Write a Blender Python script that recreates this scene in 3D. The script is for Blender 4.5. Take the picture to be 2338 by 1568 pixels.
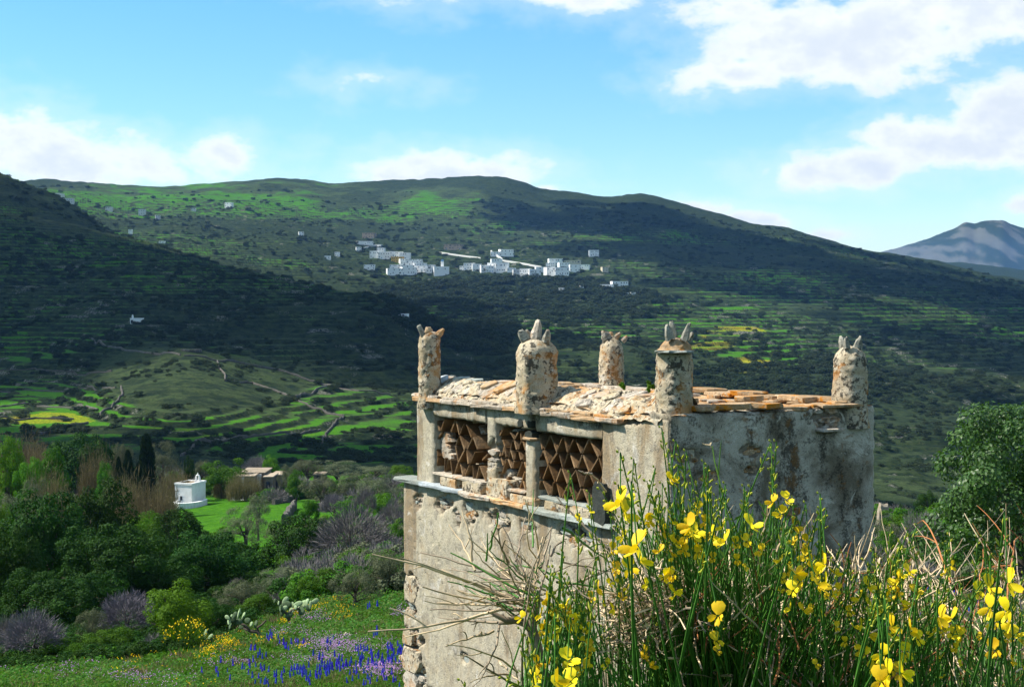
import bpy, bmesh, math, random
import numpy as np
from mathutils import Vector, Matrix, noise as mnoise

for o in list(bpy.data.objects):
    bpy.data.objects.remove(o)
S = bpy.context.scene
COL = S.collection
RAD = math.radians

# ------------------------------------------------------------------ camera
F, CX, HY = 3247.0, 1169.0, 714.0          # focal length, principal column and horizon row of the photograph
cam = bpy.data.cameras.new('camera')
cam.sensor_width = 36.0
cam.lens = 36.0 * F / 2338.0
cam.shift_y = -(784.0 - HY) / 2338.0
cam.clip_start, cam.clip_end = 0.05, 60000
camo = bpy.data.objects.new('camera', cam)
camo.rotation_euler = (RAD(90), 0, 0)
COL.objects.link(camo)
S.camera = camo

# ------------------------------------------------------------------ sun and sky
SUN_DIR = Vector((-0.97, 0.08, 0.0)).normalized()
SUN_EL = 49.0
SUNV = Vector((SUN_DIR.x * math.cos(RAD(SUN_EL)), SUN_DIR.y * math.cos(RAD(SUN_EL)), math.sin(RAD(SUN_EL))))
sl = bpy.data.lights.new('sun', 'SUN')
sl.energy = 5.0
sl.angle = RAD(0.55)
sl.color = (1.0, 0.95, 0.86)
so = bpy.data.objects.new('sun', sl)
so.rotation_euler = (-SUNV).to_track_quat('-Z', 'Y').to_euler()
so.location = (-60, -10, 80)
COL.objects.link(so)

W = bpy.data.worlds.new('World')
S.world = W
W.use_nodes = True
S.view_settings.view_transform = 'Standard'
S.view_settings.look = 'None'
S.view_settings.exposure = 0.85
S.view_settings.gamma = 1.0
S.cycles.use_denoising = True
S.cycles.max_bounces = 6
S.cycles.transparent_max_bounces = 12
S.cycles.volume_bounces = 1
S.cycles.sample_clamp_indirect = 4.0


class NT:
    """short-hand for building node trees"""
    def __init__(self, tree):
        self.t = tree
        self.n = tree.nodes
        self.l = tree.links

    def node(self, typ, **kw):
        nd = self.n.new(typ)
        for k, v in kw.items():
            setattr(nd, k, v)
        return nd

    def put(self, sock, v):
        if v is None:
            return
        if hasattr(v, 'is_output') or isinstance(v, bpy.types.NodeSocket):
            self.l.new(v, sock)
        else:
            try:
                sock.default_value = v
            except Exception:
                sock.default_value = (*v, 1.0)

    def math(self, op, a, b=None, c=None, clamp=False):
        nd = self.node('ShaderNodeMath', operation=op, use_clamp=clamp)
        for i, v in enumerate((a, b, c)):
            self.put(nd.inputs[i], v)
        return nd.outputs[0]

    def mixc(self, fac, a, b, blend='MIX'):
        nd = self.node('ShaderNodeMix', data_type='RGBA', blend_type=blend)
        self.put(nd.inputs[0], fac)
        self.put(nd.inputs[6], a)
        self.put(nd.inputs[7], b)
        return nd.outputs[2]

    def noise(self, vec, scale, detail=4.0, rough=0.55, dist=0.0):
        nd = self.node('ShaderNodeTexNoise')
        self.put(nd.inputs['Vector'], vec)
        nd.inputs['Scale'].default_value = scale
        nd.inputs['Detail'].default_value = detail
        nd.inputs['Roughness'].default_value = rough
        nd.inputs['Distortion'].default_value = dist
        return nd.outputs['Fac']

    def ramp(self, fac, lo, hi, a=0.0, b=1.0, smooth=True):
        nd = self.node('ShaderNodeMapRange', clamp=True)
        if smooth:
            nd.interpolation_type = 'SMOOTHSTEP'
        self.put(nd.inputs[0], fac)
        for i, v in enumerate((lo, hi, a, b)):
            self.put(nd.inputs[1 + i], v)
        return nd.outputs[0]

    def scale(self, vec, s):
        nd = self.node('ShaderNodeMapping')
        self.put(nd.inputs['Vector'], vec)
        nd.inputs['Scale'].default_value = s
        return nd.outputs[0]


def world_nodes():
    nt = NT(W.node_tree)
    nt.n.clear()
    out = nt.node('ShaderNodeOutputWorld')
    bg = nt.node('ShaderNodeBackground')
    nt.l.new(bg.outputs[0], out.inputs[0])
    sky = nt.node('ShaderNodeTexSky', sky_type='NISHITA', sun_disc=False)
    sky.sun_elevation = RAD(SUN_EL)
    sky.sun_rotation = math.atan2(SUN_DIR.x, SUN_DIR.y)
    sky.altitude = 400
    sky.air_density = 1.0
    sky.dust_density = 0.15
    sky.ozone_density = 2.2
    hs = nt.node('ShaderNodeHueSaturation')
    hs.inputs['Hue'].default_value = 0.484
    hs.inputs['Saturation'].default_value = SKY_SAT
    hs.inputs['Value'].default_value = 1.0
    nt.l.new(sky.outputs[0], hs.inputs['Color'])
    tc = nt.node('ShaderNodeTexCoord')
    d = tc.outputs['Generated']
    sep = nt.node('ShaderNodeSeparateXYZ')
    nt.l.new(d, sep.inputs[0])
    dx, dy, dz = sep.outputs
    az = nt.math('ARCTAN2', dx, dy)
    hyp = nt.math('POWER', nt.math('ADD', nt.math('MULTIPLY', dx, dx), nt.math('MULTIPLY', dy, dy)), 0.5)
    el = nt.math('ARCTAN2', dz, hyp)
    cmb = nt.node('ShaderNodeCombineXYZ')
    nt.l.new(az, cmb.inputs[0])
    nt.l.new(el, cmb.inputs[1])
    ae = cmb.outputs[0]
    n1 = nt.noise(nt.scale(ae, (1.0, 1.9, 1.0)), 14.0, 7.0, 0.58, 0.25)
    n2 = nt.noise(nt.scale(ae, (1.0, 1.5, 1.0)), 46.0, 3.0, 0.6, 0.0)
    low = nt.noise(nt.scale(ae, (1.0, 2.2, 1.0)), 3.3, 1.0, 0.5)
    field = None
    # (column, row, half width, half height, strength) of the cumulus banks, as directions of the sky
    banks = [(180, 385, 470, 85, 1.10), (520, 360, 110, 70, .95), (1040, 402, 280, 76, 1.1), (960, 372, 110, 42, .75),
             (850, 188, 130, 34, .50), (1240, -30, 460, 75, 1.0), (1700, 30, 260, 90, .7), (1690, 180, 210, 66, 1.05), (1960, 95, 440, 140, 1.4),
             (2260, 60, 320, 125, 1.25), (1850, 405, 180, 48, 1.0), (1990, 385, 250, 66, 1.25), (2160, 345, 260, 92, 1.35), (2320, 300, 240, 130, 1.4),
             (1600, 480, 100, 28, .85), (1740, 508, 150, 34, 1.1), (1880, 540, 80, 26, 1.0), (1250, 430, 60, 16, .8), (2345, 480, 80, 45, .8),
             (2520, 300, 200, 160, 1.2), (-150, 330, 260, 120, 1.1)]
    for (cx, cy, rx, ry, s) in banks:
        ka, ke = F / rx, F / ry
        vm = nt.node('ShaderNodeVectorMath', operation='MULTIPLY_ADD')
        nt.l.new(ae, vm.inputs[0])
        vm.inputs[1].default_value = (ka, ke, 0)
        vm.inputs[2].default_value = (-ka * math.atan((cx - CX) / F), -ke * math.atan((HY - cy) / F), 0)
        ln = nt.node('ShaderNodeVectorMath', operation='LENGTH')
        nt.l.new(vm.outputs[0], ln.inputs[0])
        v = nt.math('MULTIPLY_ADD', ln.outputs['Value'], -s, s)
        field = v if field is None else nt.math('MAXIMUM', field, v)
    # the same broken cumulus goes on over the rest of the sky
    off_a = nt.ramp(nt.math('ABSOLUTE', az), 0.36, 0.50)
    off_e = nt.ramp(el, 0.24, 0.36)
    off = nt.math('MAXIMUM', off_a, off_e)
    rest = nt.math('SUBTRACT', nt.math('MULTIPLY', nt.math('SUBTRACT', low, 0.5), 5.0), nt.math('SUBTRACT', 1.2, nt.math('MULTIPLY', off, 1.2)))
    field = nt.math('MAXIMUM', nt.math('MAXIMUM', field, rest), -1.5)
    f = nt.math('ADD', field, nt.math('MULTIPLY', nt.math('SUBTRACT', n1, 0.5), 2.3))
    f = nt.math('ADD', f, nt.math('MULTIPLY', nt.math('SUBTRACT', n2, 0.5), 0.85))
    dens = nt.ramp(f, -0.08, 0.72)
    dens = nt.math('MULTIPLY', dens, nt.ramp(dens, 0.0, 1.0, 0.55, 0.97))
    veil = nt.ramp(f, -0.55, 0.35, 0.0, 0.22)
    dens = nt.math('MAXIMUM', dens, veil)
    body = nt.ramp(nt.math('ADD', f, nt.math('MULTIPLY', nt.math('SUBTRACT', n2, 0.5), 1.0)), 0.1, 1.5, 1.0, 0.0)
    ccol = nt.mixc(body, (CLOUD_LO[0], CLOUD_LO[1], CLOUD_LO[2], 1), (CLOUD_HI[0], CLOUD_HI[1], CLOUD_HI[2], 1))
    col = nt.mixc(dens, hs.outputs[0], ccol)
    nt.l.new(col, bg.inputs[0])
    bg.inputs[1].default_value = SKY_STR
    W.cycles.sampling_method = 'MANUAL'
    W.cycles.sample_map_resolution = 512


SKY_STR = 0.105
SKY_SAT = 1.3
CLOUD_HI = (6.1, 6.3, 6.4)
CLOUD_LO = (4.5, 4.9, 5.4)
world_nodes()

# ------------------------------------------------------------------ helpers
rng = np.random.default_rng(7)
RND = random.Random(11)


def P(x, y, Y):
    return Vector(((x - CX) / F * Y, Y, (HY - y) / F * Y))


def smooth01(t):
    t = np.clip(t, 0, 1)
    return t * t * (3 - 2 * t)


def _h(i, j, s):
    n = (i * 374761393 + j * 668265263 + s * 974634721) & 0xffffffff
    n = ((n ^ (n >> 13)) * 1274126177) & 0xffffffff
    n = n ^ (n >> 16)
    return (n & 0xffffff) / float(0xffffff)


def vnoise(x, y, s=0):
    x = np.asarray(x, float)
    y = np.asarray(y, float)
    xi = np.floor(x).astype(np.int64)
    yi = np.floor(y).astype(np.int64)
    u = smooth01(x - xi)
    v = smooth01(y - yi)
    a, b = _h(xi, yi, s), _h(xi + 1, yi, s)
    c, d = _h(xi, yi + 1, s), _h(xi + 1, yi + 1, s)
    return (a + (b - a) * u) * (1 - v) + (c + (d - c) * u) * v - 0.5


def fbm(x, y, o=4, s=0, g=0.5):
    t, a, f = 0.0, 1.0, 1.0
    for k in range(o):
        t = t + a * vnoise(np.asarray(x) * f + 17.3 * k, np.asarray(y) * f - 9.1 * k, s + k)
        a *= g
        f *= 2.03
    return t


def mesh_np(name, V, Fq, smooth=False):
    """mesh from a vertex array and an (n,3) or (n,4) face array"""
    me = bpy.data.meshes.new(name)
    V = np.ascontiguousarray(V, dtype=np.float32)
    Fq = np.ascontiguousarray(Fq, dtype=np.int32)
    k = Fq.shape[1]
    me.vertices.add(len(V))
    me.vertices.foreach_set('co', V.ravel())
    me.loops.add(Fq.size)
    me.loops.foreach_set('vertex_index', Fq.ravel())
    me.polygons.add(len(Fq))
    me.polygons.foreach_set('loop_start', np.arange(0, Fq.size, k, dtype=np.int32))
    if smooth:
        me.polygons.foreach_set('use_smooth', np.ones(len(Fq), dtype=bool))
    me.update(calc_edges=True)
    return me


def put_attr(me, name, arr):
    arr = np.asarray(arr, dtype=np.float32)
    if arr.ndim == 1:
        a = me.attributes.new(name, 'FLOAT', 'POINT')
        a.data.foreach_set('value', arr)
    else:
        a = me.attributes.new(name, 'FLOAT_COLOR', 'POINT')
        a.data.foreach_set('color', np.hstack([arr, np.ones((len(arr), 1), np.float32)]).ravel())


def link(name, me, mat=None, parent=None, world=True):
    o = bpy.data.objects.new(name, me)
    COL.objects.link(o)
    if mat is not None and me is not None and not me.materials:
        me.materials.append(mat)
    if parent is not None:
        o.parent = parent
        if world:
            if parent.parent is None:
                o.matrix_parent_inverse = Matrix.Translation(-parent.location)
    return o


def tag(o, label=None, cat=None, group=None, kind=None):
    if label:
        o['label'] = label
    if cat:
        o['category'] = cat
    if group:
        o['group'] = group
    if kind:
        o['kind'] = kind
    return o


def thing(name, loc, label, cat, group=None):
    o = bpy.data.objects.new(name, None)
    o.empty_display_size = 0.2
    COL.objects.link(o)
    o.location = loc
    return tag(o, label, cat, group)


class MB:
    """collects boxes, bars, tubes and polygons into one mesh"""
    def __init__(self):
        self.v = []
        self.f = []

    def add(self, vs, fs):
        b = len(self.v)
        self.v += [tuple(p) for p in vs]
        self.f += [tuple(i + b for i in q) for q in fs]

    def box(self, c, ax, ay, az):
        """centre and three half-axis vectors"""
        c, ax, ay, az = Vector(c), Vector(ax), Vector(ay), Vector(az)
        vs = [c + sx * ax + sy * ay + sz * az for sz in (-1, 1) for sy in (-1, 1) for sx in (-1, 1)]
        self.add(vs, [(0, 2, 3, 1), (4, 5, 7, 6), (0, 1, 5, 4), (2, 6, 7, 3), (0, 4, 6, 2), (1, 3, 7, 5)])

    def aabox(self, x0, x1, y0, y1, z0, z1):
        self.box(((x0 + x1) / 2, (y0 + y1) / 2, (z0 + z1) / 2), ((x1 - x0) / 2, 0, 0), (0, (y1 - y0) / 2, 0), (0, 0, (z1 - z0) / 2))

    def tube(self, pts, rad, n=5, cap=True):
        pts = [Vector(p) for p in pts]
        if not hasattr(rad, '__len__'):
            rad = [rad] * len(pts)
        ref = Vector((0.31, 0.17, 0.93))
        b = len(self.v)
        for i, p in enumerate(pts):
            d = (pts[min(i + 1, len(pts) - 1)] - pts[max(i - 1, 0)])
            if d.length < 1e-9:
                d = Vector((0, 0, 1))
            d.normalize()
            if abs(d.dot(ref)) > 0.95:
                ref = Vector((1, 0.2, 0))
            a = d.cross(ref).normalized()
            c = d.cross(a)
            for k in range(n):
                t = 2 * math.pi * k / n
                self.v.append(tuple(p + (a * math.cos(t) + c * math.sin(t)) * rad[i]))
        for i in range(len(pts) - 1):
            for k in range(n):
                k2 = (k + 1) % n
                self.f.append((b + i * n + k, b + i * n + k2, b + (i + 1) * n + k2, b + (i + 1) * n + k))
        if cap:
            self.f.append(tuple(b + k for k in reversed(range(n))))
            e = b + (len(pts) - 1) * n
            self.f.append(tuple(e + k for k in range(n)))

    def mesh(self, name, smooth=False):
        me = bpy.data.meshes.new(name)
        me.from_pydata(self.v, [], self.f)
        if smooth:
            me.polygons.foreach_set('use_smooth', np.ones(len(me.polygons), dtype=bool))
        me.update()
        return me

    def build(self, name, mat, parent=None, smooth=False, world=True):
        return link(name, self.mesh(name, smooth), mat, parent, world)


def slab_mesh(name, c, a, b, n, wa, wb, th, sides=8, jit=0.16, seed=0, square=0.5, inset=0.82, rough=0.0, aj=.25):
    """irregular flat stone: a jittered rounded polygon in the plane of a and b, thickness th along n"""
    r = random.Random(seed)
    c, a, b, n = Vector(c), Vector(a).normalized(), Vector(b).normalized(), Vector(n).normalized()
    ring = []
    for k in range(sides):
        t = 2 * math.pi * (k + 0.5 + r.uniform(-aj, aj)) / sides
        ct, st = math.cos(t), math.sin(t)
        m = max(abs(ct), abs(st))
        q = (1 - square) + square / m
        q *= 1 + r.uniform(-jit, jit)
        ring.append((ct * q * wa / 2, st * q * wb / 2))
    vs = []
    for (lv, k) in ((-.5, inset), (-.28, 1.0), (.28, 1.0), (.5, inset)):
        for (p, q) in ring:
            j = r.uniform(-rough, rough)
            vs.append(c + a * p * (k + r.uniform(-.05, .05)) + b * q * (k + r.uniform(-.05, .05)) + n * (lv * th + j))
    fs = []
    for L in range(3):
        for k in range(sides):
            k2 = (k + 1) % sides
            fs.append((L * sides + k, L * sides + k2, (L + 1) * sides + k2, (L + 1) * sides + k))
    fs.append(tuple(reversed(range(sides))))
    fs.append(tuple(3 * sides + k for k in range(sides)))
    me = bpy.data.meshes.new(name)
    me.from_pydata([tuple(v) for v in vs], [], fs)
    me.update()
    return me


# ------------------------------------------------------------------ materials
def mat_new(name):
    m = bpy.data.materials.new(name)
    m.use_nodes = True
    nt = NT(m.node_tree)
    nt.n.clear()
    out = nt.node('ShaderNodeOutputMaterial')
    return m, nt, out


def principled(nt, out, col, rough=0.9, spec=0.15, bump=None, bump_d=0.01, bump_s=0.6):
    p = nt.node('ShaderNodeBsdfPrincipled')
    nt.put(p.inputs['Base Color'], col)
    nt.put(p.inputs['Roughness'], rough)
    p.inputs['Specular IOR Level'].default_value = spec
    if bump is not None:
        b = nt.node('ShaderNodeBump')
        b.inputs['Strength'].default_value = bump_s
        b.inputs['Distance'].default_value = bump_d
        nt.put(b.inputs['Height'], bump)
        nt.l.new(b.outputs[0], p.inputs['Normal'])
    nt.l.new(p.outputs[0], out.inputs[0])
    return p


def c4(c):
    return (c[0], c[1], c[2], 1.0)


def mat_plain(name, col, rough=0.85, spec=0.2, var=0.25, scale=6.0):
    m, nt, out = mat_new(name)
    tc = nt.node('ShaderNodeTexCoord').outputs['Object']
    n = nt.noise(tc, scale, 6)
    oi = nt.node('ShaderNodeObjectInfo').outputs['Random']
    k = nt.math('ADD', nt.ramp(n, .3, .7, 1 - var, 1 + var, False), nt.math('MULTIPLY', nt.math('SUBTRACT', oi, .5), var))
    hs = nt.node('ShaderNodeHueSaturation')
    hs.inputs['Color'].default_value = c4(col)
    nt.l.new(k, hs.inputs['Value'])
    principled(nt, out, hs.outputs[0], rough, spec, n, 0.01, 0.3)
    return m


def mat_stone(name, a, b, lichen=0.0, dark=0.3, scale=1.0, white=0.2, lich_col=(.42, .17, .02), random_tone=.35, big=True):
    """weathered stone or lime plaster: two tones, dark lichen specks, pale and orange lichen patches"""
    m, nt, out = mat_new(name)
    geo = nt.node('ShaderNodeNewGeometry').outputs['Position']
    v = nt.scale(geo, (scale,) * 3)
    nb = nt.noise(v, 1.7, 5, .6, .4)
    nm = nt.noise(v, 7.0, 6, .65)
    nf = nt.noise(v, 21.0, 6, .72)
    ns = nt.noise(v, 95.0, 3, .7)
    col = nt.mixc(nt.ramp(nm, .33, .67), c4(a), c4(b))
    col = nt.mixc(nt.ramp(nb, .40, .68, 0, .45), col, c4((a[0] * .62, a[1] * .58, a[2] * .5)))
    if white:
        wv = nt.ramp(nt.math('ADD', nt.noise(v, 4.6, 6, .7, .8), nt.math('MULTIPLY', nf, .25)), .70, .78, 0, white)
        col = nt.mixc(wv, col, (.50, .50, .46, 1))
    dk = nt.ramp(nt.math('ADD', nt.math('MULTIPLY', nf, .62), nt.math('MULTIPLY', nm, .48)), .55, .62, 0, dark)
    col = nt.mixc(dk, col, (.045, .042, .034, 1))
    sp = nt.ramp(ns, .57, .68, 0, dark * .9)
    col = nt.mixc(sp, col, (.05, .045, .035, 1))
    if lichen:
        lv = nt.ramp(nt.math('ADD', nt.noise(v, 3.4, 6, .7, .6), nt.math('MULTIPLY', nf, .3)), .66, .76, 0, lichen)
        col = nt.mixc(lv, col, c4(lich_col))
    oi = nt.node('ShaderNodeObjectInfo').outputs['Random']
    hs = nt.node('ShaderNodeHueSaturation')
    nt.put(hs.inputs['Color'], col)
    nt.put(hs.inputs['Value'], nt.math('ADD', 1.0, nt.math('MULTIPLY', nt.math('SUBTRACT', oi, .5), random_tone)))
    hgt = nt.math('ADD', nt.math('ADD', nt.math('MULTIPLY', nf, .5), nt.math('MULTIPLY', nm, .8)), nt.math('MULTIPLY', ns, .22))
    principled(nt, out, hs.outputs[0], .95, .08, hgt, .035 / scale, .75)
    return m
# ------------------------------------------------------------------ terrain
TX = [-400, 0, 150, 300, 430, 600, 750, 900, 1050, 1250, 1500, 1800, 2050, 2338, 2800]
NEAR = {  # heights of the near ground by distance
    1.2: [-1.6, -1.6, -1.6, -1.6, -1.6, -1.6, -1.6, -1.6, -1.55, -1.5, -1.48, -1.45, -1.45, -1.45, -1.45],
    4: [-1.9, -1.9, -1.9, -1.9, -1.9, -1.9, -1.88, -1.85, -1.8, -1.75, -1.7, -1.6, -1.57, -1.55, -1.5],
    8: [-3.0, -3.0, -3.0, -3.0, -3.0, -3.0, -2.95, -2.9, -2.8, -2.7, -2.6, -2.5, -2.4, -2.3, -2.2],
    13: [-4.2, -4.2, -4.2, -4.2, -4.15, -4.1, -4.05, -4.0, -4.0, -4.0, -4.0, -4.0, -3.8, -3.4, -3.2],
    20: [-5.7, -5.65, -5.6, -5.55, -5.5, -5.4, -5.3, -5.2, -5.1, -5.0, -5.0, -5.0, -5.05, -5.0, -4.9],
    30: [-8.0, -7.95, -7.9, -7.85, -7.8, -7.7, -7.5, -7.2, -7.1, -7.05, -7.0, -7.0, -7.0, -6.85, -6.7],
}
FAR = {  # image rows of the ground by distance
    45: [1512, 1508, 1504, 1498, 1492, 1480, 1458, 1420, 1400, 1390, 1380, 1380, 1390, 1375, 1365],
    68: [1450, 1445, 1440, 1435, 1425, 1405, 1370, 1335, 1315, 1310, 1310, 1315, 1320, 1310, 1300],
    100: [1365, 1360, 1360, 1360, 1350, 1320, 1290, 1260, 1245, 1240, 1240, 1240, 1240, 1230, 1220],
    150: [1265, 1260, 1255, 1250, 1245, 1225, 1210, 1190, 1180, 1180, 1180, 1180, 1195, 1190, 1180],
    220: [1140, 1142, 1148, 1150, 1149, 1140, 1130, 1120, 1120, 1130, 1160, 1190, 1230, 1230, 1230],
    285: [1060, 1062, 1072, 1082, 1086, 1090, 1086, 1086, 1100, 1120, 1160, 1200, 1238, 1242, 1240],
    330: [1020, 1028, 1050, 1072, 1082, 1086, 1090, 1086, 1090, 1100, 1140, 1180, 1215, 1225, 1225],
    400: [1000, 1005, 1018, 1030, 1020, 1045, 1050, 1050, 1050, 1060, 1095, 1130, 1160, 1180, 1180],
    470: [960, 965, 975, 965, 950, 980, 1000, 1000, 1005, 1020, 1050, 1080, 1115, 1140, 1140],
    550: [905, 915, 920, 880, 868, 905, 935, 950, 960, 975, 1000, 1030, 1060, 1090, 1100],
    640: [855, 865, 855, 815, 792, 838, 868, 893, 915, 935, 955, 980, 1010, 1045, 1060],
    750: [805, 815, 790, 752, 765, 785, 805, 830, 865, 890, 910, 935, 960, 1000, 1020],
    870: [745, 755, 740, 715, 715, 730, 742, 765, 825, 845, 860, 885, 915, 955, 980],
    1000: [670, 680, 680, 660, 660, 670, 684, 714, 785, 800, 810, 840, 870, 910, 940],
    1200: [550, 565, 585, 590, 598, 630, 662, 740, 745, 750, 760, 785, 815, 855, 880],
    1450: [450, 470, 505, 551, 583, 642, 682, 700, 702, 702, 710, 730, 760, 800, 830],
    1700: [370, 399, 462, 575, 605, 637, 655, 665, 662, 660, 665, 690, 715, 755, 790],
    2000: [400, 430, 485, 560, 572, 590, 610, 622, 622, 618, 622, 645, 675, 715, 750],
    2300: [430, 445, 480, 520, 525, 540, 560, 575, 570, 570, 575, 605, 635, 680, 715],
    2700: [435, 440, 450, 475, 478, 480, 495, 510, 500, 505, 515, 555, 600, 656, 690],
}
RIDGE = [(-400, 425), (0, 418), (80, 415), (140, 415), (270, 425), (370, 428), (500, 420), (640, 410), (700, 412), (760, 422), (880, 410), (1000, 408),
         (1095, 403), (1150, 405), (1190, 415), (1230, 430), (1290, 438), (1340, 447), (1385, 455), (1430, 448), (1460, 446), (1510, 455), (1560, 470),
         (1640, 490), (1720, 508), (1800, 520), (1860, 540), (1950, 565), (2050, 583), (2130, 597), (2338, 643), (2800, 690)]
RIDGE2 = [(-400, 610), (1900, 610), (2050, 602), (2130, 597), (2200, 600), (2338, 618), (2800, 640)]
MOUNT = [(-400, 670), (1700, 660), (1900, 620), (2010, 578), (2060, 562), (2120, 545), (2180, 520), (2200, 509), (2212, 507), (2225, 512), (2245, 503),
         (2290, 499), (2308, 510), (2338, 520), (2450, 548), (2800, 620)]
GX = np.linspace(-500, 2900, 681)
rows, stations = [], []


def blur(a, k):
    w = np.hanning(2 * k + 3)[1:-1]
    w /= w.sum()
    return np.convolve(np.pad(a, k, mode='edge'), w, mode='valid')


for Yk, zs in NEAR.items():
    stations.append(Yk)
    rows.append(blur(np.interp(GX, TX, [HY - z / Yk * F for z in zs]), 14))
for Yk, ys in FAR.items():
    stations.append(Yk)
    rows.append(blur(np.interp(GX, TX, ys), 12))


def polyrow(pts, k=2):
    return blur(np.interp(GX, [p[0] for p in pts], [p[1] for p in pts]), k)


for Yk, row in ((3250, polyrow(RIDGE)), (4200, polyrow(RIDGE) + 70), (5400, polyrow(RIDGE2)), (7000, np.full_like(GX, 690.)),
                (10500, polyrow(MOUNT, 1)), (14000, np.full_like(GX, 705.)), (17000, np.full_like(GX, 716.))):
    stations.append(Yk)
    rows.append(row)
ST = np.log(np.array(stations))
RW = np.array(rows)
GL = np.linspace(ST[0], ST[-1], 1400)


def pchip(xk, yk, x):
    h = np.diff(xk)[:, None]
    d = np.diff(yk, axis=0) / h
    m = np.zeros_like(yk)
    s = np.sign(d[:-1]) * np.sign(d[1:]) > 0
    w1 = 2 * h[1:] + h[:-1]
    w2 = h[1:] + 2 * h[:-1]
    with np.errstate(divide='ignore', invalid='ignore'):
        hm = (w1 + w2) / (w1 / d[:-1] + w2 / d[1:])
    m[1:-1] = np.where(s, hm, 0)
    m[0], m[-1] = d[0], d[-1]
    i = np.clip(np.searchsorted(xk, x) - 1, 0, len(xk) - 2)
    t = ((x - xk[i]) / (xk[i + 1] - xk[i]))[:, None]
    H = (xk[i + 1] - xk[i])[:, None]
    return ((2 * t ** 3 - 3 * t ** 2 + 1) * yk[i] + (t ** 3 - 2 * t ** 2 + t) * H * m[i] + (-2 * t ** 3 + 3 * t ** 2) * yk[i + 1] + (t ** 3 - t ** 2) * H * m[i + 1])


# heights are interpolated as height / distance so that ridges keep their outline
TAB = (HY - pchip(ST, RW, GL)) / F


def xcol(X, Y):
    """azimuth of a ground point, as a column of the table, clipped at the sides; and its depth"""
    X = np.asarray(X, float)
    Y = np.asarray(Y, float)
    r = np.hypot(X, Y)
    th = np.clip(np.arctan2(X, Y), -0.46, 0.46)
    D = r * np.cos(th)
    return CX + F * np.tan(th), np.maximum(D, 1.2)


def tab_lookup(xc, D):
    fx_ = np.clip((xc - GX[0]) / (GX[1] - GX[0]), 0, len(GX) - 1.001)
    fy_ = np.clip((np.log(D) - GL[0]) / (GL[1] - GL[0]), 0, len(GL) - 1.001)
    i, j = fy_.astype(int), fx_.astype(int)
    u, v = fy_ - i, fx_ - j
    return (TAB[i, j] * (1 - u) + TAB[i + 1, j] * u) * (1 - v) + (TAB[i, j + 1] * (1 - u) + TAB[i + 1, j + 1] * u) * v


def ellmask(xc, yc, cx, cy, rx, ry, soft=0.35):
    q = np.sqrt(((xc - cx) / rx) ** 2 + ((yc - cy) / ry) ** 2)
    return smooth01((1 - q) / soft + 0.5)


def ground(X, Y, full=False):
    X = np.asarray(X, float)
    Y = np.asarray(Y, float)
    xc, D = xcol(X, Y)
    z = tab_lookup(xc, D) * D
    # small-scale relief grows with distance
    far = smooth01((D - 300) / 500)
    amp = 0.10 * smooth01((D - 6) / 20) + 0.35 * smooth01((D - 60) / 200) + 2.4 * far
    wl = np.where(D > 200, 1, 0)
    z = z + amp * (fbm(X / 90, Y / 90, 4, 3) * far * 3.2 + fbm(X / 9, Y / 9, 3, 5) * (1 - far) + fbm(X / 30, Y / 30, 3, 8) * far)
    z = z + 9.0 * far * fbm(X / 330, Y / 330, 3, 21) * smooth01((3000 - D) / 900)
    # rocky far mountain
    z = z + 34 * smooth01((D - 7500) / 1500) * fbm(X / 300, Y / 900, 5, 33)
    yi = HY - z / D * F
    # terraces
    H = np.where(D < 700, 1.6, np.where(D < 1050, 2.6, np.where(D < 1500, 3.4, 4.8)))
    tm = smooth01((fbm(X / 260, Y / 260, 3, 41) + 0.40) / 0.25) * smooth01((D - 340) / 60) * smooth01((3000 - D) / 250)
    knoll = ellmask(xc, yi, 470, 850, 250, 82) * (D < 720) * (D > 400)
    tm = tm * (1 - 0.92 * knoll)
    q = (z + 2.2 * fbm(X / 120, Y / 120, 3, 51)) / H
    fr = q - np.floor(q)
    step = smooth01((fr - 0.62) / 0.38)
    zt = z + (np.floor(q) + step - q + 0.31) * H * tm
    riser = tm * smooth01((fr - 0.55) / 0.15)
    if not full:
        return zt
    return zt, xc, D, yi, riser, tm, fr


def gz(X, Y):
    return float(ground(np.array([X]), np.array([Y]))[0])


def GP(x, Y):
    """ground point in the column x of the photograph at depth Y"""
    X = (x - CX) / F * Y
    return Vector((X, Y, gz(X, Y)))


def hit(x, y, y0=40., y1=3400.):
    Y = np.geomspace(y0, y1, 1500)
    X = (x - CX) / F * Y
    z = ground(X, Y)
    yi = HY - z / Y * F
    k = np.argmax(yi <= y)
    if yi[k] > y:
        k = int(np.argmin(yi))
    return Vector((X[k], Y[k], z[k]))


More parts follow.
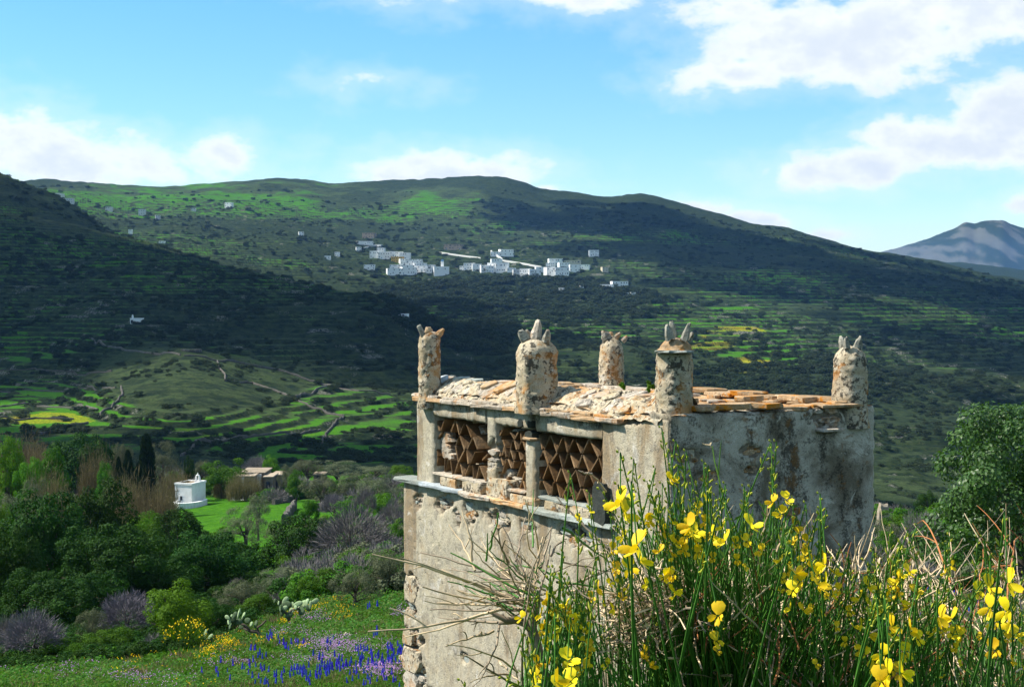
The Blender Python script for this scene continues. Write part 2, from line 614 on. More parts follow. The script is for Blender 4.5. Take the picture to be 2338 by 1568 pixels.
def landcover(X, Y, xc, D, yi, riser, tm, fr):
    n1 = fbm(X / 60, Y / 60, 5, 61)
    n2 = fbm(X / 14, Y / 14, 4, 71)
    n3 = fbm(X / 400, Y / 400, 4, 81)
    grass = np.zeros_like(X)
    yel = np.zeros_like(X)
    rock = np.zeros_like(X)
    E = lambda cx, cy, rx, ry, s=.35: ellmask(xc, yi, cx, cy, rx, ry, s)
    # near meadow and the fields by the chapel
    near = D < 300
    grass = np.where(near, 0.55 + 0.8 * n2, 0.0)
    g2 = np.maximum.reduce([E(500, 1190, 130, 60), E(690, 1185, 110, 45), E(830, 1095, 140, 18), E(600, 1250, 110, 60), E(440, 1160, 60, 25)])
    grass = np.where(near & (D > 85), np.maximum(grass * .6, g2 * 1.0), grass)
    yel = np.where(near & (D < 75), smooth01((n1 + .1) / .4) * .25, yel)
    # far hillside: dark heath, greener terrace treads
    far = D >= 300
    tread = tm * (1 - smooth01((fr - .45) / .15))
    base = np.clip(0.10 + 0.30 * n1 + 0.35 * n3, 0, 1)
    g = base * .45 + tread * np.clip(np.where(D > 1000, .70, .56) + 1.2 * n3 + .6 * n1, 0, .95)
    lush = np.maximum.reduce([E(90, 935, 200, 62) * .95, E(480, 985, 290, 34) * .85, E(720, 1030, 260, 30) * .55, E(640, 880, 110, 34) * .5, E(800, 930, 150, 40) * .45,
                              E(150, 780, 330, 26) * .4, E(430, 800, 70, 10) * .8, E(60, 800, 200, 22) * .35, E(820, 960, 140, 45) * .45,
                              E(420, 450, 330, 38) * .75, E(980, 455, 130, 34) * .55, E(700, 430, 160, 22) * .5, E(300, 475, 170, 24) * .5,
                              E(1690, 790, 150, 75) * .7, E(1480, 720, 200, 50) * .35, E(1650, 660, 240, 50) * .3, E(1250, 850, 160, 60) * .4, E(780, 720, 130, 30) * .3])
    g = np.clip(g * .8 + lush * (.45 + .5 * tread + .7 * n1 + .5 * n2) * np.where(riser > .5, .2, 1.0), 0, 1)
    kn = E(470, 850, 250, 82) * (D < 720) * (D > 400)
    g = g * (1 - kn) + kn * np.clip(.27 + .35 * n2 + .3 * n1, 0, .52)
    g = g * np.where(D < 700, .82, 1.0) * np.where(xc > 1930, .45 + .55 * smooth01((D - 900) / 500), 1.0)
    grass = np.where(far, g, grass)
    y = np.maximum.reduce([E(500, 985, 280, 16) * .55, E(120, 955, 130, 14) * .6, E(1660, 835, 140, 20) * .85, E(1680, 765, 90, 22) * .7, E(1600, 790, 90, 12) * .55, E(60, 790, 180, 20) * .25, E(330, 455, 200, 20) * .25])
    yel = np.where(far, y * np.clip(.5 + 1.6 * n1 + tread * .4, 0, 1), yel)
    rk = np.clip((n2 * 1.2 + n1 * .8 - .42) * 2.2, 0, 1)
    rock = np.where(far, np.maximum(riser * np.clip(.10 + 1.3 * n2, 0, .6), rk * .35), smooth01((n2 * n1 * 8 - .6)) * .3)
    rock = np.where(D > 6000, np.clip(.42 + .9 * fbm(X / 120, Y / 500, 5, 171), 0, .6), rock)
    return np.stack([np.clip(grass, 0, 1), np.clip(rock, 0, 1), np.clip(yel, 0, 1)], 1)


def mat_ground():
    m, nt, out = mat_new('hill_ground')
    at = nt.node('ShaderNodeAttribute', attribute_name='cover')
    sep = nt.node('ShaderNodeSeparateColor')
    nt.l.new(at.outputs['Color'], sep.inputs[0])
    g, r, y = sep.outputs
    pos = nt.node('ShaderNodeNewGeometry').outputs['Position']
    na = nt.noise(nt.scale(pos, (1, 1, 2.2)), .16, 6, .68)
    nb = nt.noise(pos, .9, 5, .7)
    nc = nt.noise(pos, .035, 5, .6)
    nd = nt.noise(pos, 7.0, 4, .7)
    scrub = nt.mixc(nt.ramp(na, .36, .66), (.008, .018, .009, 1), (.030, .046, .016, 1))
    scrub = nt.mixc(nt.ramp(nb, .5, .72, 0, .6), scrub, (.070, .066, .034, 1))
    grass = nt.mixc(nt.ramp(nb, .32, .68), (.024, .098, .005, 1), (.066, .190, .009, 1))
    grass = nt.mixc(nt.ramp(nd, .45, .7, 0, .55), grass, (.018, .065, .005, 1))
    gs = nt.math('ADD', g, nt.math('MULTIPLY', nt.math('SUBTRACT', na, .5), .7))
    olive = nt.mixc(nt.ramp(nb, .35, .65), (.018, .036, .012, 1), (.058, .076, .030, 1))
    col = nt.mixc(nt.ramp(gs, .12, .34), scrub, olive)
    col = nt.mixc(nt.ramp(gs, .38, .72), col, grass)
    ym = nt.ramp(nt.math('ADD', y, nt.math('MULTIPLY', nt.math('SUBTRACT', nb, .5), 1.1)), .42, .72, 0, .6)
    col = nt.mixc(ym, col, (.36, .30, .012, 1))
    rm = nt.ramp(nt.math('ADD', r, nt.math('MULTIPLY', nt.math('SUBTRACT', nb, .5), 1.2)), .48, .72, 0, .75)
    rcol = nt.mixc(nt.ramp(nd, .35, .65), (.13, .125, .11, 1), (.27, .25, .21, 1))
    col = nt.mixc(rm, col, rcol)
    hgt = nt.math('ADD', nt.math('MULTIPLY', na, 1.6), nt.math('MULTIPLY', nb, .6))
    principled(nt, out, col, .95, .03, hgt, 1.2, .8)
    return m


def build_ground():
    hv = 0.385
    dense = np.linspace(-hv, hv, 470)
    side = np.linspace(hv, math.pi, 60)[1:]
    th = np.concatenate([-side[::-1], dense, side[:-1]])          # full circle round the viewpoint
    th = np.arctan(np.tan(dense)) if False else th
    r = np.concatenate([np.geomspace(.9, 60, 150), np.geomspace(60, 340, 120)[1:], np.geomspace(340, 3300, 900)[1:], np.geomspace(3300, 16800, 170)[1:]])
    T, R = np.meshgrid(th, r)
    # rows of equal depth in front of the viewpoint
    X = (R * np.sin(T) / np.where(np.abs(T) < hv, np.cos(T), math.cos(hv))).ravel()
    Y = (R * np.cos(T) / np.where(np.abs(T) < hv, np.cos(T), math.cos(hv))).ravel()
    z, xc, D, yi, riser, tm, fr = ground(X, Y, True)
    cov = landcover(X, Y, xc, D, yi, riser, tm, fr)
    nr, nc = len(r), len(th)
    idx = np.arange(nr * nc).reshape(nr, nc)
    q = np.stack([idx[:-1, :-1], idx[:-1, 1:], idx[1:, 1:], idx[1:, :-1]], -1).reshape(-1, 4)
    wrap = np.stack([idx[:-1, -1], idx[:-1, 0], idx[1:, 0], idx[1:, -1]], -1).reshape(-1, 4)
    q = np.vstack([q, wrap])[:, ::-1]
    V = np.stack([X, Y, z], 1)
    V = np.vstack([V, [[0, 0, float(z[:nc].mean())]]])
    cov = np.vstack([cov, [[.4, 0, 0]]])
    me = mesh_np('terrain', V, q, True)
    put_attr(me, 'cover', cov)
    o = link('terrain', me, mat_ground())
    tag(o, 'green terraced valley sides and hills under the broken clouds', 'terrain', kind='structure')
    return o


build_ground()
# ------------------------------------------------------------------ the dovecote
TC = Vector((1.445, 13.0, 0.0))                      # its near corner
_a = RAD(30.2)
DL = Vector((-math.sin(_a), math.cos(_a), 0))        # along the lattice face
NL = Vector((-math.cos(_a), -math.sin(_a), 0))       # out of it
DR = Vector((math.cos(_a), math.sin(_a), 0))         # along the shaded face
NR = Vector((math.sin(_a), -math.cos(_a), 0))


def lp(t, o, z):
    return TC + DL * t + NL * o + Vector((0, 0, z))


def rp(s, o, z):
    return TC + DR * s + NR * o + Vector((0, 0, z))


def on_face(x, y, D_, N_, o=0.0):
    d = Vector(((x - CX) / F, 1.0, (HY - y) / F))
    lam = (TC.dot(N_) + o) / d.dot(N_)
    p = d * lam
    return (p - TC).dot(D_), p.z


def LF(x, y, o=0.0):
    return on_face(x, y, DL, NL, o)


def RF(x, y, o=0.0):
    return on_face(x, y, DR, NR, o)


def c1(cx, cy):
    return (950 + cx / 2.614) / 1.0693, (750 + cy / 2.614) / 1.0693


def c2(cx, cy):
    return (1550 + cx / 2.412) / 1.0693, (750 + cy / 2.412) / 1.0693


def c3(cx, cy):
    return (1000 + cx / 4.612) / 1.0693, (980 + cy / 4.612) / 1.0693


def mat_plaster():
    """lime plaster on rubble; 'loss' marks where the coat has fallen off, 'lich' how dark and lichen-grown the coat is"""
    m, nt, out = mat_new('weathered_plaster')
    pos = nt.node('ShaderNodeNewGeometry').outputs['Position']
    loss = nt.node('ShaderNodeAttribute', attribute_name='loss').outputs['Fac']
    lich = nt.node('ShaderNodeAttribute', attribute_name='lich').outputs['Fac']
    streak = nt.noise(nt.scale(pos, (1, 1, .22)), 2.6, 6, .62, .5)
    nb = nt.noise(pos, 2.0, 6, .62, .5)
    nm = nt.noise(pos, 9.0, 6, .68)
    nf = nt.noise(pos, 42.0, 5, .72)
    ns = nt.noise(pos, 110.0, 3, .7)
    base = nt.mixc(nt.ramp(nm, .32, .68), (.43, .378, .268, 1), (.585, .53, .405, 1))
    base = nt.mixc(nt.ramp(nb, .47, .68, 0, .6), base, (.37, .285, .18, 1))
    base = nt.mixc(nt.ramp(streak, .50, .64, 0, .8), base, (.25, .175, .095, 1))
    base = nt.mixc(nt.ramp(nt.noise(pos, 15.0, 5, .75, .3), .57, .66, 0, .75), base, (.12, .105, .08, 1))
    base = nt.mixc(nt.ramp(nt.noise(pos, 4.2, 5, .7, .9), .58, .66, 0, .6), base, (.66, .63, .56, 1))
    base = nt.mixc(nt.ramp(nt.math('ADD', nm, nt.math('MULTIPLY', nf, .5)), .66, .88, 0, .55), base, (.17, .15, .115, 1))
    base = nt.mixc(nt.ramp(ns, .57, .67, 0, .5), base, (.10, .088, .066, 1))
    # lichen-blackened coat
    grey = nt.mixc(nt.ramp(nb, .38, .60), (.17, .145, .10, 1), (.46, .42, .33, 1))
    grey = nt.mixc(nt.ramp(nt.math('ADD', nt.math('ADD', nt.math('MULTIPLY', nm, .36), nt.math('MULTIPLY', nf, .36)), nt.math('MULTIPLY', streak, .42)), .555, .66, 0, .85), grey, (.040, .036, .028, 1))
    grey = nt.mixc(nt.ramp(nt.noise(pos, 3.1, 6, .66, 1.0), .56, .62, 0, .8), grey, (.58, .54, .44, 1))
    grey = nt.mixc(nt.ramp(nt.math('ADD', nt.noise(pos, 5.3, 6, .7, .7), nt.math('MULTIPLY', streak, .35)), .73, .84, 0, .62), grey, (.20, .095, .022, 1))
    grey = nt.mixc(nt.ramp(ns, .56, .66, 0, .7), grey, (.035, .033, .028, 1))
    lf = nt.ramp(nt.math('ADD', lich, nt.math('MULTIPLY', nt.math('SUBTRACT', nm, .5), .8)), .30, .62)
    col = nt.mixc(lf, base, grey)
    raw = nt.mixc(nt.ramp(nm, .4, .6), (.12, .10, .075, 1), (.23, .19, .135, 1))
    col = nt.mixc(nt.ramp(loss, .35, .65, 0, .8), col, raw)
    hgt = nt.math('ADD', nt.math('ADD', nt.math('MULTIPLY', nf, .55), nt.math('MULTIPLY', nm, .35)), nt.math('MULTIPLY', ns, .3))
    principled(nt, out, col, .96, .05, hgt, .03, .8)
    return m


M_PLASTER = mat_plaster()
M_STONE = mat_stone('field_stone', (.36, .31, .24), (.50, .45, .37), .35, .55)
M_COPE = mat_stone('coping_stone', (.38, .32, .245), (.52, .46, .38), .45, .6, random_tone=.35)
M_ORANGE = mat_stone('rust_lichen_stone', (.34, .21, .10), (.50, .38, .25), .95, .5, lich_col=(.40, .15, .012))
M_WARM = mat_stone('ochre_stone', (.50, .32, .17), (.58, .42, .26), .5, .25)
M_SLATE = mat_stone('grey_green_slate', (.27, .30, .27), (.38, .41, .37), .06, .3, white=.25)
M_BLUE = mat_stone('blue_slate', (.30, .34, .36), (.42, .46, .48), .0, .2)
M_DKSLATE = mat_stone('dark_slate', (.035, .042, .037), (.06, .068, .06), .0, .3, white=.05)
M_TILE = mat_stone('lattice_slab_stone', (.14, .085, .042), (.25, .165, .09), .12, .45, white=.05, random_tone=.7)
M_PIER = mat_stone('lichen_plaster', (.40, .325, .21), (.56, .49, .37), .5, .92, white=.6, random_tone=.1)

TOWER = thing('dovecote', TC + DL * 2.6 + DR * 1.2 + Vector((0, 0, -4.2)), 'old plastered stone dovecote with slab lattice and horned pillars on its roof', 'dovecote')


def holes_fn(holes):
    def fn(a, z):
        m = np.zeros_like(a)
        for (ha, hz, ra, rz) in holes:
            q = np.sqrt(((a - ha) / ra) ** 2 + ((z - hz) / rz) ** 2) + 0.9 * fbm(a * 9 + ha * 7, z * 9, 3, 4)
            m = np.maximum(m, smooth01((1.05 - q) / .10))
        return m
    return fn


def wall_patch(name, face, a0, a1, z0, z1, holes=None, lich=None, depth=.05, res=.022, free=(0, 0, 0, 0), thick=.16, bulge=.012, edge_jit=0.0, seed=0, o0=0.0):
    """a stretch of plastered wall: relief, worn free edges (a0, a1, z0, z1), fallen patches, and a returned edge"""
    na = max(3, int(abs(a1 - a0) / res) + 1)
    nz = max(3, int((z1 - z0) / res) + 1)
    A, Z = np.meshgrid(np.linspace(a0, a1, na), np.linspace(z0, z1, nz))
    k = 1.0 if face is lp else 1.7
    O = bulge * (fbm(A * 1.6 * k, Z * 1.6, 3, 11) * 1.6 + .22 * fbm(A * 14, Z * 14, 3, 12)) + o0
    pit = vnoise(A * 21 + 3, Z * 21, 15 + seed)
    O -= .02 * smooth01((pit - .40) / .06) * (vnoise(A * 3, Z * 3, 16) > 0)
    L = holes(A, Z) if holes else np.zeros_like(A)
    O -= depth * L + .012 * L * fbm(A * 12, Z * 12, 3, 19)
    W_ = .05
    for i, (fl, dist) in enumerate(((free[0], np.abs(A - a0)), (free[1], np.abs(A - a1)), (free[2], Z - z0), (free[3], z1 - Z))):
        if fl:
            O -= fl * .03 * (1 - smooth01(dist / W_)) ** 1.5
            j = fl * (.012 + edge_jit) * (1 - smooth01(dist / .08)) * fbm(A * 8 + i, Z * 8, 3, 23 + seed) * 2
            if i == 0:
                A = A + np.sign(a1 - a0) * np.abs(j)
            elif i == 1:
                A = A - np.sign(a1 - a0) * np.abs(j)
            elif i == 2:
                Z = Z + np.abs(j)
            else:
                Z = Z - np.abs(j)
    D_, N_ = (DL, NL) if face is lp else (DR, NR)
    base = np.array(TC)
    pts = base + A[..., None] * np.array(D_) + O[..., None] * np.array(N_)
    pts[..., 2] = Z
    V = pts.reshape(-1, 3)
    idx = np.arange(na * nz).reshape(nz, na)
    q = np.stack([idx[:-1, :-1], idx[:-1, 1:], idx[1:, 1:], idx[1:, :-1]], -1).reshape(-1, 4)
    loop = np.concatenate([idx[0, :], idx[1:, -1], idx[-1, -2::-1], idx[-2:0:-1, 0]])
    back = V[loop] - np.array(N_) * thick
    nb = np.arange(len(loop)) + len(V)
    l2, b2 = np.roll(loop, -1), np.roll(nb, -1)
    sk = np.stack([loop, nb, b2, l2], -1)
    V = np.vstack([V, back])
    q = np.vstack([q, sk])
    if (face is lp) == (a1 > a0):
        q = q[:, ::-1]
    me = mesh_np(name, V, q, False)
    Lf = np.concatenate([L.ravel(), np.zeros(len(loop))])
    lc = lich(A, Z) if lich else np.zeros_like(A)
    put_attr(me, 'loss', Lf)
    put_attr(me, 'lich', np.concatenate([lc.ravel(), lc.ravel()[loop]]))
    return link(name, me, M_PLASTER, TOWER)


def stain_left(A, Z):
    return .16 + .35 * fbm(A * 1.6, Z * 1.0, 4, 91) + .30 * smooth01((Z + 1.22) / .12) * smooth01((A - .1) / .5)


def stain_right(A, Z):
    return .80 + .5 * fbm(A * 2.0, Z * 1.2, 4, 92)


# key heights and stations of the lattice face, read off the photograph
zC = -1.065            # cornice
zS = -2.075            # sill
tEnd = 5.245           # far end of the upper wall
t_low = 5.60           # far end of the lower wall
zBot = -4.9
win = []
for quad in (((265, 160), (858, 250), (255, 775), (855, 905)), ((970, 275), (1290, 320), (965, 940), (1290, 1000)), ((1410, 365), (2170, 410), (1415, 1040), (2170, 1210))):
    (tl, tr, bl, br) = [LF(*c3(*p)) for p in quad]
    win.append((min(tl[0], bl[0]), min(tr[0], br[0]), (tl[1] + tr[1]) / 2, (bl[1] + br[1]) / 2))   # far t, near t, top, bottom
(w1a, w1b, w1t, w1z), (w2a, w2b, w2t, w2z), (w3a, w3b, w3t, w3z) = win
print('windows', [[round(q, 3) for q in w] for w in win])
# lower wall, with fallen plaster under the sill and at the far corner
low_holes = []
for (cx, cy, rx, rz) in ((180, 1240, .16, .10), (345, 1250, .20, .13), (510, 1300, .17, .14), (700, 1350, .26, .13), (880, 1400, .16, .07), (1170, 1440, .24, .12), (1215, 1480, .22, .06)):
    t, z = LF(*c1(cx, cy))
    low_holes.append((t, z, rx, rz))
for (x, y, rx, rz) in ((935, 1330, .25, .10), (935, 1390, .20, .10), (940, 1455, .30, .10), (935, 1500, .34, .14), (945, 1545, .36, .18), (1060, 1500, .10, .05), (1045, 1180, .08, .1)):
    t, z = LF(x, y)
    low_holes.append((t, z, rx, rz))
wall_patch('lower_wall', lp, w3b, t_low, zBot, zS + .01, holes_fn(low_holes), stain_left, .065, .024, (0, 1, 0, .5), .3, .016)
# the end wall of the lower storey (faces away to the left)
mb = MB()
mb.box(lp(t_low - .17, -1.3, (zBot + zS) / 2 - .03), DL * .155, NL * 1.18, (0, 0, (zS - zBot) / 2 - .03))
e = mb.build('end_wall', M_PIER, TOWER)
# upper wall pieces
up_lich = lambda A, Z: .12 + .4 * fbm(A * 1.8, Z * 1.5, 4, 93) + .42 * smooth01((Z + 1.20) / .1)
wall_patch('pilaster', lp, w1a, tEnd, zS, zC, None, stain_left, free=(.8, 1, 0, 0), edge_jit=.01, seed=1, thick=.3)
pil_h = [((w2a + w1b) / 2, -1.62, .12, .17)]
wall_patch('pilaster', lp, w2a, w1b, zS + .12, zC, holes_fn(pil_h), stain_left, .05, free=(.8, .8, .2, 0), edge_jit=.012, seed=2, thick=.3)
wall_patch('pilaster', lp, w3a, w2b, zS + .02, w3t - .075, None, stain_left, free=(.8, .8, .2, .8), edge_jit=.008, seed=3, thick=.3)
wall_patch('lintel', lp, w1b, w1a, w1t, zC, None, up_lich, free=(0, 0, .4, 0), edge_jit=.02, seed=4, thick=.3)
wall_patch('lintel', lp, w3a + .09, w2a, w2t + .01, zC, None, up_lich, free=(0, 0, .4, 0), edge_jit=.03, seed=5, thick=.3)
wall_patch('lintel', lp, w3b, w3a + .03, w3t, zC, None, up_lich, free=(0, .6, .4, 0), edge_jit=.02, seed=6, thick=.3)
corner_h = []
wall_patch('corner_wall', lp, 0.02, w3b, zBot, -.985, holes_fn([(.75, -1.02, .3, .05)] + low_holes), lambda A, Z: .10 + .5 * fbm(A * 2, Z * 1.6, 4, 94) + .34 * smooth01((Z + 1.15) / .15), .05, .024, free=(0, .05, 0, 0), seed=7, thick=.3, bulge=.016)
# dark room behind the lattice
mb = MB()
mb.box(lp((w1a + w3b) / 2, -.42, (zS + zC) / 2), DL * ((w1a - w3b) / 2 + .25), NL * .05, (0, 0, .5))
mb.box(lp((w1a + w3b) / 2, -.24, zS - .05), DL * ((w1a - w3b) / 2 + .25), NL * .2, (0, 0, .04))
mb.build('back_wall', M_PIER, TOWER)
# rubble infill seen through gaps of the lattice
for (pts, o) in (([(440, 370), (450, 430), (430, 490), (455, 545), (430, 590), (470, 610), (400, 545)], -.16), ([(790, 290), (830, 330), (780, 340), (700, 520), (790, 620)], -.26),
                 ([(1110, 770), (1150, 800), (1180, 870), (1110, 830), (1150, 920), (1200, 900)], -.16), ([(1240, 350), (1270, 360)], -.2)):
    for k, p in enumerate(pts):
        t, z = LF(*c3(*p), o)
        me = slab_mesh('stone', lp(t, o, z), DL, Vector((0, 0, 1)), NL, .2 + .05 * (k % 3), .075 + .02 * (k % 2), .12, 8, .18, 400 + k + int(p[0]))
        link('stone', me, M_STONE, TOWER)
for k, (cx, cy, w, h) in enumerate(((915, 570, 110, 85), (900, 650, 85, 40), (945, 660, 60, 40), (905, 705, 90, 45), (890, 755, 60, 40), (940, 740, 60, 50), (880, 795, 60, 35), (930, 795, 70, 40))):
    t, z = LF(*c3(cx, cy))
    me = slab_mesh('stone', lp(t, -.062, z), DL, Vector((0, 0, 1)), NL, w / 4.612 / 1.0693 / 105, h / 4.612 / 1.0693 / 3247 * 15.6, .1, 8, .12, 450 + k)
    link('stone', me, M_STONE, TOWER)
# exposed rubble of the lower wall
rs = random.Random(5)
for (ht, hz_, ra, rz) in low_holes:
    n = int(7 + ra * rz * 230)
    for k in range(n):
        a_, z_ = ht + rs.uniform(-.8, .8) * ra, hz_ + rs.uniform(-.8, .8) * rz
        w_ = rs.uniform(.1, .26)
        me = slab_mesh('stone', lp(a_, -.052 - rs.uniform(0, .03), z_), DL, Vector((0, 0, 1)), NL, w_, w_ * rs.uniform(.22, .45), .08, 8, .2, rs.randrange(9999))
        link('stone', me, rs.choice([M_STONE, M_STONE, M_SLATE, M_PIER]), TOWER)
# quoins at the far corner
for k, (y, h, o, w) in enumerate(((1340, 62, .0, .42), (1452, 34, .01, .30), (1500, 52, .015, .50), (1545, 40, .01, .40), (1410, 46, -.01, .3), (1590, 50, .02, .5))):
    t, z = LF(925, y)
    me = slab_mesh('quoin', lp(t_low - w / 2 - .012, o - .075, z), DL, Vector((0, 0, 1)), NL, w, h / F * 17.6, .16, 10, .08, 700 + k, .8, .9)
    link('quoin', me, M_PIER if k not in (3,) else M_STONE, TOWER)

# lattice slabs, one by one (front edges read off the photograph)
Z1 = [((265, 165), (325, 335)), ((325, 335), (378, 190)), ((435, 345), (490, 215)), ((500, 220), (540, 380)), ((540, 380), (600, 255)), ((615, 260), (665, 400)),
      ((330, 345), (258, 450)), ((490, 495), (540, 390)), ((545, 390), (610, 540)), ((612, 540), (690, 402)), ((700, 410), (745, 545)),
      ((258, 455), (310, 620)), ((495, 500), (530, 680)), ((532, 680), (600, 548)), ((612, 550), (655, 700)), ((660, 700), (735, 565)), ((780, 660), (845, 600)),
      ((268, 770), (308, 628)), ((365, 790), (376, 632)), ((370, 790), (415, 655)), ((440, 655), (470, 825)), ((472, 825), (528, 690)), ((532, 690), (585, 865)), ((588, 865), (655, 716)),
      ((665, 716), (705, 888)), ((710, 890), (765, 730)), ((772, 732), (838, 903))]
Z2 = [((972, 290), (998, 385)), ((1000, 385), (1040, 295)), ((1100, 340), (1158, 425)), ((1160, 425), (1200, 335)), ((1218, 340), (1240, 430)), ((1242, 430), (1288, 365)),
      ((1000, 395), (966, 490)), ((1030, 430), (1052, 508)), ((1112, 545), (1150, 438)), ((1152, 438), (1194, 538)), ((1196, 538), (1245, 450)), ((1247, 450), (1288, 545)),
      ((966, 500), (1008, 610)), ((1000, 620), (1040, 515)), ((1046, 520), (1076, 625)), ((1086, 640), (1114, 548)), ((1120, 550), (1154, 655)), ((1157, 655), (1184, 552)), ((1192, 552), (1244, 660)), ((1246, 660), (1288, 580)),
      ((990, 622), (962, 700)), ((994, 622), (1038, 718)), ((1042, 718), (1076, 650)), ((1082, 650), (1130, 750)), ((1135, 750), (1162, 670)), ((1172, 850), (1245, 678)), ((1252, 678), (1288, 750)),
      ((966, 712), (998, 812)), ((1002, 812), (1078, 665)), ((985, 828), (962, 928)), ((988, 828), (1034, 938)), ((1038, 938), (1092, 852)), ((1212, 998), (1244, 892)), ((1250, 892), (1288, 998)), ((1240, 890), (1288, 792))]


def zig(T, B, first):
    q = []
    n = max(len(T), len(B))
    for i in range(n):
        q += ([T[i:i + 1], B[i:i + 1]] if first == 'T' else [B[i:i + 1], T[i:i + 1]])
    q = [x[0] for x in q if x]
    return list(zip(q[:-1], q[1:]))


Z3 = zig([(1410, 362), (1556, 382), (1706, 392), (1838, 422), (2010, 422), (2168, 462)], [(1480, 540), (1640, 565), (1765, 575), (1910, 588), (2110, 622)], 'T')
Z3 += zig([(1480, 546), (1640, 571), (1765, 580), (1915, 602), (2110, 632)], [(1420, 680), (1545, 700), (1690, 745), (1855, 755), (1990, 790), (2168, 820)], 'B')
Z3 += zig([(1420, 690), (1540, 707), (1690, 751), (1850, 766), (1985, 796), (2165, 834)], [(1455, 880), (1615, 905), (1760, 920), (1920, 970), (2078, 985)], 'T')
Z3 += zig([(1455, 888), (1612, 912), (1757, 926), (1925, 977), (2080, 992)], [(1425, 1036), (1550, 1055), (1680, 1088), (1835, 1122), (2000, 1162), (2150, 1195)], 'B')
rs = random.Random(3)
for wi, (segs, ww) in enumerate(((Z1, win[0]), (Z2, win[1]), (Z3, win[2]))):
    par = MB()
    # thin shelf slabs under the lattice form the panel itself
    zb = ww[3]
    lat = link('lattice_panel', slab_mesh('lattice_panel', lp((ww[0] + ww[1]) / 2, -.12, zb - .022), DL, NL, Vector((0, 0, 1)), ww[0] - ww[1] + .03, .28, .035, 12, .05, 31 + wi, .95), M_SLATE if wi == 2 else M_STONE, TOWER)
    for k, (p0, p1) in enumerate(segs):
        t0, z0 = LF(*c3(*p0), -.03)
        t1, z1 = LF(*c3(*p1), -.03)
        z0, z1 = max(z0, zb), max(z1, zb)
        A = lp(t0, -.045 - rs.uniform(0, .03), z0)
        B = lp(t1, A.x * 0 - .035 - rs.uniform(0, .02), z1)
        d = (B - A)
        ln = d.length
        dn = d.normalized()
        nn = dn.cross(NL).normalized()
        dep = rs.uniform(.2, .27)
        me = slab_mesh('tile', (A + B) / 2 - NL * dep / 2, dn, NL, nn, ln * 1.0, dep, rs.uniform(.016, .024), 4, .03, rs.randrange(99999), 1.0, .97, 0, .03)
        link('tile', me, M_TILE, lat)
# blocks standing on the sill
for k, (x0, x1, y0, y1) in enumerate(((325, 440, 1078, 1160), (455, 608, 1100, 1205), (612, 780, 1085, 1245), (782, 940, 1195, 1295), (985, 1145, 1228, 1342), (1150, 1300, 1265, 1378))):
    (t0, za), (t1, zb) = LF(*c1(x0, y0 + 4), .0), LF(*c1(x1, y1), .0)
    zmid = (za + LF(*c1(x1, y0 + 24), .0)[1]) / 2
    zl = zS + .02
    zh = zmid + .01
    me = slab_mesh('sill_block', lp((t0 + t1) / 2, -.075, (zl + zh) / 2), DL, NL, Vector((0, 0, 1)), abs(t1 - t0) * .96, .2, zh - zl, 12, .05, 61 + k, .95, .95, .004)
    link('sill_block', me, M_PIER, TOWER)
# sill slabs
for k, (x0, x1, y0, y1, mt) in enumerate(((5, 190, 1088, 1125, M_SLATE), (180, 420, 1140, 1185, M_BLUE), (412, 608, 1192, 1235, M_STONE), (568, 815, 1240, 1295, M_WARM), (802, 1062, 1300, 1350, M_SLATE), (1040, 1370, 1352, 1425, M_SLATE))):
    t0, _ = LF(*c1(x0, y0), .12)
    t1, _ = LF(*c1(x1, y1), .12)
    me = slab_mesh('sill_slab', lp((t0 + t1) / 2, -.075, zS - .002 + .005 * (k % 2)), DL, NL, Vector((0, 0, 1)), abs(t0 - t1) + .03, .30 + .02 * (k % 3), .05, 12, .06, 81 + k, .95, .97, .004)
    link('sill_slab', me, mt, TOWER)
# upright slate at the near end of the sill
(t0, za), (t1, zb) = LF(*c1(1305, 1110), .06), LF(*c1(1390, 1420), .06)
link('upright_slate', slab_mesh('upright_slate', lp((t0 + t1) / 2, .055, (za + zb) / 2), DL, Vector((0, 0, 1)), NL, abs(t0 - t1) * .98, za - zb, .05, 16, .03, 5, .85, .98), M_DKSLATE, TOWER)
# slabs capping the second pilaster, and the dark infill above it
(t0, za), (t1, zb) = LF(*c3(1295, 425)), LF(*c3(1410, 445))
link('capital_slab', slab_mesh('capital_slab', lp((t0 + t1) / 2, -.06, (za + zb) / 2 + .015), DL, NL, Vector((0, 0, 1)), abs(t0 - t1) * 1.02, .22, .03, 10, .06, 6, .9), M_WARM, TOWER)
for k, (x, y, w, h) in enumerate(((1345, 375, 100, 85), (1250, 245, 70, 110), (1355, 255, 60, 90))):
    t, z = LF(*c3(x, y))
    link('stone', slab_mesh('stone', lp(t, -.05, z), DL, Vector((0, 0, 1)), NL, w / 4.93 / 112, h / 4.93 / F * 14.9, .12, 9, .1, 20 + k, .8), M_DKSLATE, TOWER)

# cornice slabs
cx_ = [130, 330, 520, 700, 845, 1010, 1160, 1300, 1440]
for k in range(len(cx_) - 1):
    t0, _ = LF(*c1(cx_[k], 0), .08)
    t1, _ = LF(*c1(cx_[k + 1], 0), .08)
    w = abs(t0 - t1) + .05
    link('cornice_slab', slab_mesh('cornice_slab', lp((t0 + t1) / 2, -.085, zC + .018 + .006 * (k % 2)), DL, NL, Vector((0, 0, 1)), w, .32, .05, 12, .07, 120 + k, .95, .96, .005), M_COPE if k % 3 else M_WARM, TOWER)
    link('cornice_slab', slab_mesh('cornice_slab', lp((t0 + t1) / 2 + .1, -.095, zC + .056 - .004 * (k % 2)), DL, NL, Vector((0, 0, 1)), w * .9, .30, .035, 12, .08, 150 + k, .95, .96, .005), M_ORANGE if k > 4 else M_COPE, TOWER)

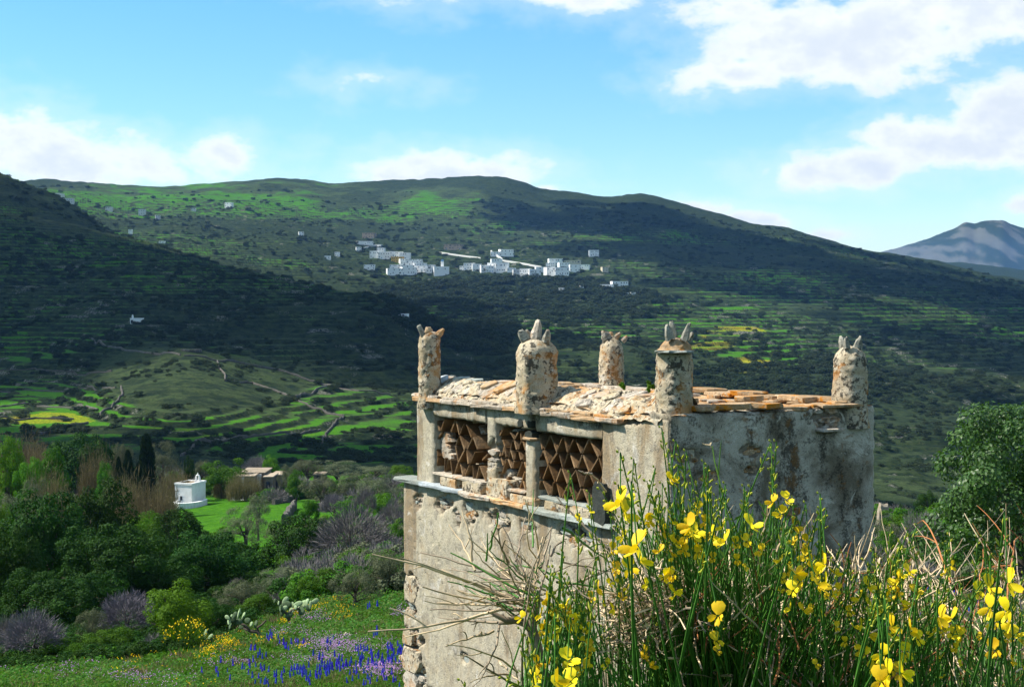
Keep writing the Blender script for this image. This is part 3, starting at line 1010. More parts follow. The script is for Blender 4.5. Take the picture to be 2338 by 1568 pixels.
# sloping coping of the lattice face: a mortar bed with flat stones set in it
zT = -.80


def cope(t, u):
    """u 0 at the cornice, 1 at the roof"""
    o = .02 - .40 * u
    z = zC + .05 + (zT - zC - .05) * math.sin(min(u, 1) * math.pi * .5) ** .9
    if u > 1:
        z -= .75 * (u - 1)
    return lp(t, o, z)


nt_, nu_ = 220, 24
V, fs = [], []
for i in range(nt_ + 1):
    t = .12 + (5.15 - .12) * i / nt_
    for j in range(nu_ + 1):
        u = j / nu_ * 1.28
        p = cope(t, u)
        nzv = float(fbm(np.array([t * 9.0]), np.array([u * 4.5]), 5, 6)[0]) * .06
        V.append(p + (NL * .5 + Vector((0, 0, .8))) * nzv)
for i in range(nt_):
    for j in range(nu_):
        b = i * (nu_ + 1) + j
        fs.append((b, b + 1, b + nu_ + 2, b + nu_ + 1))
me = bpy.data.meshes.new('coping')
me.from_pydata([tuple(v) for v in V], [], fs)
me.update()
cop = link('coping', me, M_PIER, TOWER)
rs = random.Random(9)
t = .35
while t < 5.05:
    w = rs.uniform(.16, .30)
    u = rs.uniform(.06, .16)
    while u < .96:
        hgt = rs.uniform(.13, .24)
        du = hgt / .48
        uc = min(u + du / 2, .93)
        p = cope(t + w / 2 + rs.uniform(-.04, .04), uc)
        up = (cope(t, min(uc + .05, 1)) - cope(t, uc - .05)).normalized()
        nn = DL.cross(up).normalized()
        if nn.z < 0:
            nn = -nn
        tilt = rs.uniform(-.5, .2)
        a_ = (DL * math.cos(tilt) + up * math.sin(tilt)).normalized()
        b_ = nn.cross(a_)
        if abs(t - 2.36) > .2 or uc > .7:
            mt = rs.choice([M_COPE, M_COPE, M_PIER, M_STONE, M_PIER, M_STONE, M_SLATE]) if t > 2.3 else rs.choice([M_COPE, M_COPE, M_COPE, M_PIER])
            if rs.random() < .62:
                link('coping_stone', slab_mesh('coping_stone', p + nn * rs.uniform(-.010, .004), a_, b_, nn, w * rs.uniform(.8, 1.1), hgt * rs.uniform(.8, 1.1), rs.uniform(.025, .045), 7, .34, rs.randrange(99999), .35, .95), mt, cop)
        u += du
    t += w * .92
for (cx, cy, w, h, tl, mt) in ((285, 520, .30, .20, -.5, M_BLUE), (720, 575, .36, .17, -.75, M_WARM), (610, 580, .22, .12, -.8, M_WARM)):
    t_, z_ = LF(*c1(cx, cy), -.12)
    p = cope(t_, .52)
    up = (cope(t_, .6) - cope(t_, .4)).normalized()
    nn = DL.cross(up).normalized()
    nn = nn if nn.z > 0 else -nn
    a_ = (DL * math.cos(tl) + up * math.sin(tl)).normalized()
    link('coping_stone', slab_mesh('coping_stone', p + nn * .028, a_, nn.cross(a_), nn, w, h, .04, 9, .14, int(cx), .5, .9), mt, cop)

# roof
zR = -.955


def roof_grid():
    a = np.linspace(.0, 5.2, 110)
    b = np.linspace(.02, 2.52, 60)
    A, B = np.meshgrid(a, b)
    Z = zR + .05 * fbm(A * 2.5, B * 2.5, 4, 13) 
    # B runs along DR, behind the coping
    pts = np.array(TC) + A[..., None] * np.array(DL) + B[..., None] * np.array(DR)
    pts[..., 2] = Z
    idx = np.arange(A.size).reshape(A.shape)
    q = np.stack([idx[:-1, :-1], idx[:-1, 1:], idx[1:, 1:], idx[1:, :-1]], -1).reshape(-1, 4)
    return mesh_np('roof', pts.reshape(-1, 3), q[:, ::-1], False)


roof = link('roof', roof_grid(), M_ORANGE, TOWER)


def tp(t, s, z):
    return TC + DL * t + DR * s + Vector((0, 0, z))


rs = random.Random(21)
for k in range(70):
    t_, s_ = rs.uniform(.2, 5.0), rs.uniform(.35, 2.4)
    w = rs.uniform(.18, .4)
    an = rs.uniform(0, 3.1)
    a_ = DL * math.cos(an) + DR * math.sin(an)
    link('roof_stone', slab_mesh('roof_stone', tp(t_, s_, zR + .012 + rs.uniform(-.012, .012)), a_, Vector((0, 0, 1)).cross(a_), Vector((0, 0, 1)), w * .8, w * rs.uniform(.4, .7), .035, 7, .3, rs.randrange(99999), .4, .95), rs.choice([M_ORANGE, M_ORANGE, M_ORANGE, M_COPE]), roof)
# parapet stones: back edge and right edge
for k in range(13):
    t_ = .35 + k * .37
    link('parapet_stone', slab_mesh('parapet_stone', tp(t_, 2.40 + rs.uniform(-.03, .03), (-.905 if t_ < 3.3 else -.945) + rs.uniform(-.015, .02)), DL, DR, Vector((0, 0, 1)), .50, .28, .05, 9, .2, 300 + k, .7, .96), M_ORANGE if k < 9 else M_COPE, TOWER)
for k in range(9):
    t_ = 5.02
    link('parapet_stone', slab_mesh('parapet_stone', tp(t_ + rs.uniform(-.04, .04), .45 + k * .22, -.95 + rs.uniform(-.015, .03)), DR, DL, Vector((0, 0, 1)), .26, .3, .08, 9, .14, 330 + k, .7), rs.choice([M_ORANGE, M_COPE]), TOWER)
# flat lichen-covered stones along the top of the shaded wall
s_ = .30
k = 0
while s_ < 2.2:
    w = rs.uniform(.22, .42)
    zt_ = -.905 + rs.uniform(-.012, .012) + .03 * math.sin(s_ * 3)
    link('wall_head_stone', slab_mesh('wall_head_stone', rp(s_ + w / 2, -.10, zt_), DR, NR, Vector((0, 0, 1)), w + .03, .24, .05, 8, .24, 350 + k, .6, .95, .006), M_ORANGE, TOWER)
    if k % 2 == 0:
        link('wall_head_stone', slab_mesh('wall_head_stone', rp(s_ + w / 2, -.32, zt_ + .055), DR, NR, Vector((0, 0, 1)), w * .8, .2, .05, 7, .28, 370 + k, .5, .95), M_ORANGE, TOWER)
    s_ += w
    k += 1
# the shaded wall
rh = []
for (cx, cy, ra, rz) in ((310, 875, .15, .10), (420, 990, .13, .06), (690, 840, .10, .06), (930, 1210, .10, .05), (690, 960, .09, .05), (1130, 660, .16, .13)):
    s_, z_ = RF(*c2(cx, cy))
    rh.append((s_, z_, ra, rz))


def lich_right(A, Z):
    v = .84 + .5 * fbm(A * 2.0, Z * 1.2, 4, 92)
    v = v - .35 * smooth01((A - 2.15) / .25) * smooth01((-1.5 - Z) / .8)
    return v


wall_patch('shaded_wall', rp, 0.0, 2.56, zBot, -.93, holes_fn(rh), lich_right, .032, .024, (.5, .9, 0, .8), .3, .02, .012, 8)
mb = MB()
mb.box(rp(2.5, -2.5, (zBot - .95) / 2), DR * .03, NR * 2.4, (0, 0, (-.95 - zBot) / 2))
mb.box(tp(5.15, 1.3, (zBot - .95) / 2), DL * .05, DR * 1.2, (0, 0, (-.95 - zBot) / 2))
mb.build('rear_wall', M_PIER, TOWER)
rs = random.Random(77)
for i, (hs_, hz_, ra, rz) in enumerate(rh):
    for k in range(5 if i < 5 else 9):
        w = rs.uniform(.1, .2)
        link('stone', slab_mesh('stone', rp(hs_ + rs.uniform(-.7, .7) * ra, -.02 - (.03 if i < 5 else 0), hz_ + rs.uniform(-.7, .7) * rz), DR, Vector((0, 0, 1)), NR, w, w * .4, .06, 8, .2, rs.randrange(9999)), M_STONE if i == 5 else M_ORANGE, TOWER)
s_, z_ = RF(*c2(1150, 722), .06)
link('ledge_slab', slab_mesh('ledge_slab', rp(s_, .03, z_), DR, NR, Vector((0, 0, 1)), .3, .2, .035, 10, .1, 8, .8), M_COPE, TOWER)
s_, z_ = RF(*c2(1270, 590), .06)
link('ledge_slab', slab_mesh('ledge_slab', rp(s_ - .1, -.06, -.915), DR, NR, Vector((0, 0, 1)), .55, .3, .04, 12, .1, 9, .8), M_ORANGE, TOWER)


# ---- roof pillars
def pillar(px, Y, w_px, y_base, y_top, mat, kx=1.0, taper=.92, dome=.12, seed=0, square=0.0, rot=0.0, foot=.15, flare=.08):
    c = P(px, y_base, Y)
    zb, zt = c.z - foot, (HY - y_top) / F * Y
    r0 = w_px / F * Y / 2
    n, L = 40, 46
    V, fs = [], []
    for i in range(L + 1):
        f = i / L
        z = zb + (zt - zb) * f
        h = zt - z
        r = r0 * (1 - (1 - taper) * f)
        if h < dome:
            r *= math.sqrt(max(0.0, 1 - (1 - h / dome) ** 2)) * .96 + .04 * (h / dome)
        r *= 1 + flare * (1 - smooth01(f / .22))
        for k in range(n):
            a = 2 * math.pi * k / n
            ca, sa = math.cos(a), math.sin(a)
            q = 1.0
            if square:
                m_ = max(abs(ca), abs(sa))
                q = (1 - square) + square / m_ * .92
            d = float(mnoise.fractal(Vector((ca * 2.2 + seed * 5, sa * 2.2, z * 6)), .8, 2.0, 4)) * .016 + float(mnoise.fractal(Vector((ca * 4 + seed, sa * 4, z * 22)), .7, 2.0, 3)) * .009
            x_, y_ = ca * (r * q + d) * kx, sa * (r * q + d)
            V.append((c.x + x_ * math.cos(rot) - y_ * math.sin(rot), c.y + x_ * math.sin(rot) + y_ * math.cos(rot), z))
    for i in range(L):
        for k in range(n):
            k2 = (k + 1) % n
            fs.append((i * n + k, i * n + k2, (i + 1) * n + k2, (i + 1) * n + k))
    V.append((c.x, c.y, zt))
    for k in range(n):
        fs.append((L * n + k, L * n + (k + 1) % n, len(V) - 1))
    me = bpy.data.meshes.new('roof_pillar')
    me.from_pydata(V, [], fs)
    me.polygons.foreach_set('use_smooth', np.ones(len(fs), dtype=bool))
    me.update()
    return link('roof_pillar', me, mat, TOWER)


def horn(par, base, tip, Y, w0, w1, th, mat, face=None, seed=0):
    """a splinter of stone set on end: base and tip pixels, widths in pixels"""
    A, B = P(*base, Y), P(*tip, Y)
    d = (B - A).normalized()
    n_ = Vector(face if face else (0.15, -1, .1)).normalized()
    a = d.cross(n_).normalized()
    n_ = a.cross(d).normalized()
    r = random.Random(seed)
    k = Y / F
    V = []
    L = (B - A).length
    prof = [(-.06, w0 * .9), (.0, w0), (.3, w0 * .96 + w1 * .04), (.62, (w0 + w1) / 2), (.9, w1), (1.0, w1 * .55)]
    for (f, w) in prof:
        for (sx, sn) in ((-1, -.5), (-.55, -1), (.5, -1), (1, -.4), (.9, .6), (-.2, 1), (-.9, .5)):
            V.append(A + d * (L * f + r.uniform(-.01, .01)) + a * (w * k / 2 * sx * r.uniform(.86, 1.1)) + n_ * (th / 2 * sn * r.uniform(.8, 1.15) * (1 if f < .95 else .6)))
    m = 7
    fs = []
    for i in range(len(prof) - 1):
        for j in range(m):
            j2 = (j + 1) % m
            fs.append((i * m + j, i * m + j2, (i + 1) * m + j2, (i + 1) * m + j))
    fs.append(tuple(reversed(range(m))))
    fs.append(tuple((len(prof) - 1) * m + j for j in range(m)))
    me = bpy.data.meshes.new('horn_stone')
    me.from_pydata([tuple(v) for v in V], [], fs)
    me.update()
    return link('horn_stone', me, mat, par)


M_HORN = mat_stone('grey_horn_stone', (.27, .26, .21), (.41, .40, .33), .3, .6)


def d1(cx, cy):  # close-up of the two left pillars
    return (1000 + cx / 5.567) / 1.0693, (770 + cy / 5.567) / 1.0693


def d2(cx, cy):  # close-up of the middle pillars
    return (1380 + cx / 5.6) / 1.0693, (770 + cy / 5.6) / 1.0693


k1 = 1 / 5.567 / 1.0693
p1 = pillar(d1(272, 0)[0], 17.25, 300 * k1, d1(0, 1090)[1], d1(0, 205)[1], M_PIER, dome=.13, seed=1, taper=.97)
horn(p1, d1(185, 270), d1(122, 130), 17.2, 75 * k1, 62 * k1, .04, M_HORN, (.4, -1, .2), 1)
horn(p1, d1(265, 225), d1(250, 158), 17.05, 110 * k1, 70 * k1, .06, M_WARM, (.1, -1, .5), 2)
horn(p1, d1(395, 260), d1(462, 180), 17.2, 90 * k1, 45 * k1, .06, M_WARM, (.2, -1, .1), 3)
p2 = pillar(d1(1725, 0)[0], 15.1, 560 * k1, d1(0, 1130)[1], d1(0, 300)[1], M_PIER, dome=.17, seed=2, square=.35, rot=RAD(18), taper=.97)
horn(p2, d1(1585, 330), d1(1500, 200), 15.05, 150 * k1, 90 * k1, .05, M_HORN, (.2, -1, .3), 4)
horn(p2, d1(1640, 270), d1(1585, 195), 15.2, 60 * k1, 30 * k1, .05, M_HORN, (.2, -1, .3), 5)
horn(p2, d1(1720, 320), d1(1752, 62), 15.05, 150 * k1, 70 * k1, .09, M_COPE, (.3, -1, .1), 6)
horn(p2, d1(1850, 350), d1(1880, 190), 15.0, 120 * k1, 50 * k1, .08, M_HORN, (-.2, -1, .1), 7)
k2 = 1 / 5.6 / 1.0693
p3 = pillar(d2(632, 0)[0], 18.25, 355 * k2, d2(0, 910)[1], d2(0, 280)[1], M_PIER, dome=.20, seed=3, taper=.88)
horn(p3, d2(570, 310), d2(505, 218), 18.2, 150 * k2, 40 * k2, .06, M_HORN, (.2, -1, .2), 8)
horn(p3, d2(620, 290), d2(630, 225), 18.3, 90 * k2, 50 * k2, .05, M_WARM, (.1, -1, .3), 9)
horn(p3, d2(690, 300), d2(755, 240), 18.2, 80 * k2, 50 * k2, .08, M_COPE, (.1, -1, .3), 10)
horn(p3, d2(790, 350), d2(850, 282), 18.1, 70 * k2, 45 * k2, .05, M_COPE, (.3, -1, .2), 11)
p4 = pillar(d2(1490, 0)[0], 13.3, 520 * k2, d2(0, 1290)[1], d2(0, 480)[1], M_PIER, dome=.03, seed=4, taper=.93, foot=.12, flare=.03)
cc = P(*d2(1505, 488), 13.2)
link('cap_slab', slab_mesh('cap_slab', cc, (1, 0, 0), (0, 1, 0), (0, 0, 1), 535 * k2 / F * 13.2, .40, .022, 18, .06, 12, .1, .97, .004), M_SLATE, p4)
p4d = pillar(d2(1510, 0)[0], 13.2, 470 * k2, d2(0, 480)[1], d2(0, 300)[1], M_ORANGE, dome=.13, seed=5, taper=.95, foot=.0)
p4d.name = 'pillar_cap'
horn(p4d, d2(1440, 320), d2(1390, 125), 13.1, 150 * k2, 60 * k2, .05, M_HORN, (.6, -1, .1), 12)
horn(p4d, d2(1480, 300), d2(1450, 75), 13.2, 110 * k2, 60 * k2, .06, M_HORN, (-.6, -1, .1), 13)
horn(p4d, d2(1625, 330), d2(1700, 105), 13.1, 110 * k2, 45 * k2, .06, M_HORN, (-.5, -1, .1), 14)
horn(p4d, d2(1690, 340), d2(1735, 235), 13.2, 90 * k2, 40 * k2, .06, M_HORN, (.2, -1, .1), 15)
kk = 1 / 2.412 / 1.0693
p5 = pillar(c2(1267, 0)[0], 14.25, 205 * kk, c2(0, 590)[1], c2(0, 225)[1], M_PIER, dome=.16, seed=6, taper=.93, foot=.2)
horn(p5, c2(1220, 240), c2(1215, 172), 14.3, 34 * kk, 20 * kk, .06, M_HORN, (.5, -1, .1), 16)
horn(p5, c2(1248, 240), c2(1242, 176), 14.15, 40 * kk, 22 * kk, .06, M_HORN, (-.3, -1, .1), 17)
horn(p5, c2(1312, 240), c2(1328, 172), 14.2, 55 * kk, 16 * kk, .05, M_HORN, (.2, -1, .1), 18)
# ------------------------------------------------------------------ vegetation library
def mat_leaf(name, a, b, trans=.22, rough=.65, spec=.06, dry=None):
    m, nt, out = mat_new(name)
    var = nt.node('ShaderNodeAttribute', attribute_name='var').outputs['Fac']
    col = nt.mixc(var, c4(a), c4(b))
    if dry:
        col = nt.mixc(nt.ramp(var, .86, .93, 0, .8), col, c4(dry))
    oi = nt.node('ShaderNodeObjectInfo').outputs['Random']
    hs = nt.node('ShaderNodeHueSaturation')
    nt.put(hs.inputs['Color'], col)
    nt.put(hs.inputs['Hue'], nt.math('ADD', .5, nt.math('MULTIPLY', nt.math('SUBTRACT', oi, .5), .03)))
    nt.put(hs.inputs['Value'], nt.math('ADD', 1.0, nt.math('MULTIPLY', nt.math('SUBTRACT', oi, .5), .3)))
    p = nt.node('ShaderNodeBsdfPrincipled')
    nt.l.new(hs.outputs[0], p.inputs['Base Color'])
    p.inputs['Roughness'].default_value = rough
    p.inputs['Specular IOR Level'].default_value = spec
    if trans:
        t = nt.node('ShaderNodeBsdfTranslucent')
        hs2 = nt.node('ShaderNodeHueSaturation')
        hs2.inputs['Saturation'].default_value = 1.15
        hs2.inputs['Value'].default_value = 1.5
        nt.l.new(hs.outputs[0], hs2.inputs['Color'])
        nt.l.new(hs2.outputs[0], t.inputs['Color'])
        mx = nt.node('ShaderNodeMixShader')
        mx.inputs[0].default_value = trans
        nt.l.new(p.outputs[0], mx.inputs[1])
        nt.l.new(t.outputs[0], mx.inputs[2])
        nt.l.new(mx.outputs[0], out.inputs[0])
    else:
        nt.l.new(p.outputs[0], out.inputs[0])
    return m


L_DARK = mat_leaf('dark_oak_leaf', (.008, .027, .004), (.028, .075, .008), .15)
L_MID = mat_leaf('mid_green_leaf', (.026, .082, .007), (.066, .160, .013), .25)
L_LIGHT = mat_leaf('fresh_green_leaf', (.045, .125, .009), (.100, .215, .018), .3)
L_OLIVE = mat_leaf('olive_leaf', (.060, .075, .035), (.130, .145, .080), .15)
L_GREY = mat_leaf('grey_twig', (.090, .080, .080), (.185, .170, .165), 0, .8, .1)
L_MAUVE = mat_leaf('mauve_twig', (.085, .075, .090), (.165, .150, .170), 0, .8, .1)
L_REED = mat_leaf('reed_blade', (.075, .070, .028), (.200, .165, .085), .2)
L_CYP = mat_leaf('cypress_leaf', (.012, .026, .010), (.030, .050, .018), .1)
L_SCRUB = mat_leaf('heath_leaf', (.014, .028, .014), (.040, .055, .022), .1, .8, .08)
L_SHINY = mat_leaf('glossy_oak_leaf', (.022, .066, .012), (.066, .145, .024), .2, .45, .3)
L_GRASS = mat_leaf('grass_blade', (.040, .130, .008), (.105, .230, .016), .3, dry=(.25, .20, .09))
L_LUPL = mat_leaf('lupin_leaf', (.036, .110, .016), (.090, .190, .034), .3, dry=(.17, .16, .06))
L_BARK = mat_plain('bark', (.085, .070, .055), .95, .05, .35, 9)
L_YEL = mat_leaf('yellow_petal', (.78, .50, .010), (.85, .64, .020), .25, .6, .2)
L_BLUE = mat_leaf('blue_petal', (.018, .020, .36), (.040, .045, .62), .2, .6, .2)
L_PINK = mat_leaf('pink_petal', (.48, .28, .52), (.62, .42, .64), .25, .6, .2)


def unit(v):
    return v / np.maximum(np.linalg.norm(v, axis=-1, keepdims=True), 1e-9)


def rdir(r, n):
    return unit(r.normal(size=(n, 3)))


def leaf_quads(p, along, side, L, Wd):
    """lens-shaped leaves: base, two shoulders, tip"""
    L = np.asarray(L)[:, None] if np.ndim(L) else L
    Wd = np.asarray(Wd)[:, None] if np.ndim(Wd) else Wd
    a = p - along * L * .5
    b = p + side * Wd * .5 + along * L * .05
    c = p + along * L * .5
    d = p - side * Wd * .5 + along * L * .05
    n = len(p)
    V = np.stack([a, b, c, d], 1).reshape(-1, 3)
    return V, np.arange(4 * n).reshape(n, 4)


def leaf_mesh(name, parts, mat):
    """parts: list of (V, F, var per face)"""
    V = np.vstack([q[0] for q in parts])
    off, Fs, va = 0, [], []
    for (v, f, r) in parts:
        Fs.append(f + off)
        off += len(v)
        va.append(np.repeat(r, 4))
    me = mesh_np(name, V, np.vstack(Fs), False)
    put_attr(me, 'var', np.concatenate(va))
    me.materials.append(mat)
    return me


def crown_mesh(name, seed, R, H, mat, nclump=40, nleaf=7000, leaf=.11, zmin=-.55, top=1.0, aspect=.55, inner=.25, droop=0.0, cr=(.20, .36), irregular=.22):
    """leaf clumps through an uneven ellipsoid of radius R and half height H, centred on the origin"""
    r = np.random.default_rng(seed)
    d = rdir(r, nclump * 4)
    d = d[d[:, 2] > zmin][:nclump]
    n = len(d)
    lob = 1 + irregular * np.array([float(fbm(np.array([q[0] * 1.5 + seed]), np.array([q[1] * 1.5 + q[2] * 2.1]), 3, seed % 50)[0]) * 2.2 for q in d])
    rad = r.uniform(.56, .88, n) * lob
    rad[: int(n * inner)] *= .45
    C = d * rad[:, None] * np.array([R, R, H])
    cs = r.uniform(cr[0], cr[1], n) * min(R, H * 1.2)
    per = np.maximum(8, (nleaf * cs ** 2 / (cs ** 2).sum()).astype(int))
    ci = np.repeat(np.arange(n), per)
    m = len(ci)
    ld = rdir(r, m)
    out = unit(C[ci] / np.array([R, R, H]))
    ld = unit(ld + .55 * out)
    pos = C[ci] + ld * (cs[ci] * r.uniform(.62, 1.08, m))[:, None] * np.array([1, 1, .8])
    nrm = unit(ld * 1.0 + rdir(r, m) * .6 + np.array([0, 0, .25]))
    t = unit(np.cross(nrm, rdir(r, m)))
    t[:, 2] -= droop
    t = unit(t)
    s = unit(np.cross(nrm, t))
    L = leaf * r.uniform(.6, 1.35, m)
    V, Fq = leaf_quads(pos, t, s, L, L * aspect)
    var = np.clip(r.uniform(0, 1, m) * .65 + r.uniform(0, .35, n)[ci], 0, 1)
    return leaf_mesh(name, [(V, Fq, var)], mat), C


def twig_crown(name, seed, R, H, mat, n=1600, L=.5, w=.022):
    """leafless crown of fine twigs"""
    r = np.random.default_rng(seed)
    d = rdir(r, n)
    d[:, 2] = np.abs(d[:, 2]) * 1.1 - .25
    d = unit(d)
    q = r.uniform(.35, 1.0, n) ** .6
    lob = 1 + .5 * fbm(d[:, 0] * 2 + seed, d[:, 1] * 2 + d[:, 2] * 2, 3, seed % 40)
    pos = d * (q * lob)[:, None] * np.array([R, R, H])
    al = unit(d + rdir(r, n) * .55 + np.array([0, 0, .35]))
    sd = unit(np.cross(al, rdir(r, n)))
    ll = L * r.uniform(.4, 1.3, n)
    V, Fq = leaf_quads(pos, al, sd, ll, w * r.uniform(.6, 1.4, n))
    return leaf_mesh(name, [(V, Fq, r.uniform(0, 1, n))], mat)


def blade_clump(name, seed, R, H, mat, n=900, w=.05, lean=.35, plume=0.0):
    """reeds: tall blades leaning out of a clump, base at the origin"""
    r = np.random.default_rng(seed)
    a = r.uniform(0, 2 * np.pi, n)
    q = np.sqrt(r.uniform(0, 1, n)) * R
    hh = H * r.uniform(.45, 1.05, n) * (1 - .35 * (q / R) ** 2)
    base = np.stack([np.cos(a) * q, np.sin(a) * q, hh * 0], 1)
    al = unit(np.stack([r.normal(0, lean, n) + np.cos(a) * .15, r.normal(0, lean, n) + np.sin(a) * .15, np.ones(n)], 1))
    mid = base + al * hh[:, None] * .5
    sd = unit(np.cross(al, rdir(r, n)))
    V, Fq = leaf_quads(mid, al, sd, hh, w * r.uniform(.5, 1.5, n))
    # side leaves bending over
    m = n * 2
    k = r.integers(0, n, m)
    f = r.uniform(.35, 1.0, m)
    p2 = base[k] + al[k] * (hh[k] * f)[:, None]
    al2 = unit(al[k] * .5 + rdir(r, m) * .9)
    sd2 = unit(np.cross(al2, rdir(r, m)))
    V2, F2 = leaf_quads(p2 + al2 * .2, al2, sd2, H * .16 * r.uniform(.6, 1.3, m), w * .8 * np.ones(m))
    return leaf_mesh(name, [(V, Fq, r.uniform(0, .9, n)), (V2, F2, r.uniform(.1, 1, m))], mat)


def trunk_mesh(name, seed, h, r0, C, limbs=7, lean=.0, fork=.35):
    """tapered trunk from the origin up to height h, limbs to clump centres C (relative to the origin)"""
    r = random.Random(seed)
    mb = MB()
    pts = []
    top = Vector((lean * h, r.uniform(-.1, .1) * h, h))
    for i in range(6):
        f = i / 5
        pts.append(Vector((top.x * f + r.uniform(-.06, .06) * h * f, top.y * f + r.uniform(-.06, .06) * h * f, h * f)))
    mb.tube([pts[0] - Vector((0, 0, .5))] + pts, [r0 * 1.35] + [r0 * (1.2 - .55 * i / 5) for i in range(6)], 7)
    C = list(C)
    r.shuffle(C)
    for c in C[:limbs]:
        c = Vector(c)
        i = r.choice([2, 3, 4, 5])
        a = pts[i]
        m1 = a.lerp(c, .35) + Vector((r.uniform(-.1, .1), r.uniform(-.1, .1), .12)) * h * .5
        m2 = a.lerp(c, .72) + Vector((r.uniform(-.1, .1), r.uniform(-.1, .1), .06)) * h * .4
        mb.tube([a, m1, m2, c], [r0 * .55, r0 * .4, r0 * .25, r0 * .1], 5)
    return mb.mesh(name, True)


# prototypes by kind: (crown mesh, trunk mesh, radius, half height); all sized for a crown of radius 1 m and scaled per tree
PROTO = {}


def proto(kind, k):
    key = (kind, k)
    if key in PROTO:
        return PROTO[key]
    sd = 1000 + 37 * k + sum(map(ord, kind))
    if kind == 'dark':
        cm, C = crown_mesh('crown', sd, 1, .92, L_DARK, 58, 12000, .066, -.8, cr=(.20, .33))
    elif kind == 'mid':
        cm, C = crown_mesh('crown', sd, 1, .9, L_MID, 52, 10000, .07, -.75)
    elif kind == 'light':
        cm, C = crown_mesh('crown', sd, 1, .9, L_LIGHT, 52, 10000, .07, -.75)
    elif kind == 'olive':
        cm, C = crown_mesh('crown', sd, 1, .85, L_OLIVE, 46, 10000, .050, -.6, aspect=.35, cr=(.17, .30), irregular=.32)
    elif kind == 'grey':
        cm = twig_crown('crown', sd, 1, .9, L_GREY, 3800, .30, .012)
        C = [tuple(q) for q in rdir(np.random.default_rng(sd), 20) * .6]
    elif kind == 'mauve':
        cm = twig_crown('crown', sd, 1, .9, L_MAUVE, 4600, .28, .013)
        C = [tuple(q) for q in rdir(np.random.default_rng(sd), 20) * .6]
    elif kind == 'shiny':
        cm, C = crown_mesh('crown', sd, 1, 1.0, L_SHINY, 110, 30000, .042, -.85, cr=(.15, .25), irregular=.3)
    elif kind == 'scrub':
        cm, C = crown_mesh('crown', sd, 1, .75, L_SCRUB, 24, 900, .17, -.3, cr=(.26, .42))
    elif kind == 'cypress':
        r = np.random.default_rng(sd)
        n = 5200
        f = r.uniform(0, 1, n) ** .8
        rad = .30 * np.sin(np.clip(f * .92 + .08, 0, 1) * np.pi) ** .6 * (1 - .25 * f)
        a = r.uniform(0, 2 * np.pi, n)
        q = np.sqrt(r.uniform(.3, 1, n)) * (1 + .5 * fbm(a * 1.2, f * 9, 3, k))
        pos = np.stack([np.cos(a) * rad * q, np.sin(a) * rad * q, f * 2 - 1], 1)
        al = unit(np.stack([np.cos(a) * .35, np.sin(a) * .35, np.ones(n)], 1) + rdir(r, n) * .35)
        V, Fq = leaf_quads(pos, al, unit(np.cross(al, rdir(r, n))), .14 * r.uniform(.6, 1.3, n), .035)
        cm = leaf_mesh('crown', [(V, Fq, r.uniform(0, 1, n))], L_CYP)
        C = [(0, 0, .3)] * 3
    PROTO[key] = (cm, C)
    return PROTO[key]


TRUNKS = {}


def tree(kind, x, y, w, h, Y, label, cat, group=None, name=None, var=None, sink=0.0, trunk=None):
    """a tree whose crown is centred at pixel (x, y), w by h pixels, at depth Y; it stands on the ground below"""
    k = RND.randrange(3) if var is None else var
    c = P(x, y, Y)
    R, Hh = w / 2 / F * Y, h / 2 / F * Y
    g = gz(c.x, c.y)
    if kind == 'cypress':
        R *= 3.0
    if c.z - Hh * .6 < g:                     # crown would sink into the slope: let it stand on the ground
        c.z = g + Hh * .6
    low = {'olive': .22, 'grey': .25, 'shiny': .12, 'cypress': .06}.get(kind, .04)
    top = c.z + Hh
    if trunk is None and c.z - Hh > g + low * (top - g):     # foliage comes down almost to the ground
        bot = g + low * (top - g)
        Hh = min((top - bot) / 2, Hh * 1.9)
        c.z = top - Hh
    th = max(c.z - g, Hh * .4)
    cm, C = proto(kind, k)
    t = thing(name or 'tree', (c.x, c.y, g), label, cat, group)
    co = link('crown', cm, None, t, False)
    co.location = (0, 0, c.z - g)
    co.scale = (R, R * .95, Hh / (.9 if kind != 'cypress' else 1.0))
    co.rotation_euler = (0, 0, RND.uniform(0, 6.28))
    Cs = [(q[0] * R * .8, q[1] * R * .8, q[2] * Hh * .8 + c.z - g) for q in list(C)[:60:3]]
    tm = trunk_mesh('trunk', RND.randrange(9999), th * .75, max(.05, R * .075), Cs, 9, RND.uniform(-.15, .15))
    link('trunk', tm, L_BARK, t, False)
    return t


def reed(x, y, w, h, Y, label, k=0):
    c = P(x, y + h / 2, Y)
    g = gz(c.x, c.y)
    R, H_ = w / 2 / F * Y, h / F * Y
    H_ = max(H_, c.z + H_ - g)
    key = ('reed', k)
    if key not in PROTO:
        PROTO[key] = blade_clump('reeds', 50 + k, 1, 1, L_REED, 1500, .016, .16)
    t = thing('reed_bed', (c.x, c.y, g - .1), label, 'reeds', 'reed beds round the chapel')
    o = link('blades', PROTO[key], None, t, False)
    o.scale = (R, R * .8, H_)
    o.rotation_euler = (0, 0, k * 1.7)
    return t


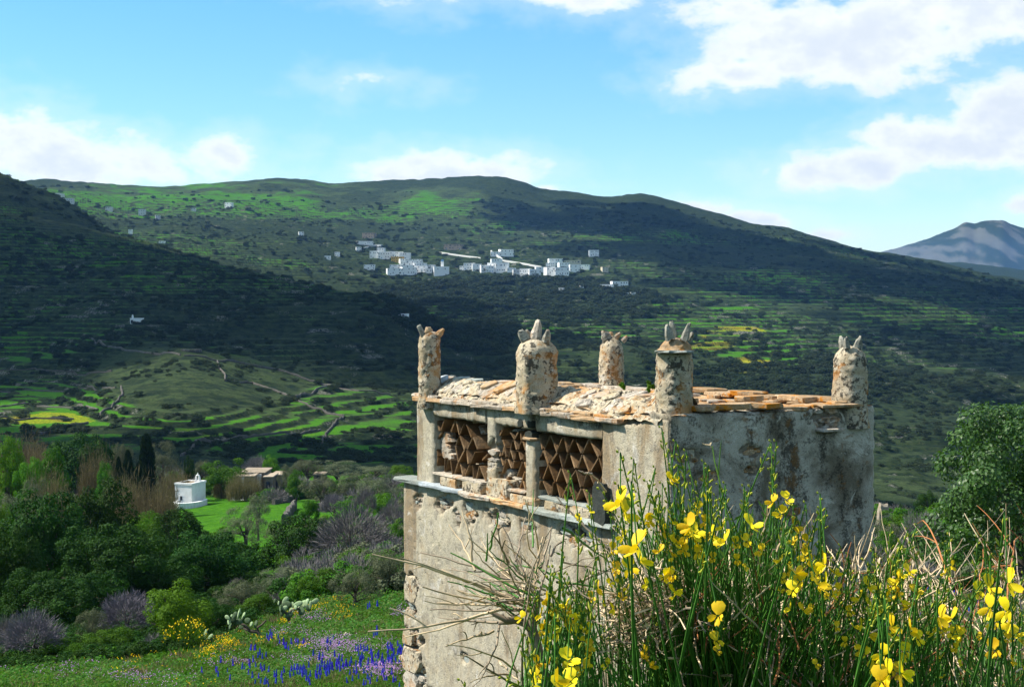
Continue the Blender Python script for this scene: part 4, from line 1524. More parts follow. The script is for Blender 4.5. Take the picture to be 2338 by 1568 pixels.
# ------------------------------------------------------------------ scatter of uncountable growth
def scatter(name, pts, scl, rot, sources, label, cat, pick=None):
    """one stuff object: instances of a few source meshes on points"""
    n = len(pts)
    me = bpy.data.meshes.new(name)
    me.vertices.add(n)
    me.vertices.foreach_set('co', np.asarray(pts, np.float32).ravel())
    a = me.attributes.new('scl', 'FLOAT_VECTOR', 'POINT')
    scl = np.asarray(scl, np.float32)
    if scl.ndim == 1:
        scl = np.repeat(scl[:, None], 3, 1)
    a.data.foreach_set('vector', scl.ravel())
    a = me.attributes.new('rot', 'FLOAT_VECTOR', 'POINT')
    a.data.foreach_set('vector', np.asarray(rot, np.float32).ravel())
    a = me.attributes.new('pick', 'INT', 'POINT')
    a.data.foreach_set('value', (np.arange(n) % len(sources) if pick is None else pick).astype(np.int32))
    o = link(name, me)
    ng = bpy.data.node_groups.new(name + '_nodes', 'GeometryNodeTree')
    ng.interface.new_socket('Geometry', in_out='INPUT', socket_type='NodeSocketGeometry')
    ng.interface.new_socket('Geometry', in_out='OUTPUT', socket_type='NodeSocketGeometry')
    N = ng.nodes
    gi, go = N.new('NodeGroupInput'), N.new('NodeGroupOutput')
    m2p = N.new('GeometryNodeMeshToPoints')
    iop = N.new('GeometryNodeInstanceOnPoints')
    g2i = N.new('GeometryNodeGeometryToInstance')
    for s in reversed(sources):
        so_ = bpy.data.objects.new(name + '_source', s)
        oi = N.new('GeometryNodeObjectInfo')
        oi.inputs['Object'].default_value = so_
        oi.inputs['As Instance'].default_value = False
        g1 = N.new('GeometryNodeGeometryToInstance')
        ng.links.new(oi.outputs['Geometry'], g1.inputs[0])
        if s is sources[-1]:
            jn = N.new('GeometryNodeJoinGeometry')
        ng.links.new(g1.outputs[0], jn.inputs[0])
    ng.links.new(gi.outputs[0], m2p.inputs['Mesh'])
    ng.links.new(m2p.outputs[0], iop.inputs['Points'])
    ng.links.new(jn.outputs[0], iop.inputs['Instance'])
    iop.inputs['Pick Instance'].default_value = True

    def named(nm, typ):
        q = N.new('GeometryNodeInputNamedAttribute')
        q.data_type = typ
        q.inputs['Name'].default_value = nm
        return q.outputs['Attribute']
    ng.links.new(named('pick', 'INT'), iop.inputs['Instance Index'])
    ng.links.new(named('rot', 'FLOAT_VECTOR'), iop.inputs['Rotation'])
    ng.links.new(named('scl', 'FLOAT_VECTOR'), iop.inputs['Scale'])
    ng.links.new(iop.outputs[0], go.inputs[0])
    md = o.modifiers.new('scatter', 'NODES')
    md.node_group = ng
    tag(o, label, cat, kind='stuff')
    return o
# ------------------------------------------------------------------ trees and bushes of the gully
def c6(cx, cy):
    return cx / 2.5, 982 + cy / 2.5


RD = lambda Y: float(np.interp(Y, [30, 36, 45, 70, 110, 180, 260], [46, 56, 68, 100, 150, 220, 285]))


# kind, centre and size in the close-up of the lower left, depth, label, category
GULLY = [
    ('dark', 255, 600, 400, 430, 66, 'biggest dark evergreen oak, nearest the left edge above the grey scrub', 'tree'),
    ('dark', 560, 470, 360, 330, 76, 'dark evergreen oak rising just left below the white chapel reeds', 'tree'),
    ('dark', 690, 780, 420, 350, 60, 'dark spreading oak at the heart of the gully, in front of the taller oaks', 'tree'),
    ('dark', 60, 800, 300, 420, 56, 'dark oak cut by the left picture edge', 'tree'),
    ('dark', 340, 990, 330, 260, 47, 'low dark oak above the mauve leafless scrub', 'tree'),
    ('dark', 1010, 600, 240, 230, 86, 'small dark oak below the chapel at the edge of the green field', 'tree'),
    ('dark', 1180, 770, 350, 320, 66, 'rounded dark oak below the field, right of the gully centre', 'tree'),
    ('dark', 930, 860, 330, 260, 62, 'dark oak between the gully centre and the rounded oak', 'tree'),
    ('dark', 1710, 690, 330, 310, 70, 'dark round oak below the small walled field', 'tree'),
    ('mid', 1840, 880, 230, 200, 58, 'mid green bush below the dark round oak', 'bush'),
    ('light', 990, 1070, 390, 320, 41, 'bright green rounded bush behind the yellow broom', 'bush'),
    ('dark', 1215, 1100, 200, 170, 40, 'dark bush tucked behind the bright green rounded bush', 'bush'),
    ('olive', 1400, 550, 280, 240, 98, 'olive tree on the green field below the chapel', 'tree'),
    ('olive', 1475, 450, 150, 190, 106, 'thin leaning olive behind the field olive tree', 'tree'),
    ('olive', 1390, 940, 310, 240, 54, 'grey olive left of the prickly pears', 'tree'),
    ('olive', 1590, 880, 260, 190, 60, 'grey green olive behind the prickly pears', 'tree'),
    ('olive', 2020, 900, 260, 270, 49, 'olive with bare dark trunks near the lower wall of the dovecote', 'tree'),
    ('olive', 2215, 800, 260, 330, 47, 'olive with forked trunk right beside the dovecote wall', 'tree'),
    ('grey', 2020, 640, 430, 360, 64, 'big leafless grey tree left of the dovecote', 'tree'),
    ('mauve', 720, 1080, 320, 280, 39, 'mauve leafless shrub left of the bright green bush', 'shrub'),
    ('olive', 520, 1110, 200, 260, 41, 'pale olive shrub between two mauve leafless shrubs', 'shrub'),
    ('mauve', 190, 1200, 320, 300, 37, 'mauve leafless shrub in the lower left corner', 'shrub'),
    ('grey', 40, 1200, 220, 280, 36, 'grey leafless shrub at the lower left edge', 'shrub'),
    ('mid', 340, 1260, 260, 160, 35, 'low green shrub at the foot of the mauve shrubs', 'shrub'),
    ('mid', 640, 1200, 260, 160, 36, 'low green shrub under the mauve shrub beside the broom', 'shrub'),
    ('olive', 1830, 340, 240, 190, 150, 'dark olive right of the ruined farmhouse', 'tree'),
    ('olive', 2150, 350, 320, 220, 140, 'olive mass behind the grey tree at the dovecote', 'tree'),
    ('olive', 2010, 330, 220, 180, 152, 'olive in the row right of the ruined farmhouse', 'tree'),
    ('olive', 1645, 265, 120, 170, 176, 'slender grey olive standing right of the ruined farmhouse', 'tree'),
    ('olive', 1750, 195, 210, 100, 205, 'feathery grey tree at the top of the hedge behind the farmhouse', 'tree'),
    ('olive', 1930, 215, 260, 90, 210, 'long grey hedge bush below the far fields', 'bush'),
    ('olive', 2140, 235, 260, 80, 212, 'long grey hedge bush nearer the dovecote corner', 'bush'),
    ('light', 2280, 245, 150, 80, 200, 'yellow green bush right at the dovecote corner', 'bush'),
    ('cypress', 730, 245, 100, 230, 150, 'cypress in the middle of the three above the reeds', 'tree'),
    ('cypress', 835, 190, 130, 300, 156, 'tallest dark cypress behind the reeds', 'tree'),
    ('cypress', 676, 255, 70, 180, 147, 'smallest cypress left of the group', 'tree'),
    ('dark', 450, 105, 330, 190, 172, 'flat-topped dark pine above the reeds at the left', 'tree'),
    ('dark', 560, 100, 200, 130, 178, 'dark pine crown behind the flat-topped pine', 'tree'),
    ('olive', 700, 120, 170, 190, 176, 'silvery olive right of the dark pines', 'tree'),
    ('olive', 930, 140, 190, 160, 186, 'silvery olive right of the cypresses', 'tree'),
    ('dark', 1080, 195, 70, 100, 186, 'small dark bush above the chapel roof', 'bush'),
    ('light', 55, 170, 190, 220, 122, 'fresh green tree at the upper left edge', 'tree'),
    ('light', 170, 230, 170, 150, 118, 'fresh green bush beside the upper left tree', 'bush'),
    ('mid', 300, 190, 200, 140, 128, 'green bush below the flat-topped pine', 'bush'),
    ('olive', 60, 400, 240, 170, 98, 'grey olive above the dark oak at the left edge', 'tree'),
    ('olive', 190, 360, 200, 170, 104, 'grey olive between the reeds and the biggest dark oak', 'tree'),
    ('mid', 600, 280, 130, 150, 138, 'green bush left of the smallest cypress', 'bush'),
    ('olive', 1160, 185, 130, 90, 194, 'pale olive hedge above the chapel', 'bush'),
    ('mid', 1270, 210, 230, 100, 190, 'green hedge between chapel and ruined farmhouse', 'bush'),
    ('light', 1545, 215, 110, 110, 208, 'round yellow green tree behind the ruined farmhouse', 'tree'),
    ('grey', 1455, 195, 120, 80, 214, 'pale leafless tree behind the ruined farmhouse', 'tree'),
    ('light', 830, 550, 220, 170, 88, 'yellow green bush below the chapel reeds', 'bush'),
    ('mid', 870, 640, 220, 180, 78, 'green bush in the gully left of the small dark oak', 'bush'),
    ('mauve', 1900, 430, 150, 120, 118, 'mauve leafless bush by the field corner', 'bush'),
    ('grey', 2090, 430, 120, 190, 100, 'thin grey leafless tree above the dovecote trees', 'tree'),
    ('mid', 1990, 480, 230, 130, 96, 'green bush under the thin grey leafless tree', 'bush'),
    ('light', 2180, 440, 180, 140, 104, 'fresh green bush above the leafless tree', 'bush'),
    ('grey', 2240, 510, 150, 200, 78, 'grey leafless tree close to the dovecote edge', 'tree'),
    ('mid', 2260, 640, 180, 180, 70, 'green bush at the dovecote edge below the slab corner', 'bush'),
    ('mid', 1770, 430, 110, 90, 120, 'small dark green bush on the field wall', 'bush'),
    ('olive', 1580, 580, 160, 130, 90, 'low grey bush below the field wall', 'bush'),
    ('mid', 1690, 300, 110, 120, 168, 'green bush right of the farmhouse wall', 'bush'),
    ('light', 10, 560, 160, 240, 84, 'fresh green bush at the left edge above the dark oak', 'bush'),
    ('grey', 1710, 930, 170, 130, 52, 'small grey leafless bush behind the prickly pears', 'bush'),
    ('mid', 1480, 1010, 240, 130, 45, 'dark green bush right behind the prickly pear trunk', 'bush'),
    ('dark', 480, 760, 330, 300, 62, 'dark oak in front of the biggest oak, in deep shade', 'tree'),
    ('dark', 870, 740, 260, 260, 70, 'dark oak in the shaded middle of the gully', 'tree'),
    ('dark', 560, 920, 260, 200, 52, 'low dark oak in the shade above the mauve shrub', 'tree'),
    ('dark', 150, 960, 260, 260, 50, 'low dark oak left above the mauve corner shrub', 'tree'),
]
for i, (kd, cx, cy, w, h, Y, lab, cat) in enumerate(GULLY):
    x, y = c6(cx, cy)
    sc_ = 1.32 if kd == 'dark' and cy > 300 else 1.08
    Yt = min(RD(Y), hit(x, y + h / 2.5 * .45, 30., 320.).y)
    tree(kd, x, y, w / 2.5 * sc_, h / 2.5 * sc_, Yt, lab, cat, 'trees and bushes of the gully', {'tree': 'tree', 'bush': 'bush', 'shrub': 'shrub'}[cat] if kd not in ('cypress', 'olive', 'dark') else {'cypress': 'cypress_tree', 'olive': 'olive_tree', 'dark': 'oak_tree'}[kd], i % 3)
for i, (cx, cy, w, h, Y, lab) in enumerate([
        (550, 170, 190, 190, 146, 'pale brown reed bed left of the cypresses'), (270, 290, 300, 190, 116, 'brown reed bed above the biggest dark oak'),
        (800, 400, 360, 300, 112, 'broad brown reed bed left of the white chapel'), (690, 330, 200, 200, 118, 'brown reed bed under the cypresses'),
        (1290, 300, 170, 140, 192, 'reed bed right of the white chapel'), (1390, 310, 190, 150, 178, 'reed bed in front of the ruined farmhouse'),
        (120, 70, 330, 120, 196, 'grey brown reed bed at the top left edge'), (210, 120, 170, 110, 180, 'reed bed below the top left reeds'),
        (930, 400, 160, 220, 128, 'reed bed touching the chapel'), (1000, 260, 160, 110, 176, 'thin reed bed behind the chapel'), (770, 520, 200, 140, 96, 'straw coloured reed bed below the broad reeds')]):
    x, y = c6(cx, cy)
    reed(x, y, w / 2.5, h / 2.5, RD(Y), lab, i % 3)

# right of the dovecote
oak = tree('shiny', 2335, 1115, 470, 440, 44, 'big glossy leaved oak at the right picture edge', 'tree', None, 'oak_tree', 0)
for i, (kd, x, y, w, h, Y, lab, cat) in enumerate([
        ('mid', 2055, 1195, 90, 60, 74, 'round green bush beside the dovecote wall, right of it', 'bush'), ('olive', 2040, 1250, 100, 90, 62, 'grey green bush below the round green bush right of the dovecote', 'bush'),
        ('grey', 2110, 1240, 110, 120, 58, 'grey leafless bush left of the big oak', 'bush'), ('mid', 2020, 1300, 90, 110, 52, 'green bush low against the dovecote wall at the right', 'bush'),
        ('mid', 2150, 1180, 90, 60, 84, 'dark green bush behind the grey leafless bush', 'bush'), ('dark', 2180, 1290, 130, 110, 46, 'dark bush under the big oak', 'bush'),
        ('dark', 2290, 1330, 170, 120, 38, 'dark bush in the shade of the big oak', 'bush'), ('mid', 2120, 1330, 110, 70, 44, 'low green bush among the broom tips', 'bush'),
        ('dark', 2120, 1145, 60, 45, 120, 'distant dark bush left of the big oak', 'bush'), ('light', 2190, 1230, 70, 60, 56, 'fresh green bush left under the oak crown', 'bush')]):
    tree(kd, x, y, w, h, RD(Y), lab, cat, 'bushes right of the dovecote', 'bush', i % 3)

# undergrowth of the gully: nobody could count it
def undergrowth():
    r = np.random.default_rng(31)
    n = 6800
    x = r.uniform(-40, 1290, n)
    Y = np.exp(r.uniform(np.log(37), np.log(280), n))
    X = (x - CX) / F * Y
    z, xc, D, yi, riser, tm, fr = ground(X, Y, True)
    E = lambda cx, cy, rx, ry: ellmask(xc, yi, cx, cy, rx, ry, .2)
    open_ = np.maximum.reduce([E(500, 1190, 125, 52), E(690, 1185, 105, 42), E(840, 1093, 130, 15), E(600, 1245, 90, 45), E(435, 1150, 60, 16), E(620, 1290, 60, 40)])
    keep = (open_ < .4) & (fbm(X / 6, Y / 6, 3, 77) + r.uniform(-.25, .25, n) > -.12) & (D > np.interp(xc, [0, 400, 540, 760, 920], [38, 44, 60, 68, 60]))
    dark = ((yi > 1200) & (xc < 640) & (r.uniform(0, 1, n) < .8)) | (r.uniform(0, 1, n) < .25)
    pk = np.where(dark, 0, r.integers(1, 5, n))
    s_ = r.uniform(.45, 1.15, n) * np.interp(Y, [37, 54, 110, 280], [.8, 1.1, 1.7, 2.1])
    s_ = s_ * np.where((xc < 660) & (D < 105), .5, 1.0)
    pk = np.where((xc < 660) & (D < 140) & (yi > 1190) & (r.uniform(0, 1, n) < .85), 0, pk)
    P_ = np.stack([X, Y, z + s_ * .35], 1)[keep]
    s_ = s_[keep]
    m = len(P_)
    srcs = [crown_mesh('crown', 900 + i, 1, .8, mt, 22, 2200, .11, -.5)[0] for i, mt in enumerate((L_DARK, L_MID, L_OLIVE, L_LIGHT))] + [twig_crown('crown', 905, 1, .8, L_GREY, 900, .4, .022)]
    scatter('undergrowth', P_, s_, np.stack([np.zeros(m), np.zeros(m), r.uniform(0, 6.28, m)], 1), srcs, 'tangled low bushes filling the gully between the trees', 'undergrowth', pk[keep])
    # right of the dovecote
    n = 500
    x = r.uniform(1960, 2420, n)
    Y = np.exp(r.uniform(np.log(52), np.log(220), n))
    X = (x - CX) / F * Y
    z = ground(X, Y)
    s_ = r.uniform(.4, 1.1, n) * np.interp(Y, [50, 110, 220], [.9, 1.5, 2.0])
    scatter('undergrowth', np.stack([X, Y, z + s_ * .35], 1), s_, np.stack([np.zeros(n), np.zeros(n), r.uniform(0, 6.28, n)], 1), srcs, 'low bushes on the slope right of the dovecote', 'undergrowth', r.choice([0, 0, 1, 2, 4, 3], n))


undergrowth()

# ------------------------------------------------------------------ scrub of the far hillsides
def scrub_points(n, seed, y0, y1, want):
    r = np.random.default_rng(seed)
    x = r.uniform(-60, 2400, n)
    Y = np.exp(r.uniform(np.log(y0), np.log(y1), n))
    X = (x - CX) / F * Y
    z, xc, D, yi, riser, tm, fr = ground(X, Y, True)
    d = fbm(X / 70, Y / 70, 4, 131) + .6 * fbm(X / 16, Y / 16, 2, 132)
    cov = landcover(X, Y, xc, D, yi, riser, tm, fr)
    wood = np.maximum.reduce([ellmask(xc, yi, 1180, 680, 330, 46), ellmask(xc, yi, 980, 760, 200, 70) * (D > 900), ellmask(xc, yi, 1320, 700, 220, 40) * .8, ellmask(xc, yi, 1800, 880, 260, 70) * .5])
    keep = d + wood * .9 - cov[:, 0] * .55 + riser * .22 + r.uniform(-.2, .2, n) > want
    kn = ellmask(xc, yi, 470, 850, 250, 82) * (D < 720) * (D > 400)
    keep &= (kn < .5) | (r.uniform(0, 1, n) < .3)
    return np.stack([X, Y, z], 1)[keep], xc[keep], yi[keep], wood[keep]


src = [proto('scrub', k)[0] for k in range(3)]
pts, xc_, yi_, wd = scrub_points(46000, 5, 380, 3000, .04)
r = np.random.default_rng(8)
sz = np.minimum(r.lognormal(-.25, .55, len(pts)), 1.7) * np.interp(pts[:, 1], [380, 700, 1200, 2000, 3000], [1.0, 1.5, 2.1, 2.7, 3.0]) * (1 + .8 * wd)
near = np.argsort(-sz / pts[:, 1] + (pts[:, 1] > 1000) * 10)[:170]
for i in near:
    t = thing('hillside_shrub', tuple(pts[i]), 'dark rounded shrub on the terraced hillside across the valley', 'shrub', 'shrubs dotted over the near hillside')
    o = link('crown', src[i % 3], None, t, False)
    o.scale = (sz[i] * 1.2, sz[i] * 1.2, sz[i])
    o.location = (0, 0, sz[i] * .25)
    o.rotation_euler = (0, 0, r.uniform(0, 6))
rest = np.setdiff1d(np.arange(len(pts)), near)
rp_ = pts[rest].copy()
rp_[:, 2] += sz[rest] * .25
print('scrub', len(pts))
scatter('heath_scrub', rp_, np.stack([sz[rest] * 1.25, sz[rest] * 1.25, sz[rest]], 1), np.stack([np.zeros(len(rest)), np.zeros(len(rest)), r.uniform(0, 6.28, len(rest))], 1), src,
        'dark heath and low trees covering the far terraced slopes', 'scrub')
# ------------------------------------------------------------------ buildings
def mat_lime():
    m, nt, out = mat_new('limewash')
    pos = nt.node('ShaderNodeNewGeometry').outputs['Position']
    n = nt.noise(pos, 1.3, 6, .65)
    n2 = nt.noise(pos, 6.0, 5, .7)
    col = nt.mixc(nt.ramp(n, .35, .7), (.80, .80, .78, 1), (.70, .70, .67, 1))
    col = nt.mixc(nt.ramp(n2, .64, .70, 0, .55), col, (.38, .37, .34, 1))
    principled(nt, out, col, .9, .1, n2, .02, .3)
    return m


M_LIME = mat_lime()
M_LIMEG = mat_plain('grey_limewash', (.50, .50, .48), .9, .1, .2, 2)
M_OCHRE = mat_plain('ochre_limewash', (.62, .36, .08), .9, .1, .15, 2)
M_BEIGE = mat_plain('beige_limewash', (.52, .46, .34), .9, .1, .15, 2)
M_RUIN = mat_stone('ruin_stone', (.20, .165, .12), (.30, .26, .20), .15, .5, .35)
M_RUINROOF = mat_stone('earth_roof', (.32, .26, .19), (.44, .37, .28), .1, .3, .4)
M_WALLST = mat_stone('dry_wall_stone', (.085, .08, .07), (.15, .14, .12), .0, .5, .3, white=.08)
M_DARKWIN = mat_plain('dark_opening', (.025, .03, .04), .5, .3, .1, 2)
M_SHUT = mat_plain('blue_shutter', (.07, .16, .28), .6, .3, .1, 2)


def house_parts(t, w, d, h, mat, wins, rs, parapet=True, door=False):
    """parts of a flat-roofed house round the empty t; the front looks towards -y"""
    mb = MB()
    mb.aabox(-w / 2, w / 2, -d / 2, d / 2, -1.5, h)
    mb.build('wall', mat, t, world=False)
    if parapet:
        mb = MB()
        e = .12
        mb.aabox(-w / 2 - e, w / 2 + e, -d / 2 - e, d / 2 + e, h + .003, h + .25)
        mb.build('roof', mat, t, world=False)
    for (fx_, fz, ww, wh, kind) in wins:
        mb = MB()
        x0 = -w / 2 + fx_ * w
        mb.aabox(x0 - ww / 2, x0 + ww / 2, -d / 2 - .06, -d / 2 + .2, fz * h, fz * h + wh)
        mb.build(kind, M_DARKWIN if kind != 'door' else rs.choice([M_DARKWIN, M_SHUT]), t, world=False)


def house(x0, x1, yt, yb, label, mat=None, cat='house', group=None, name='house', seed=0, depth=None, rot=None, Y0=500., nwin=None):
    rs = random.Random(seed)
    p = hit((x0 + x1) / 2, yb, Y0)
    k = p.y / F
    w, h = (x1 - x0) * k * (1.12 if Y0 >= 1400 else 1.0), (yb - yt) * k * (1.12 if Y0 >= 1400 else 1.0)
    d = depth or max(4.0, w * rs.uniform(.6, .9))
    t = thing(name, (p.x, p.y + d * .4, p.z), label, cat, group)
    t.rotation_euler = (0, 0, rs.uniform(-.35, .35) if rot is None else rot)
    wins = []
    storeys = 2 if h > 5.2 else 1
    n = nwin if nwin is not None else max(1, int(w / 3.4))
    for s in range(storeys):
        for i in range(n):
            if rs.random() < .85:
                dr = s == 0 and rs.random() < .3
                wins.append(((i + .5) / n + rs.uniform(-.06, .06), (s + (.0 if dr else .33)) / storeys, rs.uniform(.9, 1.3), min(h / storeys * .5, rs.uniform(1.4, 2.1)), 'door' if dr else 'window'))
    house_parts(t, w, d, h, mat or M_LIME, wins, rs)
    return t


def cv(cx, cy):  # village close-up
    return (780 + cx / 2.783) / 1.0693, (540 + cy / 2.783) / 1.0693


def cl(cx, cy):  # left hillside close-up
    return (0 + cx / 2.7506) / 1.0693, (400 + cy / 2.7506) / 1.0693


LEFTC = [(345, 402, 208, 252), (396, 440, 186, 222), (402, 470, 216, 254), (440, 522, 214, 248), (520, 562, 216, 250), (550, 612, 220, 256), (545, 602, 262, 292), (480, 560, 300, 328),
         (460, 552, 328, 364), (560, 642, 304, 336), (600, 690, 276, 312), (624, 690, 264, 288), (640, 722, 290, 326), (560, 650, 322, 364), (652, 722, 312, 346), (718, 780, 302, 338), (690, 760, 330, 352), (590, 640, 286, 306)]
RIGHTC = [(958, 1012, 308, 336), (985, 1052, 292, 330), (1040, 1096, 296, 336), (1096, 1152, 306, 346), (1150, 1216, 290, 340), (1168, 1234, 264, 300), (1206, 1282, 290, 346), (1130, 1180, 310, 345),
          (1316, 1372, 334, 382), (1370, 1432, 330, 386), (1426, 1496, 334, 386), (1470, 1526, 318, 352), (1536, 1612, 320, 362), (1545, 1602, 288, 310), (1612, 1692, 322, 370), (1626, 1690, 290, 326),
          (1702, 1762, 304, 348), (1756, 1832, 300, 326), (1580, 1640, 336, 366), (1280, 1330, 322, 344)]
pos_l = ['at the upper left end of the left village cluster', 'standing highest in the left village cluster', 'in the top row of the left village cluster', 'in the long top row of the left village cluster',
         'above the ochre house in the village', 'at the right end of the top row of the left cluster', 'just below the ochre house in the village', 'left of centre in the lower left cluster',
         'at the lowest left corner of the left cluster', 'in the middle of the left cluster below the ochre house', 'on the crest of the lower left cluster', 'topmost on the crest of the lower left cluster',
         'right below the crest of the lower left cluster', 'broad and low at the foot of the left cluster', 'in the descending row towards the church', 'last in the row before the church', 'below the row leading to the church', 'wedged behind the crest of the lower left cluster']
pos_r = ['at the left end of the right village cluster', 'second from the left end of the right cluster', 'third from the left end of the right cluster', 'left below the peak of the right cluster',
         'at the foot of the peaked middle of the right cluster', 'at the peak of the middle of the right cluster', 'right below the peak of the right cluster', 'low before the peak of the right cluster',
         'grey walled at the foot of the long white wall', 'tallest block under the long white wall', 'right of the tallest block under the long wall', 'at the lower end of the long white wall',
         'left in the far right cluster of the village', 'below the two storey house of the right cluster', 'broad in the foot row of the far right cluster', 'in the middle of the far right cluster',
         'under the beige house of the village', 'at the right end of the village', 'lowest in the far right cluster', 'small between peak and tall block of the right cluster']
for i, q in enumerate(LEFTC):
    (x0, y0), (x1, y1) = cv(q[0], q[2]), cv(q[1], q[3])
    house(x0, x1, y0, y1, 'white flat-roofed house ' + pos_l[i], M_LIME, group='houses of the white village', seed=100 + i, Y0=1500)
for i, q in enumerate(RIGHTC):
    (x0, y0), (x1, y1) = cv(q[0], q[2]), cv(q[1], q[3])
    house(x0, x1, y0, y1, 'white flat-roofed house ' + pos_r[i], M_LIMEG if i == 8 else M_LIME, group='houses of the white village', seed=200 + i, Y0=1500)
for i, (q, lab, mt) in enumerate([
        ((495, 565, 250, 284), 'ochre yellow house among the white houses of the village', M_OCHRE), ((1226, 1308, 198, 236), 'white house standing alone above the peak of the right cluster', M_LIME),
        ((1166, 1230, 212, 236), 'low white annex left of the house above the right cluster', M_LIME), ((1560, 1644, 262, 302), 'white two storey house with many windows in the far right cluster', M_LIME),
        ((1670, 1772, 272, 306), 'beige house at the top of the far right cluster', M_BEIGE), ((305, 372, 300, 330), 'white house alone left below the village', M_LIME),
        ((37, 73, 240, 260), 'tiny white hut farthest left of the village', M_LIME), ((106, 134, 215, 240), 'small white house left of the village near the tiny hut', M_LIME),
        ((252, 350, 140, 158), 'long low white house on the track above the village', M_LIME), ((383, 420, 162, 176), 'small white house right of the long low house', M_LIME),
        ((300, 375, 85, 116), 'grey stone ruin highest above the left cluster', M_RUINROOF), ((858, 965, 162, 192), 'long grey stone ruin above the upper white wall', M_RUINROOF),
        ((1835, 1893, 202, 236), 'white house alone above the right end of the village', M_LIME), ((1918, 1957, 318, 346), 'small beige house right of the village', M_BEIGE),
        ((1915, 1992, 438, 460), 'low white house left part of the farm right below the village', M_LIME), ((1990, 2087, 414, 452), 'large white farmhouse right below the village', M_LIME),
        ((2075, 2100, 490, 503), 'tiny white hut left below the large white farmhouse', M_LIME), ((2115, 2146, 487, 504), 'tiny white hut right below the large white farmhouse', M_LIME),
        ((1628, 1660, 456, 476), 'grey white hut in the wood below the right cluster', M_LIMEG), ((1768, 1792, 442, 457), 'tiny white hut below the right cluster', M_LIME),
        ((585, 625, 522, 546), 'weathered white hut in the wood below the left cluster', M_LIMEG), ((540, 602, 632, 652), 'low white house on the nose of the near hill', M_LIME), ((248, 280, 180, 206), 'small white shrine left of the village', M_LIME)]):
    (x0, y0), (x1, y1) = cv(q[0], q[2]), cv(q[1], q[3])
    house(x0, x1, y0, y1, lab, mt, group='houses on the far slope', seed=300 + i, Y0=700 if i == 21 else 1400, rot=.15 if i in (3, 15) else None)
for i, (q, lab, mt) in enumerate([
        ((320, 408, 204, 240), 'long white building on the skyline of the left ridge', M_LIMEG), ((438, 486, 236, 266), 'white house below the long skyline building', M_LIMEG), ((296, 309, 178, 210), 'white belfry at the left end of the skyline building', M_LIME),
        ((712, 750, 296, 322), 'pale dovecote farthest left on the bright upper slope', M_LIMEG), ((932, 972, 312, 346), 'pale dovecote beside dark trees on the bright upper slope', M_LIMEG), ((1043, 1072, 350, 376), 'pale hut right below the dovecote with dark trees', M_LIMEG),
        ((1285, 1312, 300, 322), 'pale hut in the middle of the bright upper slope', M_LIMEG), ((1515, 1557, 264, 292), 'white dovecote on the spur of the upper slope', M_LIME), ((863, 885, 445, 467), 'small white hut behind the dark left hill', M_LIME),
        ((1068, 1104, 521, 532), 'tiny flat white hut right of the dark left hill', M_LIME), ((2005, 2036, 460, 482), 'small white house left above the village', M_LIME)]):
    (x0, y0), (x1, y1) = cl(q[0], q[2]), cl(q[1], q[3])
    house(x0, x1, y0, y1, lab, mt, group='houses on the left slope', seed=400 + i, Y0=1800)

# village church with its belfry
(x0, y0), (x1, y1) = cv(780, 316), cv(872, 368)
ch = house(x0, x1, y0, y1, 'white village church with a slim domed belfry at the left cluster', M_LIME, 'church', None, 'village_church', 500, rot=.1, Y0=1500, nwin=2)
k = ch.location.y / F
mb = MB()
hw, bx = 6.2 * k * .5, (0.58 - .5) * (x1 - x0) * k
zt = (y1 - y0) * k
mb.aabox(bx - hw, bx + hw, -hw, hw, zt, zt + 15 * k)
bel = mb.build('belfry', M_LIME, ch, world=False)
mb = MB()
for i in range(5):
    a = i / 4 * math.pi / 2
    r_ = hw * 1.05 * math.cos(a) + .02
    mb.box((bx, 0, zt + 15 * k + hw * 1.2 * math.sin(a)), (r_, 0, 0), (0, r_, 0), (0, 0, hw * .2))
mb.build('dome', mat_plain('blue_dome', (.25, .42, .62), .7, .2, .1, 1), ch, world=False)

# second chapel: small, white, on the near hillside
(x0, y0), (x1, y1) = cl(876, 1038), cl(952, 1071)
c2nd = house(x0, x1, y0, y1, 'small white chapel with belfry on the left hillside', M_LIME, 'chapel', None, 'hill_chapel', 7, rot=-.12, Y0=600, nwin=0)
k = c2nd.location.y / F
w2, h2 = (x1 - x0) * k, (y1 - y0) * k
mb = MB()
mb.aabox(-w2 * .30 - .45, -w2 * .30 + .45, -w2 * .3, -w2 * .3 + .8, h2 + .2, h2 + .2 + 5.5 * k)
mb.aabox(-w2 * .30 - .25, -w2 * .30 + .25, -w2 * .3 + .1, -w2 * .3 + .6, h2 + .2 + 5.5 * k, h2 + .2 + 8 * k)
mb.build('belfry', M_LIME, c2nd, world=False)
mb = MB()
mb.aabox(-w2 * .28 - .55, -w2 * .28 + .55, -w2 * .52, -w2 * .3, 0, 2.0)
mb.build('door', M_DARKWIN, c2nd, world=False)


